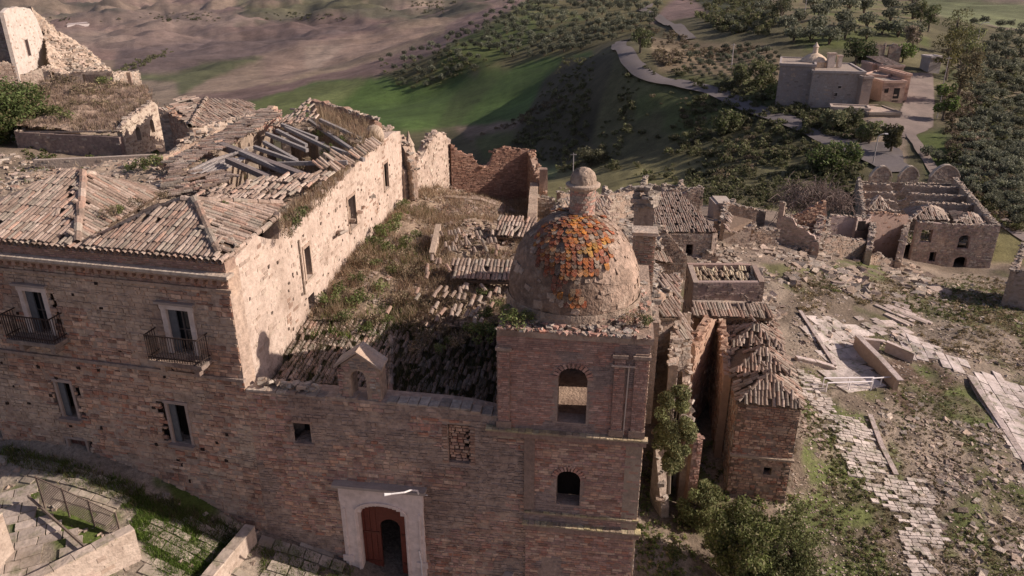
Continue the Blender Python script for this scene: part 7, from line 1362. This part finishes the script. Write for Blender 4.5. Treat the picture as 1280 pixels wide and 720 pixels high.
# scrub and thickets
SC = ['scrub', 'scrub_dry']
def scr(name, poly, n, s, lab, key='scrub', cl=0, sd=1, zs=1.0, nsz=None): return cover(name, poly, n, key, s, lab, cl, zs, sd, nsz)
scr('scrub', [(705,72),(765,66),(800,100),(790,160),(760,222),(625,222),(650,160)], 744, (.8, 3.0), 'dark scrub on the shaded slope of the ridge', cl=-.2, sd=11)
scr('scrub', [(780,95),(860,112),(1000,165),(1080,210),(1075,228),(960,225),(880,232),(760,222),(730,190),(760,150)], 843, (.7, 3.2), 'green scrub on the hillside below the road', cl=-.08, sd=12)
scr('scrub', [(780,110),(900,130),(980,190),(920,225),(800,215)], 400, (.6, 2.0), 'brown scrub on the hillside below the road', 'scrub_dry', 0, 13)
scr('scrub', [(800,82),(900,95),(1000,110),(1010,135),(1085,160),(1090,180),(1045,175),(980,150),(900,118),(820,98)], 336, (1.0, 3.4), 'bushes along the verge above the road', cl=-.15, sd=14)
scr('scrub', [(470,82),(560,60),(640,20),(660,60),(600,88),(530,112),(500,110)], 480, (1.0, 3.8), 'scattered scrub on the knoll above the green field', cl=-.05, sd=15)
scr('scrub', [(1175,60),(1285,60),(1285,300),(1235,275),(1185,200)], 480, (.8, 3.0), 'scrub between the olives on the right-hand slope', cl=-.1, sd=16)
scr('scrub', [(1175,120),(1235,120),(1240,190),(1190,200)], 208, (.8, 2.8), 'brown leafless scrub beside the yard', 'scrub_dry', -.1, 17)
scr('scrub', [(1180,60),(1285,60),(1285,300),(1235,275),(1185,200)], 420, (.8, 2.6), 'dry brown scrub between the olives on the right-hand slope', 'scrub_dry', 0, 27)
scr('scrub', [(790,30),(850,40),(870,62),(965,60),(830,84),(800,60)], 264, (1.0, 3.5), 'reddish brown scrub beside the road bend', 'scrub_dry', -.1, 18)
scr('scrub', [(850,-5),(975,-5),(960,45),(900,40),(860,15)], 336, (2, 7), 'dark woodland on the far slope', cl=-.2, sd=19)
scr('scrub', [(645,160),(610,165),(580,182),(600,172),(680,130),(712,112),(716,120)], 128, (.6, 2.0), 'brown scrub along the field edge', 'scrub_dry', -.3, 20)
scr('scrub', [(620,0),(720,-5),(800,-5),(780,10),(640,12)], 128, (2, 5), 'scrub on the skyline of the grove', cl=-.2, sd=21)
scr('scrub', [(870,215),(1080,225),(1075,262),(985,262),(900,262),(820,250)], 336, (.7, 2.6), 'bushes on the bank behind the ruins', cl=-.1, sd=22)
scr('scrub', [(60,20),(300,14),(480,20),(470,28),(300,26),(60,30)], 256, (5, 13), 'distant hedgerow scrub in the ploughed valley', cl=-.1, sd=23, zs=.8)
scr('scrub', [(140,88),(175,74),(215,60),(218,66),(180,82),(150,94)], 48, (4, 9), 'hedge along the edge of the far green field', cl=-1, sd=24)
scr('scrub', [(470,15),(560,18),(640,14),(620,4),(500,2)], 128, (4, 12), 'bushes in the gullies of the far valley', cl=0, sd=25)
# the tangled leafless vine thicket
tk_ = []; 
for k in range(900):
    px, py = rng.uniform(972, 1062), rng.uniform(218, 254); 
    if ((px - 1017) / 46) ** 2 + ((py - 238) / 20) ** 2 > 1: continue
    z0 = P(px, py, Z=80); hgt = 2.6 * math.sqrt(max(0, 1 - ((px - 1017) / 46) ** 2)); a = np.array([z0[0], z0[1] + rng.uniform(-2, 2), rng.uniform(-3.4, -3.4 + hgt)]); b = a + [rng.normal(0, 1.0), rng.normal(0, .8), rng.normal(0, .8)]; tk_.append((a, b))
g = MB()
for a, b in tk_: m_ = (a + b) / 2 + [0, 0, .5]; g.bar(a, m_, .045, .045, pick([(.30,.24,.21),(.24,.19,.165),(.36,.30,.26)], 1)[0]); g.bar(m_, b, .035, .035, (.28,.22,.19))
o = g.build('vine_thicket', M['dry']); tag(o, 'grey tangle of leafless vines on the bank behind the stepped ruin', kind='stuff')
# yard and roadside trees
def tree(px, py, hgt, rad, lab, name='tree', colr=(.085,.105,.035), col2=(.14,.13,.06), nl=170, cl=26, leaf=.2, base=None, sp=.62, crown0=.35, grp=None, trunkc=(.16,.13,.10), cr=1.0):
    p = hit(px, py) if base is None else np.array(base, float); t_ = thing(name, lab, 'tree', p, grp); g = MB(); tops = []
    g.tube([p - [0,0,.6], p + [rng.normal(0,.1),rng.normal(0,.1), hgt * .3], p + [rng.normal(0,.25), rng.normal(0,.25), hgt * .62]], [rad * .10, rad * .075, rad * .04], trunkc, 7)
    for k in range(6): a = rng.uniform(0, 6.28); e = p + [math.cos(a) * rad * .6, math.sin(a) * rad * .6, hgt * rng.uniform(.5, .85)]; s_ = p + [0, 0, hgt * rng.uniform(.25, .5)]; g.tube([s_, (s_ + e) / 2 + [0, 0, .1 * hgt], e], [rad * .045, rad * .03, rad * .012], trunkc, 5)
    g.build('trunk', M['bark'], t_); C_ = []
    for k in range(cl): a = rng.uniform(0, 6.28); r = rad * math.sqrt(rng.random()) * .8; z_ = hgt * rng.uniform(crown0, .93); r *= math.sqrt(max(.1, 1 - ((z_ / hgt - .62) / .45) ** 2)); C_.append(p + [r * math.cos(a), r * math.sin(a), z_])
    Q, c = leafcloud(C_, cr * rad * rng.uniform(.2, .38, cl), nl, leaf, colr, .35); k = rng.random(len(Q)) < .3; c[k] = np.array(col2) * rng.uniform(.7, 1.3, (k.sum(), 1)); MB().quads(Q, c).build('crown', M['leaf'], t_); return t_
for (px, py, h_, r_, lab, c1) in ((1086,180,4.4,2.6,'small round tree at the road junction, left of the pair',(.085,.10,.04)), (1113,190,4.6,2.4,'small tree at the road junction, right of the pair',(.10,.095,.045)), (1190,70,13,4.5,'tall eucalyptus at the top of the yard',(.11,.115,.05)), (1182,100,12,4.2,'broad yellowish-green tree on the right side of the gravel yard',(.13,.12,.045)), (1200,100,12,4.5,'bushy tree right of the yellowish-green yard tree',(.10,.11,.045)),
     (1196,128,11,3.8,'pale brownish tree with visible trunks beside the lane',(.14,.12,.07)), (1178,150,7,2.6,'dark green conical shrub-tree by the yard street lamp',(.07,.10,.025)), (1160,40,9,3.6,'dark green tree at the head of the yard',(.06,.08,.03)), (1150,30,8,3.5,'tree where the olive grove meets the yard',(.075,.085,.035)), (1068,86,7,3.6,'dark evergreen tree just behind the chapel',(.045,.065,.025)),
     (1082,84,6,3.0,'smaller dark evergreen tree behind the chapel',(.045,.065,.025)), (950,110,6,3.4,'bushy tree left of the chapel side wing',(.075,.085,.035)), (970,132,4.5,3.0,'round green tree under the chapel side wing',(.085,.11,.035)), (925,106,4.5,3,'low broad tree by the road left of the chapel',(.075,.085,.04)), (1060,160,3.6,2.6,'bush-like tree below the chapel terrace',(.08,.09,.045)),
     (1040,165,3.6,2.6,'bush-like tree left of the chapel terrace',(.085,.095,.05)), (1128,78,4.5,2.8,'bright green tree in the chapel garden',(.09,.13,.035)), (800,66,7,4.0,'dark tree on the inside of the road bend',(.06,.075,.03)), (975,30,11,4.5,'dark tall tree at the left edge of the big olives',(.05,.06,.028)), (1140,60,6,3.2,'pale grey-brown tree at the end of the yard',(.16,.13,.10)),
     (1030,215,3.6,3.6,'dense green bush row on the bank under the road',(.07,.095,.03)), (1050,208,3.6,3.4,'dense green bush under the road, right part of the bank',(.065,.09,.03)), (905,165,4,3.6,'round bush on the hillside below the road',(.085,.10,.04)), (738,208,4,4,'round grey-green bush at the foot of the shaded slope',(.08,.08,.045))):
    tree(px, py, h_, r_, lab, colr=tuple(np.array(c1) * 1.6), col2=(.20,.19,.11), leaf=.24, nl=90, cl=22, crown0=.3)
# trees and bushes near at hand
tree(0, 0, 4.0, 1.85, 'leafy light-green tree filling the alley mouth at bottom, right of the bell tower', colr=(.20,.235,.08), col2=(.27,.26,.13), nl=260, cl=105, leaf=.065, cr=.62, base=[*P(925, 742, z=-2.6)[:2], -2.6], crown0=.22)
tree(0, 0, 3.0, 1.7, 'smaller leafy bush beside the alley tree, at the foot of the row', colr=(.16,.185,.07), nl=420, cl=30, leaf=.055, base=[*P(985, 735, z=-2.4)[:2], -2.4], crown0=.15)
tree(0, 0, 2.3, 1.05, 'leafy bush left in the alley next to the bell tower base', colr=(.16,.18,.075), nl=380, cl=26, leaf=.055, base=[*P(872, 660, z=-2.0)[:2], -2.0], crown0=.15)
tree(0, 0, 4.7, .95, 'tall slim bush climbing between the bell tower and the annexe', colr=(.17,.185,.085), nl=420, cl=40, leaf=.05, base=[*P(838, 590, z=1.2)[:2], .7], crown0=.12)
tree(0, 0, 4.0, 3.4, 'dark green bushy tree at the left edge in front of the white tower house', colr=(.11,.15,.05), nl=380, cl=40, leaf=.11, base=P(8, 178, Z=56), crown0=.2)
for i, (px, py, s, z_) in enumerate([(1005,640,.9,0),(1000,690,1.1,0),(875,600,1.0,0),(890,560,.8,0),(868,620,1.2,0),(845,700,.9,0)]):
    p = hit(px, py); plant('green_shrub', 'shrub', p, s, ['green shrub at the foot of the row, middle', 'green shrub at the foot of the row near the bottom edge', 'green shrub deep in the alley', 'small green shrub at the back of the alley', 'green shrub at the alley entrance by the tower', 'green shrub below the bell tower corner'][i], 'shrub', hz=.9)
# haze
HB = MB(); zt_h = max(30, float(GH.max()) + 6); zb_h = float(GH.min()) - 3; HB.box(0, 0, (zt_h + zb_h) / 2, 18600, 18600, zt_h - zb_h, (1, 1, 1)); hm = bpy.data.materials.new('haze'); hm.use_nodes = True; n = hm.node_tree; n.nodes.remove(n.nodes['Principled BSDF'])
pv = n.nodes.new('ShaderNodeVolumePrincipled'); pv.inputs['Color'].default_value = (.86,.86,.92,1); pv.inputs['Density'].default_value = .000012; n.links.new(pv.outputs[0], n.nodes['Material Output'].inputs['Volume'])
HB.build('haze', hm, kind='stuff')['label'] = 'thin pale haze over the far valley'

# plants that look alike are told apart by where they grow
def relabel(grp, word, zones):
    L = [o for o in C.objects if o.get('group') == grp and o.get('category') == 'shrub']; D = {}
    for o in L:
        px, py = project(*o.location); s_ = o.scale[0]; sw = 'small ' if s_ < .75 else 'big ' if s_ > 1.05 else ''; zn = next(z for t, z in zones if py < t); D.setdefault((sw, zn), []).append((float(px), float(py), o))
    for (sw, zn), M_ in D.items():
        M_.sort(key=lambda t: t[0]); n = len(M_); od = {1: [''], 2: ['left ', 'right '], 3: ['leftmost ', 'middle ', 'rightmost '], 4: ['leftmost ', 'second from left ', 'second from right ', 'rightmost ']}.get(n) or ['leftmost ', 'second from left '] + ['central '] * (n - 4) + ['second from right ', 'rightmost ']
        for k, (px, py, o) in enumerate(M_): o['label'] = od[k] + sw + word + ' ' + zn
zW = [(283, 'near the brick wall behind the church'), (315, 'level with the middle window of the wing wall'), (350, 'between middle and nearest windows of the wing wall'), (385, 'level with the nearest window of the wing wall'), (999, 'just behind the shaded tiled roof')]
relabel('green shrubs along the foot of the sunlit wing wall', 'green shrub', zW); relabel('dry brown shrubs on the collapsed roof', 'dry brown shrub', zW)
relabel('shrubs close against the dome', 'olive-green shrub', [(345, 'by the tile strips left of the dome'), (390, 'halfway up beside the dome'), (999, 'by the tower corner left of the dome')])
zP = [(200, 'in the beam hollow of the palace roof'), (222, 'beside the beam hollow of the palace roof'), (258, 'behind the two hipped roofs of the palace'), (999, 'by the front eaves or wall gap of the palace')]
relabel('green shrub tufts on the palace roof', 'green tuft', zP); relabel('dry shrub tufts on the palace roof', 'dry brown tuft', zP)
zD = [(999, 'in the rubble at the foot of the orange-tiled dome')]
relabel('green shrubs at the foot of the dome', 'green weed', zD); relabel('dry shrubs at the foot of the dome', 'dry brown weed', zD)
